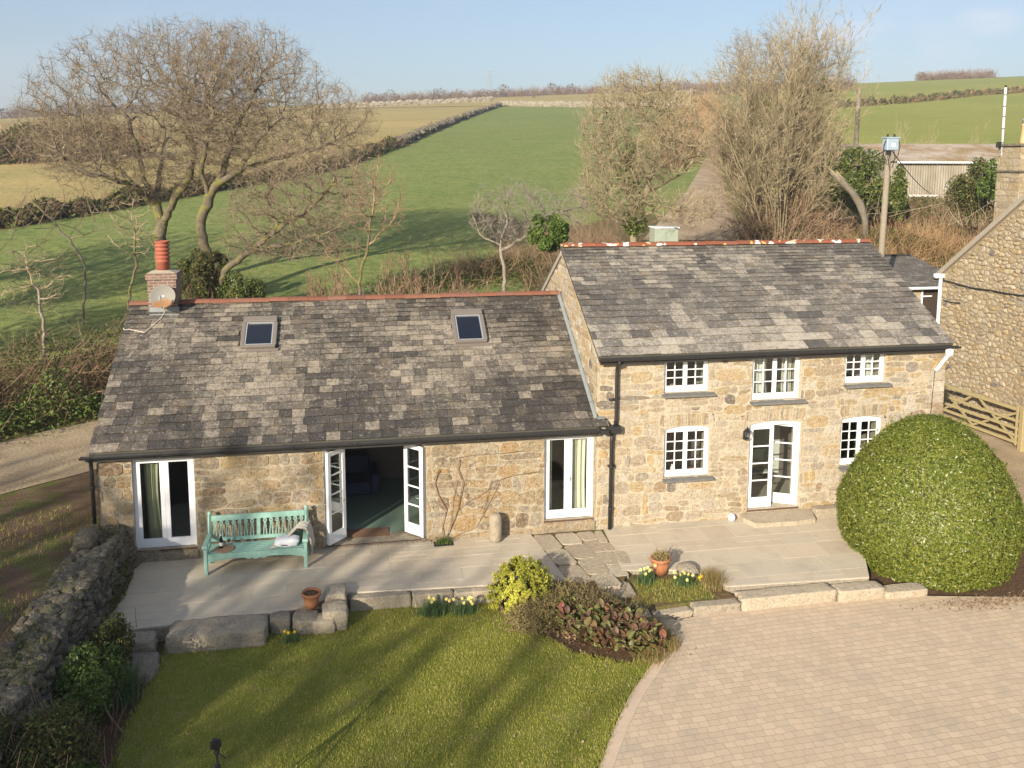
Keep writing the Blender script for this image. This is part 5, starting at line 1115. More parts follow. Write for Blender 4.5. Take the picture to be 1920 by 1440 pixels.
# yard base
def sheet(name, P, z, mat): return struct(mk(name, [(p[0], p[1], z) for p in P], [list(range(len(P)))], mat))
sheet('planting_soil', [(-11.1, -16), (-.6, -16), (2, -4.6), (2.1, -3.2), (0, -2), (-11.1, -2)], -.315, M['soil'])
edge = [G(*q, -.3)[:2] for q in ((1085, 1540), (1122, 1440), (1150, 1368), (1182, 1300), (1215, 1255), (1240, 1215), (1249, 1185), (1240, 1158), (1215, 1145))]
drv = [tuple(p) for p in edge]+[(.6, -3.9), (1.9, -3.72), (5.6, -3.75), (9.4, -4.5), (9.4, -5.2), (24, -5.2), (24, -22), (-1.5, -22)]
struct(mk('driveway', [(p[0], p[1], -.300) for p in drv], [list(range(len(drv)))[::-1]], M['pavers']))
me = bpy.data.objects['driveway'].data
def edging():
    P = np.array(edge); L = np.r_[0, np.cumsum(np.linalg.norm(np.diff(P, axis=0), axis=1))]; n = int(L[-1]/.165); t = np.linspace(0, L[-1], n+1)
    Q = np.stack([np.interp(t, L, P[:, 0]), np.interp(t, L, P[:, 1])], -1)
    for _ in range(6): Q[1:-1] = (Q[:-2]+2*Q[1:-1]+Q[2:])/4
    mb = MB()
    for i in range(n):
        d = Q[i+1]-Q[i]; d = d/np.linalg.norm(d); nn = np.array([d[1], -d[0]]); 
        if nn[0] < 0 and i < 5: nn = -nn
        g = d*.004; mb.slab([tuple(Q[i]+g), tuple(Q[i]+g+nn*.21), tuple(Q[i+1]-g+nn*.21), tuple(Q[i+1]-g)], -.33, -.293)
    return mb
ed = edging(); struct(ed.build('driveway_edging', M['edgepaver']))
lawn = [(-9.25, -3.2), (-9.45, -5.5), (-9.35, -7), (-9.5, -16), (-2.6, -16)]+[tuple(p+np.array([-.03, 0])) for p in edge[:7]]+[(-.72, -5.3), (-1.1, -5.1), (-1.75, -4.72), (-2.6, -3.4), (-3.0, -2.45), (-5.9, -2.35), (-7.4, -3.1)]
sheet('lawn', lawn, -.300+.001, M['lawn'])
sheet('bush_soil', [(5.25, -3.6), (5.7, -3.74), (9.5, -4.55), (10.5, -4.6), (10.5, .0), (6.4, .0)], -.285, M['soil'])
def slabs(polys, z, seed, name):
    rng = random.Random(seed); mb = MB()
    for P in polys:
        mb.mat = 0; xs_ = [p[0] for p in P]; ys_ = [p[1] for p in P]; y = min(ys_)-rng.uniform(0, .3)
        while y < max(ys_):
            h = rng.choice((.42, .56, .56, .70)); x = min(xs_)-rng.uniform(0, .8)
            while x < max(xs_):
                w = rng.choice((.56, .7, .85, .85, 1.1)); sub = [(x, x+w, y, y+h)] if rng.random() > .16 else [(x, x+w, y, y+h*.5), (x, x+w, y+h*.5, y+h)]
                for (a_, b_, c_, d_) in sub:
                    g = .005; Q = clip_poly([(a_+g, c_+g), (b_-g, c_+g), (b_-g, d_-g), (a_+g, d_-g)], P)
                    if len(Q) > 2 and area(Q) > .004: zz_ = z+rng.uniform(-.002, .002); mb.slab(Q, zz_-.02, zz_)
                x += w
            y += h
        mb.mat = 1; mb.slab(P, -.03, z-.005); mb.mat = 2; mb.slab(P, -.5, -.031)
    return struct(mb.build(name, [M['paving'], M['joint'], M['granite']]))
slabs([[(-10.86, -.005), (-10.42, -3.0), (-7.2, -2.78), (-5.951, -2.25), (-5.951, -.005)], [(-5.949, -.005), (-5.949, -2.2), (-2.9, -2.38), (-1.30, -2.45), (-1.62, -.005)]], 0., 4, 'terrace_left')
slabs([[(.20, -.005), (-.0, -2.2), (1.499, -2.45), (1.499, -.005)], [(1.501, -.005), (1.501, -2.45), (1.96, -3.28), (5.15, -3.42), (6.9, -.005)]], 0., 9, 'terrace_right')
# stone causeway between the terraces
rng = random.Random(12); mb = MB()
def pslab(Q, z, hgt_=.12):
    Q = round_poly(Q[::-1] if area(Q) < 0 else Q, rng, .16, .015); mb.slab(Q, z-hgt_, z)
rows = [(-1.62, -1.10, [(-.12, -.95), (-.97, -1.75), (-1.78, -2.6)], .13), (-1.08, -.55, [(-.12, -.75), (-.77, -1.5), (-1.52, -2.3), (-2.33, -2.9)], .13), (-.53, -.10, [(-.14, -.6), (-.62, -1.25)], .05), (-.50, .08, [(-1.27, -1.9), (-1.92, -2.45)], -.0), (-.08, .15, [(-.14, -.8), (-.82, -1.25)], -.02)]
for (xa, xb, ys_, sk) in rows:
    for (ya, yb) in ys_:
        f = lambda x, y: (x+sk*(-y)+.02*math.sin(y*9), y); pslab([f(xa+.012, yb+.012), f(xb-.012, yb+.012), f(xb-.012, ya-.012), f(xa+.012, ya-.012)], rng.uniform(-.012, .008))
for Q, z in (([(-.62, -3.2), (-.02, -3.25), (.0, -2.62), (-.52, -2.52)], -.06), ([(-.36, -3.72), (.02, -3.72), (.02, -3.3), (-.44, -3.28)], -.14), ([(-1.1, -3.35), (-.66, -3.3), (-.6, -2.9), (-1.0, -2.95)], -.08), ([(.04, -1.9), (.3, -1.95), (.34, -1.35), (.08, -1.28)], .004)): pslab(Q, z, .2)
o = struct(mb.build('path', M['granite_pale']))
mb = MB(); mb.slab([(-1.66, -.02), (.2, -.02), (.12, -2.3), (-.1, -2.62), (-1.25, -2.7)][::-1], -.5, -.03); struct(mb.build('path_bed', M['scrub']))

# ---------------------------------------------------------------- stones and walls
def rock(name, label, x0, x1, y0, y1, z0, z1, mat, seed, cat='stone', rot=0., amp=.12, sq=.42, group=None, skew=0.):
    c = ((x0+x1)/2, (y0+y1)/2, (z0+z1)/2); r = ((x1-x0)/2, (y1-y0)/2, (z1-z0)/2)
    nu, nv = 72, 40; V = []; cr, sr = math.cos(rad(rot)), math.sin(rad(rot))
    for j in range(nv+1):
        for i in range(nu):
            a, b = 2*math.pi*(i+.5)/nu, math.pi*j/nv; p = Vector((math.cos(a)*math.sin(b), math.sin(a)*math.sin(b), -math.cos(b)))
            m = max(abs(p.x), abs(p.y), abs(p.z)); q = p/m; p = p.lerp(q, 1-sq)
            P = Vector((p.x*r[0], p.y*r[1], p.z*r[2])); k = 1+amp*mnoise.fractal(P*2.2+Vector((seed*7.1, seed, 0)), 1., 2., 5)+.035*mnoise.fractal(P*9+Vector((seed*3.1, seed, 0)), .8, 2., 4)
            x, y, z = P.x*k, P.y*k+skew*P.x, P.z*(1+(k-1)*.5)
            V.append((c[0]+x*cr-y*sr, c[1]+x*sr+y*cr, c[2]+z))
    F = [(j*nu+i, j*nu+(i+1) % nu, (j+1)*nu+(i+1) % nu, (j+1)*nu+i) for j in range(nv) for i in range(nu)]
    return tag(mk(name, V, F, mat, smooth=True, loc=(c[0], c[1], z0)), label, cat, group)
rock('granite_slab', 'large flat dark granite slab edging the left terrace above the lawn', -9.28, -7.42, -3.46, -2.78, -.42, .03, M['granite'], 1, 'slab', amp=.05, sq=.14, rot=-1)
rock('step_stone', 'flat pale step stone at the left end of the terrace in wall shadow', -10.4, -9.45, -3.4, -2.95, -.42, -.02, M['granite'], 2, 'step', amp=.07, sq=.3)
rock('step_stone', 'lower dark step stone below the terrace left end beside the grassy tuft', -10.15, -9.3, -4.35, -3.45, -.45, -.17, M['mossstone'], 3, 'step', amp=.08, sq=.3)
rock('boulder', 'small rounded stone just right of the large granite slab', -7.42, -7.0, -3.1, -2.72, -.35, .03, M['mossstone'], 4, 'boulder')
rock('boulder', 'low brown stone behind the yellow daffodils at the terrace edge', -6.98, -6.45, -3.2, -2.7, -.38, .0, M['mossstone'], 5, 'boulder')
rock('boulder', 'chunky stone below the left terracotta pot', -6.62, -6.12, -3.25, -2.85, -.38, -.02, M['granite'], 6, 'boulder')
rock('boulder', 'upper block of two lichened stones at the corner of the lawn', -6.38, -5.92, -2.62, -2.05, -.38, .20, M['granite_pale'], 7, 'boulder', sq=.35)
rock('boulder', 'lower block of two lichened stones at the corner of the lawn', -6.42, -5.9, -3.18, -2.66, -.38, .12, M['granite'], 8, 'boulder', sq=.35)
rock('kerb_stone', 'kerb stone in shade between the corner blocks and the white daffodils', -5.88, -4.62, -2.46, -2.24, -.40, -.02, M['granite'], 9, 'kerb stone', amp=.06, sq=.10)
rock('kerb_stone', 'kerb stone behind the clump of white daffodils on the lawn edge', -4.60, -3.75, -2.52, -2.32, -.40, -.025, M['granite'], 10, 'kerb stone', amp=.06, sq=.10)
rock('kerb_stone', 'pale kerb stone between the white daffodils and the lime green shrub', -3.73, -2.7, -2.58, -2.38, -.40, -.02, M['granite_pale'], 11, 'kerb stone', amp=.06, sq=.10)
rock('kerb_stone', 'short white kerb stone at the left end of the driveway edge', .15, 1.0, -3.84, -3.62, -.40, -.18, M['granite_pale'], 12, 'kerb stone', amp=.06, sq=.10, rot=4)
rock('kerb_stone', 'dark lichened kerb stone in front of the brown grasses', 1.0, 2.04, -3.82, -3.46, -.40, -.11, M['granite'], 13, 'kerb stone', amp=.06, sq=.10)
rock('kerb_stone', 'long whitish granite kerb below the right terrace', 2.03, 4.22, -3.80, -3.42, -.40, -.035, M['granite_pale'], 14, 'kerb stone', amp=.06, sq=.10, rot=1)
rock('kerb_stone', 'granite kerb at the right end of the right terrace', 4.22, 5.3, -3.82, -3.46, -.40, -.06, M['granite_pale'], 15, 'kerb stone', amp=.06, sq=.10)
rock('kerb_stone', 'last low kerb stone running under the clipped bush', 5.28, 6.3, -3.86, -3.5, -.40, -.16, M['granite_pale'], 16, 'kerb stone', amp=.06, sq=.10)
rock('boulder', 'rounded grey boulder in the small bed right of the terracotta pot', 1.15, 1.62, -2.75, -2.25, -.15, .16, M['granite'], 17, 'boulder', sq=.8)
rock('boulder', 'low grey stone at the tip of the flower bed by the driveway', -.35, .12, -3.98, -3.62, -.36, -.12, M['granite'], 18, 'boulder')
rock('boulder', 'small upright stone among the bronze leaves', -.72, -.52, -4.15, -4.0, -.3, -.02, M['granite_pale'], 19, 'boulder')
rock('plinth_stone', 'projecting footing stone at the wall beside the clipped bush', 5.62, 6.9, -.30, -.012, -.1, .20, M['granite'], 20, 'footing stone', amp=.04, sq=.2)
# staddle-like pillar and little ball
mb = MB(); pr = [(.10, 0), (.145, .01), (.15, .1), (.15, .45), (.145, .56), (.12, .64), (.07, .675), (.01, .68)]
mb.lathe(pr, (-2.50, -.27, 0), 24); o = mb.build('stone_pillar', M['granite'], smooth=True, loc=(-2.5, -.27, 0)); tag(o, 'short round topped granite pillar standing against the wall', 'pillar')
for v in o.data.vertices: n_ = mnoise.noise(v.co*9)*.012; v.co.x += n_; v.co.y += n_*.7
tag(blob('stone_ball', M['cushion'], (3.45, -.16, .10), (.09, .09, .10), 5, .04, nu=18, nv=12), 'small pale round stone at the wall left of the front doorstep', 'stone')
def pot(x, y, z, r, h, label, rib=False):
    mb = MB(); mb.lathe([(r*.62, 0), (r*.70, h*.3), (r*.82, h*.72), (r*.86, h*.78), (r*.98, h*.79), (r, h*.97), (r*.97, h), (r*.86, h), (r*.84, h*.86), (.01, h*.84)], (x, y, z), 28)
    if rib: [mb.tube([(x+r*.64*math.cos(a), y+r*.64*math.sin(a), z+.02), (x+r*.83*math.cos(a), y+r*.83*math.sin(a), z+h*.72)], .008, 4) for a in np.linspace(0, 6.28, 30)]
    o = mb.build('terracotta_pot', M['terracotta'], smooth=True, loc=(x, y, z)); tag(o, label, 'plant pot'); mb = MB(); mb.lathe([(r*.83, h*.86), (r*.5, h*.90), (.01, h*.92)], (x, y, z), 20); mb.build('soil', M['soil'], o); return o
pot(-6.62, -2.66, .0, .195, .31, 'plain terracotta pot on the edge of the left terrace'); p2 = pot(.80, -2.38, -.05, .22, .36, 'ribbed terracotta pot with dry stems in the small bed', True)
# dry stone wall down the left side
W_ = thing('dry_stone_wall', 'thick mossy dry stone wall running from the cottage corner to the lower left', 'wall', (-11, -5, -.3))
def wtop(y): return .93+.12*mnoise.noise(Vector((y*.5, 0, 3)))-.02*y*0
mb = MB(); V = []; ysw = np.linspace(-.02, -12, 60)
for y in ysw:
    h_ = wtop(y)-.10; V += [(-10.48, y, -.5), (-10.70, y, h_*.6), (-10.78, y, h_), (-11.40, y, h_), (-11.50, y, .3), (-11.52, y, -.5)]
F = [(j*6+i, j*6+(i+1) % 6, (j+1)*6+(i+1) % 6, (j+1)*6+i) for j in range(59) for i in range(6)]
mk('core', V, F, M['granite_dark'], W_)
rng = random.Random(4); V = []; F = []
def pebble(c, r, seed):
    nu, nv = 7, 5; b = len(V)
    for j in range(nv+1):
        for i in range(nu):
            a, t = 2*math.pi*i/nu, math.pi*j/nv; p = Vector((math.cos(a)*math.sin(t), math.sin(a)*math.sin(t), -math.cos(t)))
            m = max(abs(p.x), abs(p.y), abs(p.z)); p = p.lerp(p/m, .45); k = 1+.35*mnoise.noise(p*1.3+Vector((seed, seed*.7, 0)))
            V.append((c[0]+p.x*r[0]*k, c[1]+p.y*r[1]*k, c[2]+p.z*r[2]*k))
    F.extend([(b+j*nu+i, b+j*nu+(i+1) % nu, b+(j+1)*nu+(i+1) % nu, b+(j+1)*nu+i) for j in range(nv) for i in range(nu)])
for i in range(5200):
    y = rng.uniform(-11.8, -.05); t = rng.random(); h_ = wtop(y)
    if t < .5: x = rng.uniform(-11.40, -10.76); z = h_-rng.uniform(.02, .12)
    elif t < .92: f = rng.random(); z = -.35+(h_+.33)*f; x = -10.50-.27*f
    else: x = -11.46; z = rng.uniform(.3, h_)
    s_ = rng.uniform(.035, .10)*(1 if rng.random() < .85 else 1.9); pebble((x, y, z), (s_*rng.uniform(.7, 1), s_*rng.uniform(.8, 1.3), s_*rng.uniform(.3, .6)), i*.37)
mk('facing_stones', V, F, M['granite_dark'], W_)
rng2 = np.random.default_rng(44); n_ = 9000; yy = rng2.uniform(-11.5, -.2, n_); xx = rng2.uniform(-11.5, -10.72, n_); kk = np.array([mnoise.noise(Vector((p*1.3, q*1.3, 4))) > .12 for p, q in zip(xx, yy)]); xx, yy = xx[kk], yy[kk]
MOSSP = np.stack([xx, yy, np.array([wtop(q) for q in yy])+.02+rng2.uniform(-.05, .03, len(yy))], -1)
rock('capstone', 'whitish upright lump of stone on top of the dry stone wall', -11.45, -11.0, -1.35, -.8, .9, 1.25, M['granite_dark'], 25, 'capstone', sq=.7)
# ================================================================= VEGETATION TOOLS
def unit(v): return v/np.maximum(np.linalg.norm(v, axis=-1, keepdims=True), 1e-9)
def frame(t):
    ref = np.where(np.abs(t[..., 2:3]) < .9, np.array([0, 0, 1.]), np.array([1., 0, 0])); u = unit(np.cross(ref, t)); return u, np.cross(t, u)
def segs(P0, P1, R0, R1, S=3):
    n = len(P0)
    if n == 0: return np.zeros((0, 3)), np.zeros((0, 4), int)
    u, w = frame(unit(P1-P0)); a = np.arange(S)*2*np.pi/S; c, s = np.cos(a)[None, :, None], np.sin(a)[None, :, None]
    off_ = u[:, None]*c+w[:, None]*s
    V = np.stack([P0[:, None]+off_*R0[:, None, None], P1[:, None]+off_*R1[:, None, None]], 1).reshape(-1, 3)
    b = np.arange(n)[:, None]*2*S; k = np.arange(S)[None]
    F = np.stack([b+k, b+(k+1) % S, b+S+(k+1) % S, b+S+k], -1).reshape(-1, 4); return V, F
def tubes(P, R, S=5):
    """P (n,k,3) polylines, R (n,k)"""
    n, K, _ = P.shape
    if n == 0: return np.zeros((0, 3)), np.zeros((0, 4), int)
    t = np.empty_like(P); t[:, 1:-1] = P[:, 2:]-P[:, :-2]; t[:, 0] = P[:, 1]-P[:, 0]; t[:, -1] = P[:, -1]-P[:, -2]; t = unit(t)
    u, w = frame(t); a = np.arange(S)*2*np.pi/S; o = u[..., None, :]*np.cos(a)[:, None]+w[..., None, :]*np.sin(a)[:, None]
    V = (P[..., None, :]+o*R[..., None, None]).reshape(-1, 3)
    b = (np.arange(n)[:, None, None]*K+np.arange(K-1)[None, :, None])*S; k = np.arange(S)[None, None]
    return V, np.stack([b+k, b+(k+1) % S, b+S+(k+1) % S, b+S+k], -1).reshape(-1, 4)
def cat(L):
    V = []; F = []; o = 0
    for v, f in L:
        V.append(v); F.append(f+o); o += len(v)
    return np.concatenate(V), np.concatenate(F)
def polyl(S0, D0, L, K, wob_, trop, rng, up=np.array([0, 0, 1.])):
    n = len(S0); P = np.empty((n, K, 3)); P[:, 0] = S0; d = unit(D0.copy()); st = (L/(K-1))[:, None]
    for i in range(1, K):
        d = unit(d+rng.normal(0, wob_, (n, 3))+up*trop); P[:, i] = P[:, i-1]+d*st
    return P
def kids(P, R, per, t0, t1, ang, rng, lenf, L):
    n, K, _ = P.shape; idx = np.repeat(np.arange(n), per); t = rng.uniform(t0, t1, len(idx))*(K-1); i = np.minimum(t.astype(int), K-2); f = (t-i)[:, None]
    S0 = P[idx, i]*(1-f)+P[idx, i+1]*f; tg = unit(P[idx, i+1]-P[idx, i]); u, w = frame(tg); a = rng.uniform(0, 2*np.pi, len(idx))[:, None]; g = np.radians(rng.normal(ang, 9, len(idx)))[:, None]
    D = tg*np.cos(g)+(u*np.cos(a)+w*np.sin(a))*np.sin(g); r = (R[idx, i]*(1-f[:, 0])+R[idx, i+1]*f[:, 0])
    return S0, D, L[idx]*lenf*rng.uniform(.5, 1.15, len(idx))*(1.15-.6*t/(K-1)), r
def leaves(C_, size, rng, up=.3, asp=.55, nrm=None, fold=True):
    n = len(C_); d = unit(rng.normal(0, 1, (n, 3))); N_ = unit(rng.normal(0, 1, (n, 3))+np.array([0, 0, up])) if nrm is None else unit(nrm+rng.normal(0, .45, (n, 3)))
    a = unit(np.cross(N_, d)); b = np.cross(N_, a); s = (size*rng.uniform(.6, 1.3, n))[:, None]
    V = np.stack([C_-a*s*.5, C_+b*s*asp*.5, C_+a*s*.5, C_-b*s*asp*.5], 1).reshape(-1, 3); return V, np.arange(n*4).reshape(-1, 4)
def blades(B, h, w, rng, lean=.5, K=3, dirs=None):
    n = len(B); az = rng.uniform(0, 2*np.pi, n); ln = rng.uniform(.1, 1, n)*lean; H = h*rng.uniform(.55, 1.15, n); o = np.stack([np.cos(az), np.sin(az), 0*az], -1); sd = np.stack([-np.sin(az), np.cos(az), 0*az], -1)
    V = []
    for i in range(K):
        t = i/(K-1); c = B+o*(ln*H*t**1.8)[:, None]+np.array([0, 0, 1.])*(H*t*(1-.35*ln*t))[:, None]; ww = (w*(1-t*.92)*.5); V += [c-sd*ww, c+sd*ww]
    V = np.stack(V, 1).reshape(-1, 3); b = np.arange(n)[:, None]*2*K; F = np.concatenate([np.stack([b[:, 0]+2*i, b[:, 0]+2*i+1, b[:, 0]+2*i+3, b[:, 0]+2*i+2], -1) for i in range(K-1)]); return V, F
def colonize(A, pos, par, step, di, dk, iters, rng, jit=.15):
    pos = [np.array(p, float) for p in pos]; par = list(par); A = A.copy(); n0 = len(pos); PA = np.array(pos)
    D = np.full(len(A), 1e9); NI = np.zeros(len(A), int)
    def upd(newP, base):
        nonlocal D, NI
        for c in range(0, len(newP), 200):
            q = newP[c:c+200]; dd = np.linalg.norm(A[:, None]-q[None], axis=-1); j = dd.argmin(1); m = dd[np.arange(len(A)), j]; k = m < D; D[k] = m[k]; NI[k] = base+c+j[k]
    upd(PA, 0); ch = {}
    for it in range(iters):
        if len(A) == 0: break
        k = D < di
        if not k.any(): k = D <= D.min()+1
        u = unit(A[k]-PA[NI[k]]); ids, inv = np.unique(NI[k], return_inverse=True); acc = np.zeros((len(ids), 3)); np.add.at(acc, inv, u)
        ok = np.array([ch.get(i, 0) < 3 for i in ids]); ids, acc = ids[ok], acc[ok]
        if len(ids) == 0: break
        new = PA[ids]+unit(unit(acc)+rng.normal(0, jit, (len(ids), 3)))*step
        for i in ids: ch[i] = ch.get(i, 0)+1
        base = len(PA); PA = np.concatenate([PA, new]); par += list(ids); upd(new, base)
        keep = D > dk; A, D, NI = A[keep], D[keep], NI[keep]
    return PA, np.array(par)
def tree(name, label, cat_, root, trunks, crown, seed, nattr=2600, step=.35, di=2.4, dk=.75, rtip=.011, exp_=2.35, rmax=.3, twigs=3, tl=.55, mats=('bark_limb', 'twig_oak'), group=None, iters=90, sag_=0., twr=.006, tup=.25, barkT=None, jit=.18):
    """crown: list of (centre, semi-axes, weight); trunks: list of polylines in world space"""
    rng = np.random.default_rng(seed); A = []
    tot = sum(c[2] for c in crown)
    for c, r, w in crown:
        m = int(nattr*w/tot); p = unit(rng.normal(0, 1, (m, 3)))*(rng.uniform(.12, 1, m)**.42)[:, None]; p[:, 2] = np.where(p[:, 2] < 0, p[:, 2]*.75, p[:, 2])
        A.append(np.array(c)+p*np.array(r))
    A = np.concatenate(A); pos = []; par = []
    for tr in trunks:
        tr = [np.array(q, float) for q in tr]; prev = -1
        if pos: prev = int(np.argmin([np.linalg.norm(q-tr[0]) for q in pos]))
        else: pos.append(tr[0]); par.append(-1); prev = 0
        for a, b in zip(tr[:-1], tr[1:]):
            n = max(1, int(np.linalg.norm(b-a)/step))
            for i in range(1, n+1): pos.append(a+(b-a)*i/n+rng.normal(0, step*.12, 3)); par.append(prev); prev = len(pos)-1
    PA, par = colonize(A, pos, par, step, di, dk, iters, rng, jit)
    n = len(PA); tips = np.zeros(n); cc = np.zeros(n, int)
    for i in range(n):
        if par[i] >= 0: cc[par[i]] += 1
    tips[cc == 0] = 1
    for i in range(n-1, -1, -1):
        if par[i] >= 0: tips[par[i]] += tips[i]
    R = np.minimum(rtip*tips**(1/exp_), rmax)
    i = np.where(par >= 0)[0]; P0, P1 = PA[par[i]], PA[i]; R0 = np.minimum(R[par[i]], R[i]*1.25); R1 = R[i]
    ext = unit(P1-P0)*(R1*.35)[:, None]; big = R1 > .035
    th = thing(name, label, cat_, root, group)
    if big.any():
        tk = R1 > rmax*.30; LB = []; nt = 0
        for sel, S in ((big & tk, 9), (big & ~tk, 7)): LB.append(segs(P0[sel]-ext[sel]*.5, P1[sel]+ext[sel], R0[sel], R1[sel], S)); nt = nt or len(LB[0][1])
        v, f = cat(LB); mi_ = np.ones(len(f), int); mi_[:nt] = 0; mk('trunk', v, f, [M[barkT or mats[0]], M[mats[0]]], th, mi_, smooth=True)
    L = [segs(P0[~big], P1[~big]+ext[~big], R0[~big], R1[~big], 4)]
    thin = np.where(tips < 14)[0]; thin = thin[par[thin] >= 0]; thin = np.repeat(thin, twigs); d = unit(PA[thin]-PA[par[thin]])
    S0 = PA[par[thin]]+(PA[thin]-PA[par[thin]])*rng.uniform(0, 1, len(thin))[:, None]; D = unit(d*.8+rng.normal(0, .62, d.shape)+np.array([0, 0, tup])); Ls = tl*rng.uniform(.4, 1.3, len(thin))
    P = polyl(S0, D, Ls, 3, .25, tup*.3, rng); m = len(P)
    for q in (0, 1): L.append(segs(P[:, q], P[:, q+1], np.full(m, twr*(1-.3*q)), np.full(m, twr*(.7-.3*q)), 3))
    q0 = P[:, 1]; D2 = unit(P[:, 1]-P[:, 0]+rng.normal(0, .6, q0.shape)); q1 = q0+D2*(Ls*.5)[:, None]; L.append(segs(q0, q1, np.full(m, twr*.7), np.full(m, twr*.4), 3))
    v, f = cat(L); mk('twigs', v, f, M[mats[1]], th); return th
def broom(name, label, cat_, base, H, spread, stems, seed, r0=.08, mats=('bark_ash', 'twig_ash'), group=None, l1=8, l2=6, l3=4, trop=.05, wob_=.07, basew=.5, lean=(0, 0, 0), upper=.25, shape=None, twr=.006):
    rng = np.random.default_rng(seed); az = rng.uniform(0, 2*np.pi, stems); tilt = rng.uniform(0, 1, stems)**.7*spread
    base = np.array(base, float); S0 = base+np.stack([np.cos(az)*basew*tilt/max(spread, .01), np.sin(az)*basew*tilt/max(spread, .01), -.2+0*az], -1)
    D = np.stack([np.cos(az)*np.sin(tilt), np.sin(az)*np.sin(tilt), np.cos(tilt)], -1)+np.array(lean)
    L0 = H*rng.uniform(.55, 1.05, stems)*(1-.35*(tilt/max(spread, .01))**2); P = polyl(S0, D, L0, 12, wob_, trop, rng); tt = np.linspace(0, 1, 12)
    R = (r0*rng.uniform(.5, 1.1, stems)*(L0/H))[:, None]*(1-.9*tt[None]**.8)+.006
    th = thing(name, label, cat_, base, group); v, f = tubes(P, R, 6); mk('trunk', v, f, M[mats[0]], th, smooth=True)
    LS = []
    S1, D1_, L1, r1 = kids(P, R, l1, upper, .98, 30, rng, .42, L0); P1 = polyl(S1, D1_, L1, 7, .10, trop*1.6, rng); R1 = np.minimum(r1*.6, .035)[:, None]*(1-.85*np.linspace(0, 1, 7)[None])+.004; LS.append(tubes(P1, R1, 4))
    if l2: S2, D2, L2, r2 = kids(P1, R1, l2, .15, .98, 32, rng, .5, L1); P2 = polyl(S2, D2, L2, 4, .13, trop*2, rng); R2 = np.minimum(r2*.6, .014)[:, None]*(1-.7*np.linspace(0, 1, 4)[None])+.0025; LS.append(tubes(P2, R2, 3))
    if l2 and l3: S3, D3_, L3, r3 = kids(P2, R2, l3, .1, .98, 35, rng, .55, L2); P3 = polyl(S3, D3_, L3, 2, .13, trop*2, rng); R3_ = np.full((len(P3), 2), twr)*np.array([1, .6]); LS.append(tubes(P3, R3_, 3))
    v, f = cat(LS); mk('twigs', v, f, M[mats[1]], th); return th
def cloud(c, r, n, rng, shell=.0, low=.6):
    p = unit(rng.normal(0, 1, (n, 3)))*(rng.uniform(shell, 1, n)**(1/3))[:, None]; p[:, 2] = np.where(p[:, 2] < 0, p[:, 2]*low, p[:, 2]); return np.array(c)+p*np.array(r)
def lumpy(c, r, n, rng, k=14, rr=.42, low=.6):
    cs = cloud(c, np.array(r)*.72, k, rng, .2, low); i = rng.integers(0, k, n); s = rng.uniform(.6, 1.2, k)[i]
    return cs[i]+unit(rng.normal(0, 1, (n, 3)))*(rng.uniform(.25, 1, n)**(1/2.2)*s)[:, None]*np.array(r)*rr
def bush(name, label, cat_, c, r, n, size, seed, mat, k=14, rr=.42, twmat=None, ntw=0, twl=.6, group=None, low=.6, parts=None):
    rng = np.random.default_rng(seed); th = thing(name, label, cat_, (c[0], c[1], c[2]-r[2]*.6), group)
    v, f = leaves(lumpy(c, r, n, rng, k, rr, low), size, rng); mk('foliage', v, f, M[mat], th)
    if ntw:
        S0 = np.repeat([[c[0], c[1], c[2]-r[2]*.8]], ntw, 0)+rng.normal(0, 1, (ntw, 3))*np.array([r[0]*.5, r[1]*.5, .05]); D = unit(rng.normal(0, .5, (ntw, 3))+np.array([0, 0, 1.])); P = polyl(S0, D, np.full(ntw, twl)*rng.uniform(.5, 1.3, ntw), 5, .15, .02, rng)
        v, f = tubes(P, np.full((ntw, 5), .012)*np.linspace(1, .3, 5), 3); mk('stems', v, f, M[twmat], th)
    return th
def along(P, n, rng):
    P = np.array(P, float); L = np.r_[0, np.cumsum(np.linalg.norm(np.diff(P[:, :2], axis=0), axis=1))]; t = rng.uniform(0, L[-1], n); x = np.interp(t, L, P[:, 0]); y = np.interp(t, L, P[:, 1]); return x, y, t
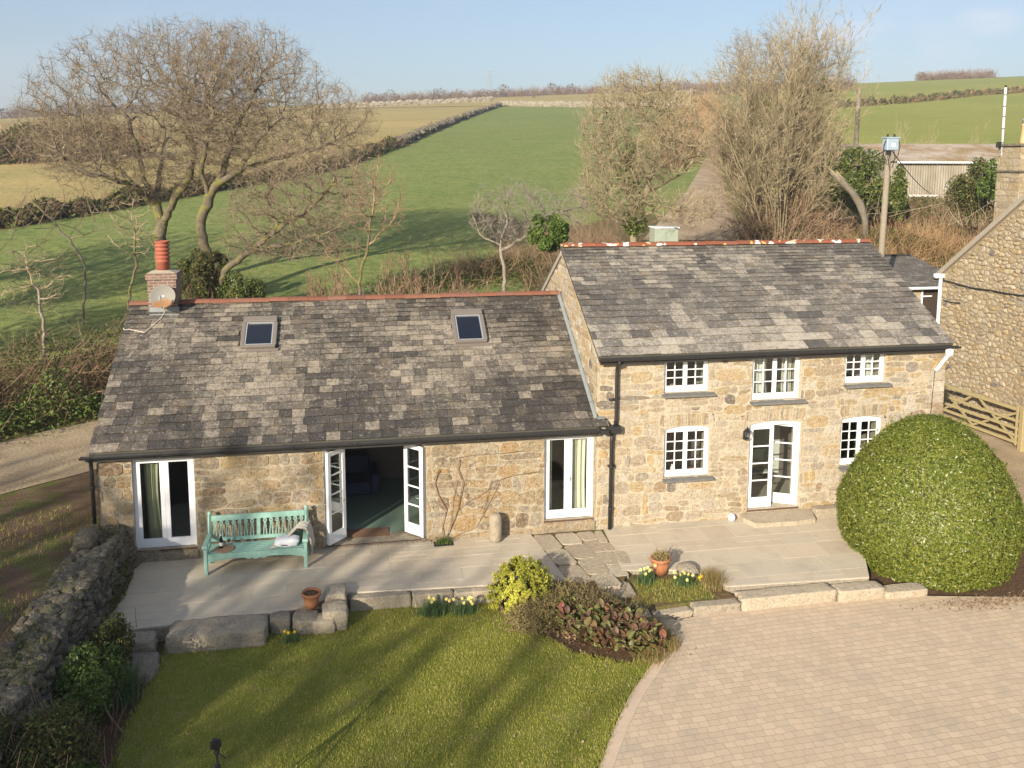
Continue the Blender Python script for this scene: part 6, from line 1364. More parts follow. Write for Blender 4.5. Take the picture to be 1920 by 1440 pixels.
def hedge(name, label, line, w, h, n, size, seed, mat, twmat='twig_brown', ntw=0, cat_='hedge', kind=None, vary=.4, tl=None, twr=.02):
    rng = np.random.default_rng(seed); x, y, t = along(line, n, rng); u = rng.normal(0, .45, n)*w; hh = h*(1+vary*np.sin(t*.9/w+seed)*.5+vary*.5*np.sin(t*2.3/w)); zz_ = hh*(rng.uniform(0, 1, n)**.8)*np.clip(1-(u/w)**2*.5, .2, 1)
    az = rng.uniform(0, 6.28, n); X, Y = x+np.cos(az)*np.abs(u), y+np.sin(az)*np.abs(u); Pp = np.stack([X, Y, hgt(X, Y)+zz_], -1)
    c = Pp.mean(0); v, f = leaves(Pp, size, rng, .2)
    mats_ = [M[mat]]; mi = np.zeros(len(f), int)
    if ntw:
        x, y, t = along(line, ntw, rng); X, Y = x+rng.normal(0, .4, ntw)*w, y+rng.normal(0, .4, ntw)*w; S0 = np.stack([X, Y, hgt(X, Y)], -1); D = unit(rng.normal(0, .45, (ntw, 3))+np.array([0, 0, 1.]))
        L = (tl or h*1.2)*rng.uniform(.4, 1.2, ntw); P = polyl(S0, D, L, 5, .18, -.02, rng); R = np.full((ntw, 5), twr)*np.linspace(1, .3, 5); a1 = tubes(P, R, 3)
        S1, D1_, L1, r1 = kids(P, R, 4, .2, .95, 40, rng, .5, L); P1 = polyl(S1, D1_, L1, 3, .15, 0, rng); a2 = tubes(P1, np.full((len(P1), 3), twr*.45)*np.array([1, .8, .5]), 3)
        (v, f) = cat([(v, f), a1, a2]); mats_.append(M[twmat]); mi = np.r_[mi, np.ones(len(f)-len(mi), int)]
    o = mk(name, v, f, mats_, mi=mi, loc=(c[0], c[1], float(hgt(c[0], c[1]))))
    return tag(o, label, cat_, kind=kind)
def gz(px, py, d): p = DP(px, py, d); p[2] = float(hgt(p[0], p[1])); return p
ax = lambda px, py, d: DP(px, py, d)
def pl(L): return [T(*q) for q in L]
# ---- big oak behind the chimney
d0 = 45.
R_ = lambda px_r, d: px_r/CF*d
A0 = [gz(308, 530, d0)-np.array([0, 0, .5]), ax(300, 480, d0), ax(303, 430, d0), ax(292, 385, d0)]
tree('oak_tree', 'big spreading bare oak with mossy trunk directly behind the chimney pot', 'tree', gz(310, 520, d0),
     [A0, [A0[2], ax(330, 370, d0-.6), ax(352, 335, d0-1.2), ax(362, 290, d0-1.5), ax(350, 230, d0-1)], [A0[3], ax(255, 352, d0-1), ax(215, 335, d0-2), ax(165, 325, d0-2.5), ax(120, 300, d0-3)], [A0[3], ax(268, 330, d0+.5), ax(255, 270, d0+1), ax(235, 215, d0+1)],
      [ax(255, 352, d0-1), ax(200, 290, d0+1), ax(150, 235, d0+2)], [A0[3], ax(300, 320, d0+2), ax(310, 260, d0+3)], [A0[1], ax(262, 420, d0-.5), ax(215, 400, d0-1), ax(165, 395, d0-1)]],
     [(ax(280, 235, d0), (R_(228, d0), 5.6, R_(180, d0)), 1.3), (ax(140, 270, d0), (R_(95, d0), 3.5, R_(100, d0)), .3), (ax(350, 125, d0), (R_(150, d0), 4.4, R_(88, d0)), .5)], 3, nattr=12500, step=.28, di=1.5, dk=.40, rtip=.0092, exp_=2.1, rmax=.36, twigs=3, tl=.55, barkT='bark_oak', iters=140, jit=.34, tup=.05)
B0 = [gz(390, 550, 43)-np.array([0, 0, .5]), ax(386, 470, 43), ax(374, 420, 43), ax(392, 370, 43), ax(408, 345, 43)]
tree('oak_tree', 'second bare oak right of the chimney oak, its crown spreading over the straw field', 'tree', gz(385, 540, 43),
     [B0, [B0[3], ax(378, 325, 42.5), ax(385, 270, 42), ax(400, 210, 42)], [B0[4], ax(450, 318, 43), ax(505, 300, 43.5), ax(570, 285, 44), ax(620, 270, 44)], [B0[4], ax(425, 300, 43.5), ax(440, 240, 44), ax(470, 190, 44)], [ax(450, 318, 43), ax(480, 265, 42), ax(520, 225, 41.5)], [B0[2], ax(420, 400, 42.5), ax(470, 385, 42), ax(520, 375, 42)]],
     [(ax(465, 205, 43), (R_(165, 43), 4.8, R_(160, 43)), 1.), (ax(590, 235, 43), (R_(125, 43), 3.4, R_(90, 43)), .5), (ax(455, 110, 43), (R_(110, 43), 3.2, R_(70, 43)), .25)], 5, nattr=10500, step=.28, di=1.5, dk=.40, rtip=.0092, exp_=2.1, rmax=.32, twigs=3, tl=.55, barkT='bark_oak', iters=140, jit=.34, tup=.05)
tree('oak_tree', 'low leaning mossy oak with pruned limbs sweeping right above the red ridge', 'tree', gz(400, 560, 38),
     [[gz(395, 570, 38)-np.array([0, 0, .5]), ax(420, 505, 38), ax(470, 470, 38), ax(520, 430, 38), ax(575, 395, 38), ax(620, 350, 38)], [ax(470, 470, 38), ax(540, 460, 37.5), ax(600, 440, 37)], [ax(520, 430, 38), ax(500, 370, 38.5), ax(520, 330, 39)]],
     [(ax(585, 365, 38), (R_(135, 38), 2.8, R_(105, 38)), 1.), (ax(545, 450, 38), (R_(135, 38), 2.4, R_(55, 38)), .6), (ax(480, 390, 38), (R_(60, 38), 2, R_(50, 38)), .3)], 8, nattr=5200, rmax=.2, twigs=3, tl=.55, step=.24, di=1.5, dk=.36, jit=.32, tup=.05, mats=('bark_oak', 'twig_oak'))
tree('oak_tree', 'low bare side limb tree at the far left below the oak crown', 'tree', gz(60, 560, 37),
     [[gz(150, 560, 37)-np.array([0, 0, .4]), ax(160, 500, 37), ax(130, 450, 37), ax(85, 400, 37), ax(50, 370, 37)], [ax(130, 450, 37), ax(200, 425, 37)]],
     [(ax(90, 400, 37), (R_(95, 37), 2.2, R_(60, 37)), 1.), (ax(40, 480, 37), (R_(60, 37), 2., R_(60, 37)), .5)], 9, nattr=900, rmax=.11, twigs=1, tl=.6, step=.3, dk=.8, mats=('bark_limb', 'twig_oak'))
tree('young_tree', 'small slim mossy tree with sawn side branch left of the brick chimney', 'tree', gz(245, 590, 31),
     [[gz(243, 640, 31)-np.array([0, 0, .3]), ax(242, 545, 31), ax(256, 500, 31), ax(252, 450, 31)]], [(ax(250, 430, 31), (R_(60, 31), 1., R_(75, 31)), 1.)], 10, nattr=420, rmax=.10, twigs=2, tl=.4, step=.22, di=1.4, dk=.42, mats=('bark_ash', 'twig_ash'), barkT='bark_oak')
tree('young_tree', 'thin pale leafless tree on the bank at the left edge', 'tree', gz(80, 640, 29),
     [[gz(82, 660, 28)-np.array([0, 0, .3]), ax(78, 600, 28), ax(70, 545, 28), ax(50, 490, 28)]], [(ax(60, 530, 28), (R_(80, 28), 1.3, R_(85, 28)), 1.)], 11, nattr=560, rmax=.06, twigs=2, tl=.45, step=.22, di=1.5, dk=.45, mats=('bark_lich', 'twig_ash'))
tree('young_tree', 'slender bare tree with mossy stem between the big oak and the hazel clump', 'tree', gz(690, 560, 36),
     [[gz(668, 580, 34)-np.array([0, 0, .3]), ax(675, 520, 34), ax(690, 460, 34), ax(700, 390, 34)], [ax(672, 530, 34), ax(640, 500, 34), ax(615, 480, 34)], [ax(690, 460, 34), ax(730, 420, 34)]], [(ax(705, 380, 34), (R_(70, 34), 1.6, R_(95, 34)), 1.), (ax(630, 480, 34), (R_(45, 34), 1, R_(35, 34)), .25)], 12, nattr=1100, rmax=.11, twigs=2, tl=.5, step=.25, di=1.6, dk=.5, mats=('bark_oak', 'twig_brown'))
broom('hazel_shrub', 'upright multi stemmed bare hazel behind the middle of the cottage ridge', 'shrub', gz(795, 560, 36), 4.6, .42, 26, 13, r0=.045, mats=('bark_ash', 'twig_brown'), l1=7, l2=5, l3=3, basew=.35, upper=.3)
for px, py, H_, s_, lab in ((610, 558, 3.2, 180, 'low bare thicket shrub under the sweeping limbs of the leaning oak'), (735, 556, 3.9, 181, 'bushy bare shrub between the slender tree and the hazel'), (872, 548, 3.4, 182, 'bare brown shrub left of the gnarled lichened tree'), (1012, 520, 3., 183, 'bare brown shrub close beside the taller house gable')):
    broom('hazel_shrub', lab, 'shrub', gz(px, py, 37), H_, .62, 22, s_, r0=.035, mats=('bark_ash', 'twig_brown'), l1=8, l2=5, l3=3, basew=.5, upper=.2)
tree('lichened_tree', 'low gnarled tree with whitish lichened branches left of the taller house gable', 'tree', gz(945, 545, 38),
     [[gz(948, 560, 37)-np.array([0, 0, .4]), ax(945, 500, 37), ax(938, 460, 37), ax(950, 420, 37)], [ax(938, 460, 37), ax(900, 440, 37), ax(885, 400, 37)], [ax(945, 470, 37), ax(1000, 430, 37), ax(1040, 400, 37)]], [(ax(965, 405, 37), (R_(95, 37), 2.1, R_(72, 37)), 1.), (ax(1075, 395, 37.5), (R_(40, 37), 1.4, R_(55, 37)), .3)], 14, nattr=1700, rmax=.13, rtip=.009, twigs=3, tl=.35, step=.2, di=1.3, dk=.34, mats=('bark_lich', 'bark_lich'), twr=.006, jit=.32)
bush('holly_bush', 'dark glossy evergreen bush between the lichened tree and the house ridge', 'bush', ax(1028, 440, 36), (R_(48, 36), 1.1, R_(52, 36)), 9000, .13, 15, 'leaf_fresh', k=18, rr=.3)
# ---- tall ashes either side of the track
def ivyclad(c, n, seed, par, r=(.5, .5, 2.2)):
    rng = np.random.default_rng(seed); v, f = leaves(cloud(c, r, n, rng), .16, rng); mk('ivy', v, f, M['leaf_ivy'], par)
t_ = tree('ash_tree', 'pale bare broad tree left of the farm track, its limbs reaching over the house ridge', 'tree', gz(1190, 452, 42),
     [[gz(1190, 470, 41)-np.array([0, 0, .5]), ax(1190, 420, 41), ax(1215, 350, 41), ax(1235, 290, 41), ax(1245, 230, 41)], [ax(1190, 420, 41), ax(1180, 350, 41.5), ax(1165, 290, 41.5)], [ax(1215, 360, 41), ax(1280, 325, 40.5), ax(1325, 270, 40)], [ax(1188, 420, 41), ax(1240, 385, 40), ax(1290, 400, 39.5)], [ax(1190, 430, 41), ax(1150, 400, 41), ax(1120, 370, 41)]],
     [(ax(1200, 262, 41), (R_(120, 41), 3.2, R_(132, 41)), 1.), (ax(1160, 360, 41), (R_(86, 41), 2.6, R_(78, 41)), .5), (ax(1290, 400, 39.5), (R_(70, 41), 1.5, R_(40, 41)), .12)], 16, nattr=7600, jit=.16, rmax=.2, rtip=.012, twigs=3, tl=.75, step=.27, di=1.6, dk=.40, mats=('bark_ash', 'twig_ash'), tup=.5, twr=.010)
ivyclad(ax(1180, 330, 41), 900, 17, t_, (.5, .5, 1.6)); ivyclad(ax(1190, 420, 41), 900, 18, t_, (.6, .6, 1.))
d1 = 58.
t_ = broom('ash_tree', 'tall fan of many pale stems right of the farm track, broadest bare tree there', 'tree', gz(1466, 408, d1), 14.2, .47, 70, 19, r0=.105, mats=('bark_ash', 'twig_ash'), l1=15, l2=8, l3=3, trop=.03, wob_=.06, basew=1.3, upper=.30, twr=.011)
ivyclad(ax(1460, 330, d1), 2500, 20, t_, (1.6, 1.4, 2.8)); ivyclad(ax(1545, 165, d1), 250, 21, t_, (.5, .5, .9))
tree('ash_tree', 'tall bare tree with rounded top at the left of the fan of pale stems', 'tree', gz(1405, 395, 62),
     [[gz(1410, 400, 62)-np.array([0, 0, .5]), ax(1405, 300, 62), ax(1390, 200, 62), ax(1392, 130, 62)], [ax(1392, 300, 62), ax(1440, 200, 62), ax(1450, 120, 62)], [ax(1400, 330, 62), ax(1480, 220, 62), ax(1510, 130, 62)]],
     [(ax(1405, 135, 62), (R_(58, 62), 2.6, R_(75, 62)), .8), (ax(1470, 120, 62), (R_(75, 62), 3, R_(60, 62)), .9), (ax(1530, 150, 62), (R_(60, 62), 2.4, R_(75, 62)), .5)], 22, nattr=2600, rmax=.2, twigs=3, tl=.8, step=.36, dk=.55, di=2., mats=('bark_ash', 'twig_oak'), tup=.6, twr=.011)
# ---- ivy masses, brambles, right background
bush('ivy_mass', 'rounded mass of dark ivy swallowing the left end of the farm shed', 'ivy', ax(1600, 345, 56), (R_(72, 56), 2.4, R_(80, 56)), 17000, .2, 23, 'leaf_ivy', k=34, rr=.27, twmat='twig_ash', ntw=50, twl=5.)
bush('ivy_mass', 'smaller ivy clad bush in front of the shed wall beside the transformer pole', 'ivy', ax(1672, 372, 60), (R_(34, 60), 1.2, R_(66, 60)), 5000, .24, 24, 'leaf_ivy', k=12)
bush('ivy_mass', 'green and brown leafy bush before the shed wall, left of the chimney stack', 'bush', ax(1822, 365, 52), (R_(48, 52), 1.6, R_(72, 52)), 7000, .17, 25, 'leaf_bram', k=16, twmat='twig_ash', ntw=60, twl=4.2)
bush('ivy_mass', 'bright green ivy patch touching the granite chimney stack', 'ivy', ax(1855, 345, 50), (R_(22, 50), 1.0, R_(45, 50)), 2600, .16, 26, 'leaf_fresh', k=8)
V = []; P = [ax(q[0], q[1], 52) for q in ((1623, 452), (1622, 412), (1612, 382), (1596, 358), (1578, 340), (1558, 322))]
th = thing('broken_trunk', 'leaning broken pale tree trunk with shattered top in front of the ivy', 'tree trunk', gz(1622, 440, 52)); mb = MB(); mb.tube(P, [.20, .18, .24, .19, .21, .10], 10); tk_ = mb.build('trunk', M['bark_limb'], th, True)
mb = MB(); mb.tube([P[-2], P[-1]+np.array([-.3, 0, .35])], [.2, .02], 6); mb.tube([P[-2]+np.array([.1, 0, 0]), P[-1]+np.array([.3, 0, .1])], [.18, .02], 6); mb.build('splinters', M['bark_ash'], th)
def thicket(name, label, c0, c1, dd, n, ntw, seed, mat, twmat, h, size=.2, w=3., twr=.02, kind='stuff', catn='brambles', tl=None):
    return hedge(name, label, [DP(c0, 400, dd), DP((c0+c1)/2, 400, dd+1), DP(c1, 400, dd)], w, h, n, size, seed, mat, twmat, ntw, cat_=catn, kind=kind, tl=tl, twr=twr)
thicket('bramble_thicket', 'rusty brown bramble thicket behind the outbuilding and transformer pole', 1620, 1880, 52, 15000, 1500, 27, 'leaf_bram', 'twig_rust', 1.7, .13, 2.6, .012, tl=2.4)
thicket('bramble_thicket', 'brown and green scrub filling the ground before the farm shed', 1640, 1890, 65, 12000, 1200, 127, 'leaf_bram', 'twig_brown', 1.2, .18, 5., .016, tl=1.9)
thicket('bramble_thicket', 'tangled orange brown scrub below the broken trunk, left of the transformer pole', 1440, 1660, 46, 15000, 1300, 28, 'leaf_bram', 'twig_rust', 1.3, .12, 3.4, .014, tl=2.4)
thicket('bramble_thicket', 'dark scrub at the foot of the fan of pale stems beside the track', 1425, 1540, 58, 5500, 800, 29, 'leaf_bram', 'twig_brown', 2.6, .2, 2.4, .02, tl=3.8)
thicket('bramble_thicket', 'brown thorny scrub under the broad tree left of the track', 1085, 1190, 46, 12000, 600, 30, 'leaf_bram', 'twig_brown', 1.8, .14, 3.0, .014, tl=3.6)
hedge('bramble_thicket', 'brown twiggy undergrowth behind the cottage ridge beside the gable', pl([(860, 525), (940, 515), (1010, 500), (1060, 480)]), 2.6, .7, 17000, .13, 31, 'leaf_bram', 'twig_brown', 300, cat_='brambles', kind='stuff', tl=1.9, twr=.013)
hedge('bramble_thicket', 'dim mossy undergrowth around the feet of the trees behind the ridge', pl([(740, 545), (800, 540), (850, 532), (910, 525)]), 2.6, .45, 9000, .12, 128, 'leaf_ivy', 'twig_brown', 60, cat_='brambles', kind='stuff', tl=2.2, twr=.014)  # some brush, but its dark leaves mostly stand in for shade on grass
bush('ivy_mass', 'ivy and brambles clothing the oak base right of the chimney', 'ivy', ax(372, 530, 38), (R_(55, 38), 1.3, R_(72, 38)), 9500, .12, 33, 'leaf_bram', k=22, rr=.3, twmat='twig_brown', ntw=60, twl=2.6)
bush('ivy_mass', 'brambly bush hiding the foot of the second oak behind the chimney', 'bush', ax(400, 505, 42), (R_(34, 42), 1., R_(52, 42)), 6000, .12, 134, 'leaf_bram', k=18, rr=.3, twmat='twig_brown', ntw=50, twl=2.4)
bush('ivy_mass', 'leafy tangle at the base of the low leaning oak', 'ivy', ax(455, 548, 38), (R_(60, 38), 1.3, R_(42, 38)), 8000, .12, 133, 'leaf_ivy', k=22, rr=.3)
# field hedges and walls
hl = pl([(-120, 440), (0, 428), (120, 408), (250, 386), (400, 358), (560, 330), (640, 312), (700, 290), (745, 274)])
hedge('field_hedge', 'long brown bramble hedge dividing the green field from the straw coloured field', hl, 1.2, 1.25, 16000, .45, 34, 'leaf_bram', 'twig_brown', 1200, tl=1.8, twr=.025)
rng = np.random.default_rng(5)
wl = pl([(742, 276), (775, 262), (800, 250), (835, 237), (870, 222), (905, 210), (938, 199)])
V = []; F = []
x, y, t = along(wl, 1500, rng)
for i in range(1500):
    s_ = rng.uniform(.22, .55); z_ = float(hgt(x[i], y[i]))+rng.uniform(0, 1.0); pebble((x[i]+rng.normal(0, .3), y[i]+rng.normal(0, .3), z_), (s_, s_, s_*.7), i*.31)
tag(mk('field_wall', V, F, M['granite_dark'], loc=tuple(wl[3])), 'grey stone field wall running diagonally up the hill to the skyline', 'wall')
V = []; F = []; wl2 = pl([(938, 199), (1000, 200), (1080, 201), (1180, 202), (1340, 204)]); x, y, t = along(wl2, 1100, rng)
for i in range(1100):
    s_ = rng.uniform(.35, .8); pebble((x[i], y[i], float(hgt(x[i], y[i]))+rng.uniform(0, 1.2)), (s_, s_, s_*.8), i*.17)
tag(mk('field_wall', V, F, M['mossstone'], loc=tuple(wl2[1])), 'pale stone wall along the top edge of the green field', 'wall')
V = []; F = []; wl3 = [DP(px, 200, 345+abs(px-700)*.05) for px in (600, 700, 800, 925)]; x, y, t = along(wl3, 500, rng)
for i in range(500):
    s_ = rng.uniform(.4, 1.); pebble((x[i], y[i], float(hgt(x[i], y[i]))+rng.uniform(0, 1.6)), (s_, s_, s_*.8), i*.27)
tag(mk('field_wall', V, F, M['mossstone'], loc=tuple(wl3[1])), 'pale broken wall along the top of the straw coloured field', 'wall')
hedge('field_hedge', 'dark hedge in the straw field at the far left behind the oak crown', [DP(px, 300, 105+px*.02) for px in (-140, 0, 120, 260)], 3., 3.6, 6000, .7, 35, 'leaf_bram', 'twig_brown', 900, tl=5, twr=.05)
hedge('field_hedge', 'distant brown hedge along the skyline at the far left', [DP(px, 240, 400) for px in (-200, 0, 250, 500)], 2.5, 4.5, 5200, 1.0, 36, 'leaf_brown', 'twig_brown', 900, tl=6, twr=.1)
hedge('skyline_scrub', 'band of brown scrub and bushes along the skyline behind the green field', [DP(px, 190, 430) for px in (680, 800, 950, 1100, 1250, 1350)], 4., 3.6, 7000, .8, 37, 'leaf_brown', 'twig_brown', 3000, kind='stuff', tl=4.5, twr=.07, vary=.9, cat_='scrub')
hedge('field_hedge', 'brown hedge bank climbing across the right hand field', [T(1560, 203), T(1620, 199), T(1700, 194), T(1760, 188), T(1830, 180), T(1950, 172)], 1.6, 1.7, 5200, .7, 38, 'leaf_bram', 'twig_rust', 700, tl=2.2, twr=.05)
hedge('skyline_scrub', 'small dark bushes on the skyline above the right hand field', [DP(px, 160, 440) for px in (1720, 1790, 1860)], 2.6, 2.2, 2200, .7, 39, 'leaf_brown', 'twig_brown', 900, kind='stuff', tl=4.5, twr=.08, vary=1., cat_='bushes')
hedge('field_hedge', 'russet hedge along the left side of the farm track', pl([(1256, 318), (1282, 285), (1300, 262), (1315, 240), (1328, 222)]), 1.6, 3.4, 7000, .4, 40, 'leaf_brown', 'twig_rust', 2400, tl=5.2, twr=.03)
hedge('field_hedge', 'dark hedge along the right side of the farm track', pl([(1425, 400), (1404, 355), (1388, 318), (1376, 285), (1368, 250)]), 1.2, 2.2, 6000, .35, 41, 'leaf_bram', 'twig_brown', 1300, tl=4, twr=.03)
hedge('field_hedge', 'hedge at the top of the farm track against the skyline', [DP(px, 200, 330) for px in (1300, 1340, 1400, 1480, 1600)], 3., 3.5, 5200, .7, 42, 'leaf_brown', 'twig_brown', 600, tl=6, twr=.07)
for px, yb, H_, s_, lab in ((805, 248, 2.6, 43, 'small lone dark bush beside the diagonal field wall'), (1150, 190, 8, 44, 'left one of the wind bent skyline trees near the broad bare tree'), (1168, 190, 8.5, 45, 'right one of the wind bent skyline trees near the broad bare tree'), (1000, 190, 6.5, 46, 'bare bush standing clear on the skyline above the green field'), (860, 190, 6, 47, 'brown bush on the skyline left of the distant pylon'), (1765, 205, 3.0, 48, 'dark bush at the lower edge of the right hand field by the shed roof')):
    dd = 380 if yb < 200 else (T(px, yb)-CAM)@FH
    if s_ == 48: dd = 96
    broom('skyline_tree' if yb < 200 else 'bush', lab, 'tree' if yb < 200 else 'bush', gz(px, yb, dd), H_, .75 if s_ not in (44, 45) else .35, 14, s_, r0=.10, mats=('bark_limb', 'twig_oak'), l1=9, l2=6, l3=0, basew=.6, upper=.35 if s_ not in (44, 45) else .6)
for px, s_, lab in ((1690, 49, 'thin pale saplings standing above the shed roof by the transformer box'), (1735, 50, 'thin pale saplings standing above the middle of the shed roof'), (1832, 51, 'thin pale saplings standing above the right end of the shed roof')):
    broom('sapling', lab, 'sapling', gz(px, 300, 98), 5.5, .35, 9, s_, r0=.05, l1=6, l2=3, l3=0, basew=.4, upper=.4)
# ---- left bank
hb = [LF0+_ld*t+LN*1.5 for t in (-16, -10, -4, 0, 4, 9)]
hedge('bank_brambles', 'brambly bank of brown stems and leaves beyond the lane at the left', [(p[0], p[1]) for p in hb], 1.5, 1.9, 26000, .10, 52, 'leaf_bram', 'twig_brown', 1300, kind='stuff', cat_='brambles', tl=2.3, twr=.013)
hb2 = [LF0+_ld*t+LN*.45 for t in (-16, -10, -4, 0, 4, 9)]
hedge('bank_foliage', 'bright green leafy plants along the foot of the lane bank', [(p[0], p[1]) for p in hb2], .9, 1.0, 17000, .12, 53, 'leaf_fresh', kind='stuff', cat_='ground cover', vary=.9)
# ---- clipped dome bush
DC = (7.36, -2.2)
def domer(z): 
    t = np.clip((z+.32)/3.36, 0, 1); return 1.95*np.where(t < .36, .86+.14*np.sin(t/.36*np.pi/2), np.sqrt(np.maximum(0, 1-((t-.36)/.64)**1.32))*1.0)
rng = np.random.default_rng(60); th = thing('clipped_bush', 'huge clipped dome of glossy green bay beside the house right corner', 'bush', (DC[0], DC[1], -.3))
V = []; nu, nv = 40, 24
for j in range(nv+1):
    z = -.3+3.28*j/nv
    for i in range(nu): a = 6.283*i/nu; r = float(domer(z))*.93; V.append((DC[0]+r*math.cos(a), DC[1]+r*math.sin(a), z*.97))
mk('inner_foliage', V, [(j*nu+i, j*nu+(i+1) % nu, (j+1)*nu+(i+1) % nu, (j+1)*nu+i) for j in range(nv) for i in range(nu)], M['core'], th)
n = 120000; z = -.28+3.3*rng.uniform(0, 1, n)**1.0; a = rng.uniform(0, 2*np.pi, n); r = domer(z)
k = rng.uniform(0, 1, n) < (r+.35)/2.3; z, a, r = z[k], a[k], r[k]
top = rng.normal(0, .62, (15000, 2)); zt_ = 3.2-.0*top[:, 0]; rr_ = np.linalg.norm(top, axis=1); m_ = rr_ < 1.25; top, rr_ = top[m_], rr_[m_]; tz = -.32+3.36*(.36+.64*(np.maximum(0, 1-(rr_/1.95)**2)**(1/1.32)))
lum = np.array([mnoise.noise(Vector((math.cos(q)*r_*1.6, math.sin(q)*r_*1.6, zz_*1.6))) for q, r_, zz_ in zip(a, r, z)])
fin = np.array([mnoise.noise(Vector((math.cos(q)*r_*4.5, math.sin(q)*r_*4.5, zz_*4.5+9))) for q, r_, zz_ in zip(a, r, z)]); rj = r*(1+.035*lum+.022*fin)+rng.normal(0, .03, len(r)); Pn = np.stack([DC[0]+rj*np.cos(a), DC[1]+rj*np.sin(a), z], -1); e = .03; dr = (domer(z+e)-domer(z-e))/(2*e); nn = unit(np.stack([np.cos(a), np.sin(a), -np.clip(dr, -3, 1)], -1))
P2 = np.stack([DC[0]+top[:, 0], DC[1]+top[:, 1], tz+rng.normal(0, .03, len(tz))], -1); n2 = unit(np.stack([top[:, 0], top[:, 1], np.full(len(top), 2.)], -1))
v, f = leaves(np.concatenate([Pn, P2]), .066, rng, asp=.42, nrm=np.concatenate([nn, n2])); mk('foliage', v, f, M['leaf_bay'], th)
rng = np.random.default_rng(66); n = 420; a = rng.uniform(0, 2*np.pi, n); z = rng.uniform(-.1, 2.9, n); r = domer(z)*.97; S0 = np.stack([DC[0]+r*np.cos(a), DC[1]+r*np.sin(a), z], -1); D = unit(np.stack([np.cos(a), np.sin(a), np.full(n, .9)], -1)+rng.normal(0, .3, (n, 3))); P = polyl(S0, D, rng.uniform(.10, .24, n), 4, .1, .1, rng)
c1 = tubes(P, np.full((n, 4), .0035), 3); Q = np.repeat(P[:, 1:].reshape(-1, 3), 3, 0); c2 = leaves(Q+rng.normal(0, .018, Q.shape), .055, rng, asp=.42); mk('shoots', *cat([c1, c2]), M['leaf_bay'], th)
# ---- flower bed left of the causeway
def mound(c, r, n, size, seed, mat, name, label, cat_, rose=None, **kw):
    rng = np.random.default_rng(seed); th = thing(name, label, cat_, (c[0], c[1], -.3)); cs = []
    if rose:
        m = rose; p = unit(rng.normal(0, 1, (m, 3))); p[:, 2] = np.abs(p[:, 2]); p = p*np.array(r)*rng.uniform(.82, 1.04, (m, 1))+np.array(c); q = np.repeat(p, n//m, 0); nn = unit(np.repeat(p-np.array(c), n//m, 0)); C2 = q+rng.normal(0, .026, q.shape)+nn*.01
        v, f = leaves(C2, size, rng, asp=.5, nrm=nn)
    else: v, f = leaves(lumpy(c, r, n, rng, **kw), size, rng)
    mk('foliage', v, f, M[mat], th); return th
gp_ = lambda px, py, z=-.25: G(px, py, z)
c = G(990, 1105, .0); th = mound((-2.35, -2.8, -.22), (.70, .55, .92), 14400, .052, 70, 'leaf_euph', 'lime_shrub', 'rounded lime green spurge shrub at the corner of the lawn', 'shrub', rose=400)
rng = np.random.default_rng(71); v, f = leaves(lumpy((-2.35, -2.8, -.05), (.6, .46, .7), 3500, rng), .06, rng); mk('inner_foliage', v, f, M['leaf_bram'], th)
def wiry(name, label, c, r, n, seed, mat='leaf_heath', h=.35, cat_='shrub', sprig=True):
    rng = np.random.default_rng(seed); th = thing(name, label, cat_, (c[0], c[1], -.3)); S0 = np.array([c[0], c[1], -.28])+np.stack([rng.normal(0, .4, n)*r[0], rng.normal(0, .4, n)*r[1], 0*np.zeros(n)], -1); D = unit(rng.normal(0, .55, (n, 3))+np.array([0, 0, .9])); L = h*rng.uniform(.5, 1.2, n); P = polyl(S0, D, L, 5, .22, -.03, rng); R = np.full((n, 5), .004)
    S1, D1_, L1, _x = kids(P, R, 4, .2, 1, 45, rng, .4, L); P1 = polyl(S1, D1_, L1, 3, .2, 0, rng); v, f = cat([tubes(P, R, 3), tubes(P1, np.full((len(P1), 3), .0028), 3)]); mk('stems', v, f, M['twig_brown'], th)
    if sprig: Q = np.concatenate([P[:, 2:].reshape(-1, 3), P1.reshape(-1, 3)]); v, f = leaves(np.repeat(Q, 2, 0)+rng.normal(0, .016, (len(Q)*2, 3)), .034, rng); mk('foliage', v, f, M[mat], th)
    return th
wiry('heather', 'low olive brown heather mound in front of the lime green shrub', (-2.2, -3.5, -.25), (.5, .42), 700, 72, h=.42)
wiry('heather', 'second wiry brown heather between the lime shrub and the bronze leaves', (-1.7, -3.3, -.25), (.5, .45), 600, 73, h=.46)
wiry('heather', 'purplish bare twiggy shrub beside the stone causeway', (-1.3, -3.0, -.25), (.5, .4), 300, 74, h=.45)
wiry('heather', 'olive green springy mound behind the bronze leaves beside the causeway', (-1.05, -3.6, -.25), (.5, .36), 800, 78, h=.5, mat='leaf_bram')
wiry('wild_geranium', 'tuft of greenish dry stems below the last stepping stones', (-.55, -3.75, -.25), (.38, .30), 420, 75, h=.34, mat='leaf_bram')
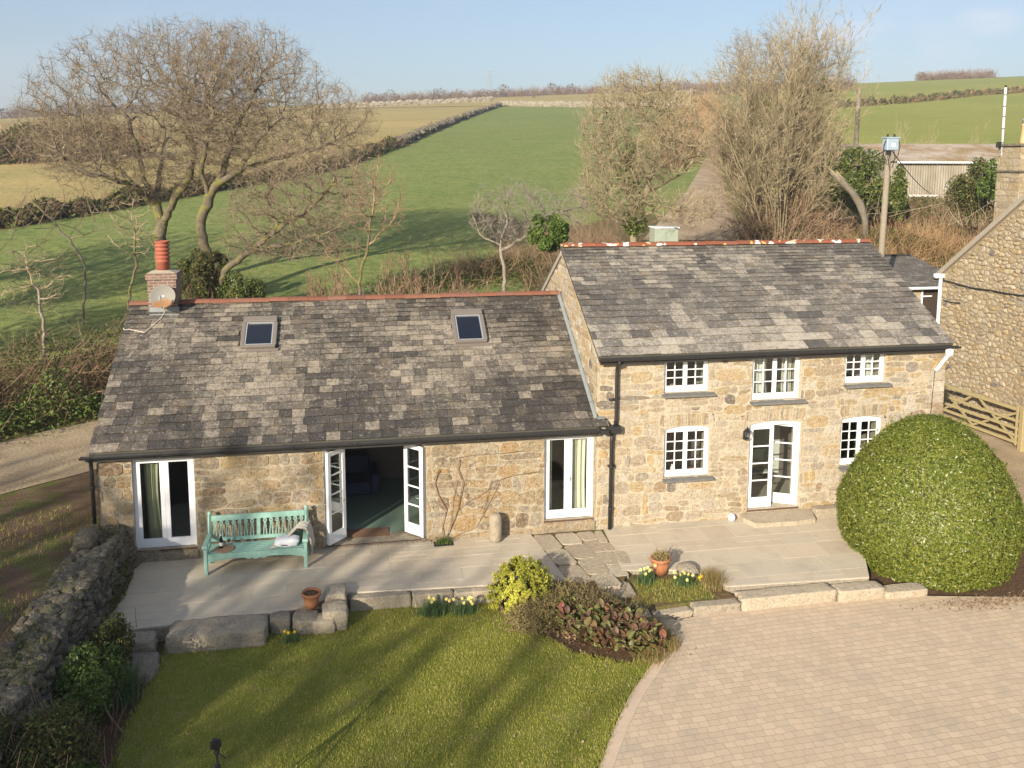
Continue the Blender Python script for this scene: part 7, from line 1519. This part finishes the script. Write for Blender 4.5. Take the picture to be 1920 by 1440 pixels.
def bigleaves(name, label, c, r, n, size, seed, mat, h=.28):
    rng = np.random.default_rng(seed); th = thing(name, label, 'plant', (c[0], c[1], -.3)); V = []; F = []
    for i in range(n):
        a = rng.uniform(0, 6.28); q = rng.uniform(0, 1)**.5; x, y = c[0]+r[0]*q*math.cos(a), c[1]+r[1]*q*math.sin(a); y += -.28*(x-c[0])*kslope; az = rng.uniform(0, 6.28); tl = rng.uniform(.2, 1.15); s = size*rng.uniform(.6, 1.25); zb_ = -.28+rng.uniform(.05, h)
        X = Matrix.Translation((x, y, zb_)) @ Matrix.Rotation(az, 4, 'Z') @ Matrix.Rotation(-tl, 4, 'Y'); b = len(V)
        for u in range(7):
            t = u/6; w = s*.34*math.sin(math.pi*min(1, t*.92+.08))**.7*(1 if t < 1 else .1); zc = -.10*s*(2*t-1)**2
            V += [tuple(X @ Vector((s*t, -w, zc+.10*s))), tuple(X @ Vector((s*t, 0, zc))), tuple(X @ Vector((s*t, w, zc+.10*s)))]
        for u in range(6): k = b+u*3; F += [(k, k+3, k+4, k+1), (k+1, k+4, k+5, k+2)]
    mk('leaves', V, F, M[mat], th); return th
kslope = 2.0
bigleaves('bergenia', 'spreading clump of glossy bronze and green elephant ear leaves at the bed edge', (-.95, -4.4, -.3), (.9, .62), 900, .17, 76, 'leaf_berg', h=.42)
kslope = 0.
bigleaves('arum_plant', 'sprig of fresh green leaves at the left edge of the bronze clump', (-1.5, -3.95, -.3), (.18, .14), 26, .15, 77, 'leaf_fresh')
def grasstuft(name, label, c, r, n, h, w, seed, mat, lean=.7, z=-.3, cat_='grass tuft', K=4):
    rng = np.random.default_rng(seed); B = np.stack([c[0]+rng.normal(0, .42, n)*r[0], c[1]+rng.normal(0, .42, n)*r[1], np.full(n, z)], -1); v, f = blades(B, h, w, rng, lean, K); return tag(mk(name, v, f, M[mat], loc=(c[0], c[1], z)), label, cat_)
grasstuft('grass_tuft', 'arching tuft of dry and green grass at the driveway edge of the bed', (-.15, -4.35), (.34, .36), 1500, .34, .010, 80, 'leaf_dry', 1.0)
grasstuft('grass_tuft', 'second shaggy grass tuft by the curved driveway edging', (.02, -4.75), (.3, .3), 1100, .28, .010, 81, 'leaf_dry', 1.1)
grasstuft('grass_tuft', 'lowest shaggy grass tuft where bed, lawn and driveway meet', (-.35, -5.1), (.26, .26), 900, .26, .010, 85, 'leaf_dry', 1.1)
grasstuft('grass_tuft', 'pale dry grass fringing the last stepping stones', (-.1, -3.4), (.22, .35), 700, .26, .008, 82, 'leaf_dry', .9, z=-.25)
grasstuft('grass_tuft', 'strappy dark green leaves in shade beside the lower step stone', (-9.75, -4.75), (.34, .34), 620, .62, .022, 83, 'leaf_daff', .9, K=5)
grasstuft('grass_tuft', 'rusty dry grass clump on the right of the small bed', (1.75, -2.98), (.26, .34), 1500, .30, .008, 84, 'leaf_dry', 1.0, z=-.08)
def daffs(label, c, r, nl, nf, seed, petal, z=-.3, h=.30):
    rng = np.random.default_rng(seed); th = thing('daffodils', label, 'flowers', (c[0], c[1], z)); B = np.stack([c[0]+rng.normal(0, .42, nl)*r[0], c[1]+rng.normal(0, .42, nl)*r[1], np.full(nl, z)], -1); v, f = blades(B, h, .016, rng, .55, 4); mk('leaves', v, f, M['leaf_daff'], th)
    for i in range(nf):
        x, y = c[0]+rng.normal(0, .45)*r[0], c[1]+rng.normal(0, .45)*r[1]; hz_ = z+h*rng.uniform(.75, 1.15); mb = MB(); mb.tube([(x, y, z), (x+.01, y-.02, hz_)], .004, 4)
        st_ = mb.build('stem', M['leaf_daff'], th); az = rng.uniform(-2.6, -.6); X = Matrix.Translation((x+.01, y-.03, hz_)) @ Matrix.Rotation(az+math.pi/2, 4, 'Z') @ Matrix.Rotation(rad(rng.uniform(60, 95)), 4, 'X'); fl = MB(X)
        for k_ in range(6):
            a = k_*math.pi/3; ca, sa = math.cos(a), math.sin(a); R2 = .042; fl.add([(0, 0, 0), (R2*.55*math.cos(a-.42), R2*.55*math.sin(a-.42), .004), (R2*ca, R2*sa, -.004), (R2*.55*math.cos(a+.42), R2*.55*math.sin(a+.42), .004)], [(0, 1, 2, 3)])
        fo = fl.build('flower', M[petal], th); tr_ = MB(X); tr_.lathe([(.010, 0), (.012, .018), (.017, .026)], (0, 0, 0), 8); tr_.build('trumpet', M['petal_yellow'], fo)
    return th
daffs('left part of the clump of pale daffodils in front of the left terrace kerb', (-4.22, -2.84), (.34, .16), 420, 9, 90, 'petal_pale', h=.34)
daffs('right part of the clump of pale daffodils in front of the left terrace kerb', (-3.58, -2.92), (.26, .14), 300, 8, 91, 'petal_pale', h=.30)
daffs('yellow daffodils by the brown stones below the left terracotta pot', (-6.98, -3.42), (.2, .07), 90, 3, 92, 'petal_yellow', h=.28)
daffs('pale daffodils left of the ribbed terracotta pot', (.38, -2.62), (.20, .2), 260, 7, 93, 'petal_pale', -.12, .32)
daffs('pale daffodils right of the ribbed terracotta pot', (1.18, -2.86), (.24, .18), 300, 8, 94, 'petal_pale', -.12, .28)
daffs('yellow daffodils among the bronze leaves at the bed edge', (-.78, -3.82), (.14, .12), 110, 3, 95, 'petal_yellow', h=.36)
daffs('yellow wallflower spire beside the heather', (-1.28, -3.48), (.06, .06), 60, 7, 96, 'petal_yellow', h=.34)
daffs('small yellow flowers by the rounded boulder', (1.5, -2.9), (.10, .10), 50, 5, 97, 'petal_yellow', -.1, .16)
# small bed soil and turf patch
bedp = [(.02, -2.1), (-.1, -2.6), (.05, -3.7), (1.0, -3.6), (2.05, -3.6), (1.95, -3.3), (1.5, -2.47), (.3, -2.18)]
mb = MB(); mb.slab(bedp, -.4, -.11); struct(mb.build('small_bed', M['scrub']))
rng = np.random.default_rng(98); B = np.stack([rng.uniform(.1, 1.6, 2600), rng.uniform(-3.55, -2.6, 2600), np.full(2600, -.11)], -1); v, f = blades(B, .07, .008, rng, .9, 3); tag(mk('short_grass', v, f, M['leaf_grass'], loc=(1, -3, -.11)), 'patch of short mossy grass filling the small bed', 'grass', kind='stuff')
wiry('pot_plant', 'dry straw coloured stems growing in the ribbed terracotta pot', (.80, -2.38, .2), (.10, .10), 70, 99, h=.22, mat='leaf_dry', cat_='plant')
bpy.data.objects['pot_plant'].location.z += .52
# ---- climber on the wall
rng = random.Random(6); th = thing('climbing_plant', 'leafless climber trained over the cottage wall right of the open doors', 'climber', (-3.6, -.12, 0)); mb = MB()
def wpts(L): return [(lambda q: (q[0], -.05-.02*rng.random(), q[2]))(PY(px, py, -.05)) for px, py in L]
for L, r in (([(832, 1012), (828, 985), (836, 955), (822, 930), (815, 905), (824, 880), (818, 893)], .011), ([(834, 1014), (846, 985), (858, 955), (862, 935), (868, 905), (858, 880), (862, 862)], .011), ([(836, 1014), (862, 1000), (890, 990), (905, 965), (925, 925), (935, 905)], .007), ([(858, 955), (878, 940), (900, 930), (918, 915)], .006), ([(862, 935), (845, 905), (838, 880), (845, 862), (870, 856), (900, 852), (940, 850), (985, 845)], .005), ([(905, 965), (920, 905), (960, 892), (1010, 884)], .006), ([(845, 985), (848, 940), (856, 900)], .007), ([(878, 940), (870, 900), (880, 870)], .005)):
    mb.tube(wpts(L), r, 6)
mb.build('stems', M['twig_brown'], th, True)
mb2 = MB()
for _ in range(70):
    px, py = rng.uniform(815, 960), rng.uniform(855, 975); q = PY(px, py, -.05); mb2.tube([(q[0], -.04, q[2]), (q[0]+rng.uniform(-.12, .12), -.05, q[2]+rng.uniform(-.05, .16)), (q[0]+rng.uniform(-.2, .2), -.04, q[2]+rng.uniform(0, .22))], .003, 4)
mb2.build('twigs', M['twig_brown'], th)
grasstuft('weed_tuft', 'green weeds at the foot of the leafless climber', (-3.72, -.22), (.2, .1), 330, .16, .012, 101, 'leaf_fresh', 1.0, z=0.)
mb = MB(); mb.box(-3.95, -3.5, -.36, -.1, -.02, .012, .005); tag(mb.build('drain_grate', M['fascia'], loc=(-3.7, -.2, 0)), 'dark square of soil framed in the paving under the climber', 'planting hole')
# ---- shaded planting along the dry stone wall
for i, (x, y, r, mat, lab) in enumerate(((-10.15, -3.9, (.45, .75, .6), 'leaf_bram', 'brown leaved shrub against the dry stone wall nearest the terrace'), (-10.1, -5.2, (.62, .95, .75), 'leaf_fresh', 'yellow green leafy shrub midway along the foot of the dry stone wall'), (-10.2, -6.8, (.75, 1.1, .9), 'leaf_bram', 'large rusty leaved shrub in the lower left corner by the wall'), (-9.7, -7.7, (.6, .9, .5), 'leaf_fresh', 'low green plants in shade at the bottom left of the lawn'))):
    bush('shrub', lab, 'shrub', (x, y, -.3+r[2]*.6), r, 9500, .065, 110+i, mat, k=16, twmat='twig_brown', ntw=70, twl=.7)
bush('shrub', 'rampant brown green shrub spilling over the dry stone wall at the lower left corner', 'shrub', (-10.75, -7.6, .45), (.9, 1.5, .75), 15000, .065, 118, 'leaf_bram', k=22, twmat='twig_brown', ntw=120, twl=1.1)
bush('ivy_mass', 'ivy and ferns creeping up the inner face of the dry stone wall by the door', 'ivy', (-10.52, -1.6, .15), (.16, 1.2, .4), 3000, .05, 115, 'leaf_bram', k=14)
v, f = leaves(MOSSP, .045, np.random.default_rng(1), up=1.5); mk('moss', v, f, M['leaf_bram'], W_)
for x_, y_, r_, s_, lab in ((-1.75, -3.55, (.5, .42, .36), 170, 'mixed olive foliage filling the bed behind the lime green shrub'), (-1.2, -4.0, (.55, .4, .34), 171, 'mixed reddish green foliage in the middle of the bed')):
    bush('bed_foliage', lab, 'plant', (x_, y_, -.05), r_, 4200, .06, s_, 'leaf_bram', k=20, rr=.3)
# ---- lawn blades and litter
rng = np.random.default_rng(120)
def inpoly(P, x, y):
    c = np.zeros(len(x), bool); P = np.array(P)
    for i in range(len(P)):
        a, b = P[i-1], P[i]; k = ((a[1] > y) != (b[1] > y)) & (x < (b[0]-a[0])*(y-a[1])/(b[1]-a[1]+1e-12)+a[0]); c ^= k
    return c
n = 150000; x = rng.uniform(-9.6, -.3, n); y = -2.2-rng.uniform(0, 1, n)*7.2; k = inpoly([tuple(q) for q in lawn], x, y); x, y = x[k], y[k]; k = np.array([mnoise.noise(Vector((a*1.1, b*1.1, 2)))*.8+mnoise.noise(Vector((a*4, b*4, 7)))*.5 for a, b in zip(x, y)])+rng.uniform(-.5, .5, len(x)) > -.45; x, y = x[k], y[k]
B = np.stack([x, y, np.full(len(x), -.30)], -1); v, f = blades(B, .045, .011, rng, 1.2, 3); tag(mk('lawn_grass', v, f, M['leaf_grass'], loc=(-5, -5, -.3)), 'short green blades of the front lawn', 'grass', kind='stuff')
Pe = np.array(lawn+[lawn[0]]); Le = np.r_[0, np.cumsum(np.linalg.norm(np.diff(Pe, axis=0), axis=1))]; te = rng.uniform(0, Le[-1], 9000); xe_ = np.interp(te, Le, Pe[:, 0])+rng.normal(0, .035, 9000); ye_ = np.interp(te, Le, Pe[:, 1])+rng.normal(0, .035, 9000); ke = ye_ > -10; v, f = blades(np.stack([xe_[ke], ye_[ke], np.full(ke.sum(), -.30)], -1), .075, .011, rng, 1.3, 3); tag(mk('lawn_edge_grass', v, f, M['leaf_grass'], loc=(-5, -4, -.3)), 'longer ragged grass along the edges of the front lawn', 'grass', kind='stuff')
n = 260; x = rng.uniform(-9.4, -1, n); y = rng.uniform(-8.5, -2.6, n); k = inpoly([tuple(q) for q in lawn], x, y); x, y = x[k], y[k]; v, f = leaves(np.stack([x, y, np.full(len(x), -.262)], -1), .05, rng, up=3.); tag(mk('fallen_leaves', v, f, M['litter'], loc=(-5, -5, -.28)), 'pale fallen leaves scattered on the lawn', 'leaves', kind='stuff')
x = rng.normal(-1.6, .7, 900); y = -4.05-.45*(x+1.6)+rng.normal(0, .2, 900); v, f = leaves(np.stack([x, y, np.full(900, -.285)], -1), .06, rng, up=3.); tag(mk('leaf_litter', v, f, M['litter'], loc=(-1.6, -4, -.28)), 'brown leaf litter under the bronze leaved clump', 'leaves', kind='stuff')
x = rng.normal(7.4, .7, 700); y = -4.35+rng.normal(0, .14, 700); v, f = leaves(np.stack([x, y, np.full(700, -.28)], -1), .05, rng, up=3.); tag(mk('leaf_litter', v, f, M['litter'], loc=(7.4, -4.3, -.28)), 'russet leaf litter fringing the clipped dome bush', 'leaves', kind='stuff')
# verge tufts
n = 5200; x = rng.uniform(-16, -11.5, n); y = rng.uniform(-6, 5.5, n); k = np.array([mnoise.noise(Vector((a*.5, b*.5, 9))) > .02 for a, b in zip(x, y)]) & (bankd(x, y) < -4.7); x, y = x[k], y[k]
v, f = blades(np.stack([x, y, hgt(x, y)], -1), .12, .012, rng, 1., 3); tag(mk('verge_grass', v, f, M['leaf_grass'], loc=(-13, 0, .4)), 'rough grass on the muddy verge left of the wall', 'grass', kind='stuff')
# ---- trees left of the viewpoint whose branches throw the long soft shadows
for i, (x, y, lab) in enumerate(((-31.0, -30.0, 'tall bare tree standing between two others left of the viewpoint'), (-28.6, -27.5, 'tall bare tree across the lane left of the viewpoint'), (-27.4, -34.0, 'tall bare tree farthest back on the left behind the viewpoint'), (-34.0, -24.0, 'tall bare tree farther along the lane left of the viewpoint'))):
    z = float(hgt(x, y)); tree('oak_tree', lab, 'tree', (x, y, z), [[(x, y, z-.3), (x+.3, y+.2, z+3.5), (x-.2, y+.3, z+5.5)]], [((x, y, z+10.), (5.6, 5.6, 5.6), 1)], 130+i, nattr=1500, rmax=.42, rtip=.038, twigs=2, tl=1.0, twr=.018, step=.5, di=3., dk=.9, jit=.3)
for i, (x, y, lab) in enumerate(((-25., 9., 'ivy clad bare tree on the bank beyond the lane left of the picture'), (-27.5, 19., 'second ivy clad bare tree on the bank beyond the lane left of the picture'), (-30., 25., 'third ivy clad bare tree on the field edge left of the picture'))):
    z = float(hgt(x, y)); t_ = tree('oak_tree', lab, 'tree', (x, y, z), [[(x, y, z-.3), (x+.3, y+.2, z+2.5), (x-.2, y+.3, z+4.)]], [((x, y, z+7.), (4.4, 4.4, 4.4), 1)], 150+i, nattr=1300, rmax=.35, rtip=.025, twigs=2, tl=.9, twr=.016, step=.45, di=2.6, dk=.8, jit=.3); ivyclad((x, y, z+5.8), 5000, 160+i, t_, (2.6, 2.6, 3.6))
hedge('garden_hedge', 'leafy hedge on the wall line left of the viewpoint', [(-12.2, -9.5), (-12.4, -13), (-12.6, -19)], .7, 1.6, 9000, .1, 140, 'leaf_fresh')  # unseen hedge, added only to deepen shade on the lower left lawn

# ================================================================= LIGHT, SKY, CAMERA
EL, AZ = 21., 37.           # elevation; direction the light travels, measured from +Y towards +X
L_ = bpy.data.lights.new('sun', 'SUN'); L_.energy = 4.7; L_.angle = rad(.55); L_.color = (1, .895, .74)
so = bpy.data.objects.new('sun', L_); C.objects.link(so); dv = Vector((math.sin(rad(AZ))*math.cos(rad(EL)), math.cos(rad(AZ))*math.cos(rad(EL)), -math.sin(rad(EL)))); so.rotation_euler = dv.to_track_quat('-Z', 'Y').to_euler()
w = bpy.data.worlds.new('World'); bpy.context.scene.world = w; w.use_nodes = True; n = w.node_tree.nodes; l = w.node_tree.links
bg = n['Background']; sk = n.new('ShaderNodeTexSky'); sk.sky_type = 'NISHITA'; sk.sun_disc = False; sk.sun_elevation = rad(EL); sk.sun_rotation = rad(AZ+180); sk.air_density = 1.; sk.dust_density = 1.3; sk.ozone_density = 1.9
tc = n.new('ShaderNodeTexCoord'); mp = n.new('ShaderNodeMapping'); mp.inputs['Scale'].default_value = (1, 1, 2.2); mp.inputs['Location'].default_value = (.35, .1, .2); l.new(tc.outputs['Generated'], mp.inputs[0])
nz = n.new('ShaderNodeTexNoise'); nz.inputs['Scale'].default_value = 3.6; nz.inputs['Detail'].default_value = 6; nz.inputs['Roughness'].default_value = .5; l.new(mp.outputs[0], nz.inputs['Vector'])
cr = n.new('ShaderNodeValToRGB'); cr.color_ramp.elements[0].position = .50; cr.color_ramp.elements[0].color = (0, 0, 0, 1); cr.color_ramp.elements[1].position = .78; cr.color_ramp.elements[1].color = (.75, .75, .75, 1); l.new(nz.outputs['Fac'], cr.inputs[0])
def mth(op, a, b):
    q = n.new('ShaderNodeMath'); q.operation = op
    for v, i_ in ((a, 0), (b, 1)):
        if isinstance(v, (int, float)): q.inputs[i_].default_value = v
        else: l.new(v, q.inputs[i_])
    return q.outputs[0]
nz2 = n.new('ShaderNodeTexNoise'); nz2.inputs['Scale'].default_value = 14; nz2.inputs['Detail'].default_value = 7; nz2.inputs['Roughness'].default_value = .55; l.new(mp.outputs[0], nz2.inputs['Vector'])
cl = None
for (px_, py_, wd_c, am) in ((1540, 78, .075, .62), (1610, 62, .06, .55), (1852, 40, .05, .5), (1700, 95, .12, .3)):
    dv_ = ray(px_, py_); dv_ = dv_/np.linalg.norm(dv_); dp = n.new('ShaderNodeVectorMath'); dp.operation = 'DISTANCE'; nv_ = n.new('ShaderNodeVectorMath'); nv_.operation = 'NORMALIZE'; l.new(tc.outputs['Generated'], nv_.inputs[0]); mq = n.new('ShaderNodeVectorMath'); mq.operation = 'MULTIPLY'; l.new(nv_.outputs[0], mq.inputs[0]); mq.inputs[1].default_value = (1, 1, 2.2); l.new(mq.outputs[0], dp.inputs[0]); dp.inputs[1].default_value = (dv_[0], dv_[1], dv_[2]*2.2)
    rr_q = n.new('ShaderNodeMapRange'); rr_q.interpolation_type = 'SMOOTHSTEP'; l.new(dp.outputs['Value'], rr_q.inputs[0]); rr_q.inputs[1].default_value = wd_c; rr_q.inputs[2].default_value = 0.; rr_q.inputs[3].default_value = 0.; rr_q.inputs[4].default_value = 1.
    nr_ = n.new('ShaderNodeMapRange'); l.new(nz2.outputs['Fac'], nr_.inputs[0]); nr_.inputs[1].default_value = .36; nr_.inputs[2].default_value = .62
    one = mth('MULTIPLY', mth('MULTIPLY', rr_q.outputs[0], nr_.outputs[0]), am); cl = one if cl is None else mth('MAXIMUM', cl, one)
m0 = n.new('ShaderNodeMix'); m0.data_type = 'RGBA'; m0.inputs[0].default_value = .30; l.new(sk.outputs[0], m0.inputs[6]); m0.inputs[7].default_value = (4.0, 4.6, 5.9, 1)
mx = n.new('ShaderNodeMix'); mx.data_type = 'RGBA'; l.new(mth('MAXIMUM', mth('MULTIPLY', cr.outputs[0], .3), cl), mx.inputs[0]); l.new(m0.outputs[2], mx.inputs[6]); mx.inputs[7].default_value = (6.6, 6.5, 7.0, 1); l.new(mx.outputs[2], bg.inputs[0]); bg.inputs[1].default_value = .080
zmin = float(Zg.min())-1.; hv = MB(); hv.box(-640, 640, -70, 740, zmin, 62.)
hz_o = hv.build('haze', []); hm = bpy.data.materials.new('haze'); hm.use_nodes = True; hn = hm.node_tree.nodes; hn.clear(); ho = hn.new('ShaderNodeOutputMaterial'); pv = hn.new('ShaderNodeVolumePrincipled'); pv.inputs['Color'].default_value = (.86, .91, 1, 1); pv.inputs['Density'].default_value = .0006; pv.inputs['Anisotropy'].default_value = .3; hm.node_tree.links.new(pv.outputs[0], ho.inputs['Volume']); hz_o.data.materials.append(hm); tag(hz_o, None, None, kind='stuff')
cam = bpy.data.cameras.new('camera'); co = bpy.data.objects.new('camera', cam); C.objects.link(co); co.location = CAM
cam.lens = 36*CF/1920; cam.sensor_width = 36; cam.sensor_fit = 'HORIZONTAL'; cam.shift_y = -(720-CCY)/1920; cam.clip_start = .1; cam.clip_end = 4000
Rm = Matrix((CR3, CU3, -F2)).transposed(); co.rotation_euler = Rm.to_euler(); bpy.context.scene.camera = co
sc = bpy.context.scene; sc.view_settings.view_transform = 'Standard'; sc.view_settings.look = 'None'; sc.view_settings.exposure = .86; sc.view_settings.gamma = 1
sc.cycles.max_bounces = 6; sc.cycles.transparent_max_bounces = 12; sc.cycles.use_denoising = True
for o_ in list(bpy.data.objects):
    if o_.type == 'EMPTY' and not o_.children: bpy.data.objects.remove(o_)

GR = {'oak_tree': 'bare oak trees', 'hazel_shrub': 'bare shrubs', 'young_tree': 'young bare trees', 'ash_tree': 'ash trees beside the farm track', 'utility_pole': 'wooden utility poles', 'pylon': 'distant pylons', 'overhead_cable': 'overhead cables', 'kerb_stone': 'kerb stones edging the terraces', 'boulder': 'boulders edging the garden', 'step_stone': 'step stones at the terrace end',
      'daffodils': 'clumps of spring flowers', 'terracotta_pot': 'terracotta pots', 'grass_tuft': 'grass tufts in the beds', 'heather': 'heathers in the flower bed', 'curtain': 'curtains behind the windows', 'ornament': 'ornaments on the window ledges', 'field_hedge': 'field hedges', 'field_wall': 'field walls', 'shrub': 'shrubs along the dry stone wall', 'ivy_mass': 'ivy and bushes behind the houses', 'sapling': 'saplings above the shed roof', 'skyline_tree': 'trees on the skyline', 'bush': 'lone bushes in the fields'}
tops = [o for o in bpy.data.objects if o.parent is None and o.get('label')]
for nm, gname in GR.items():
    q = [o for o in tops if o.name.split('.')[0] == nm and o.get('kind') is None]
    if len(q) > 1:
        for o in q: o['group'] = gname
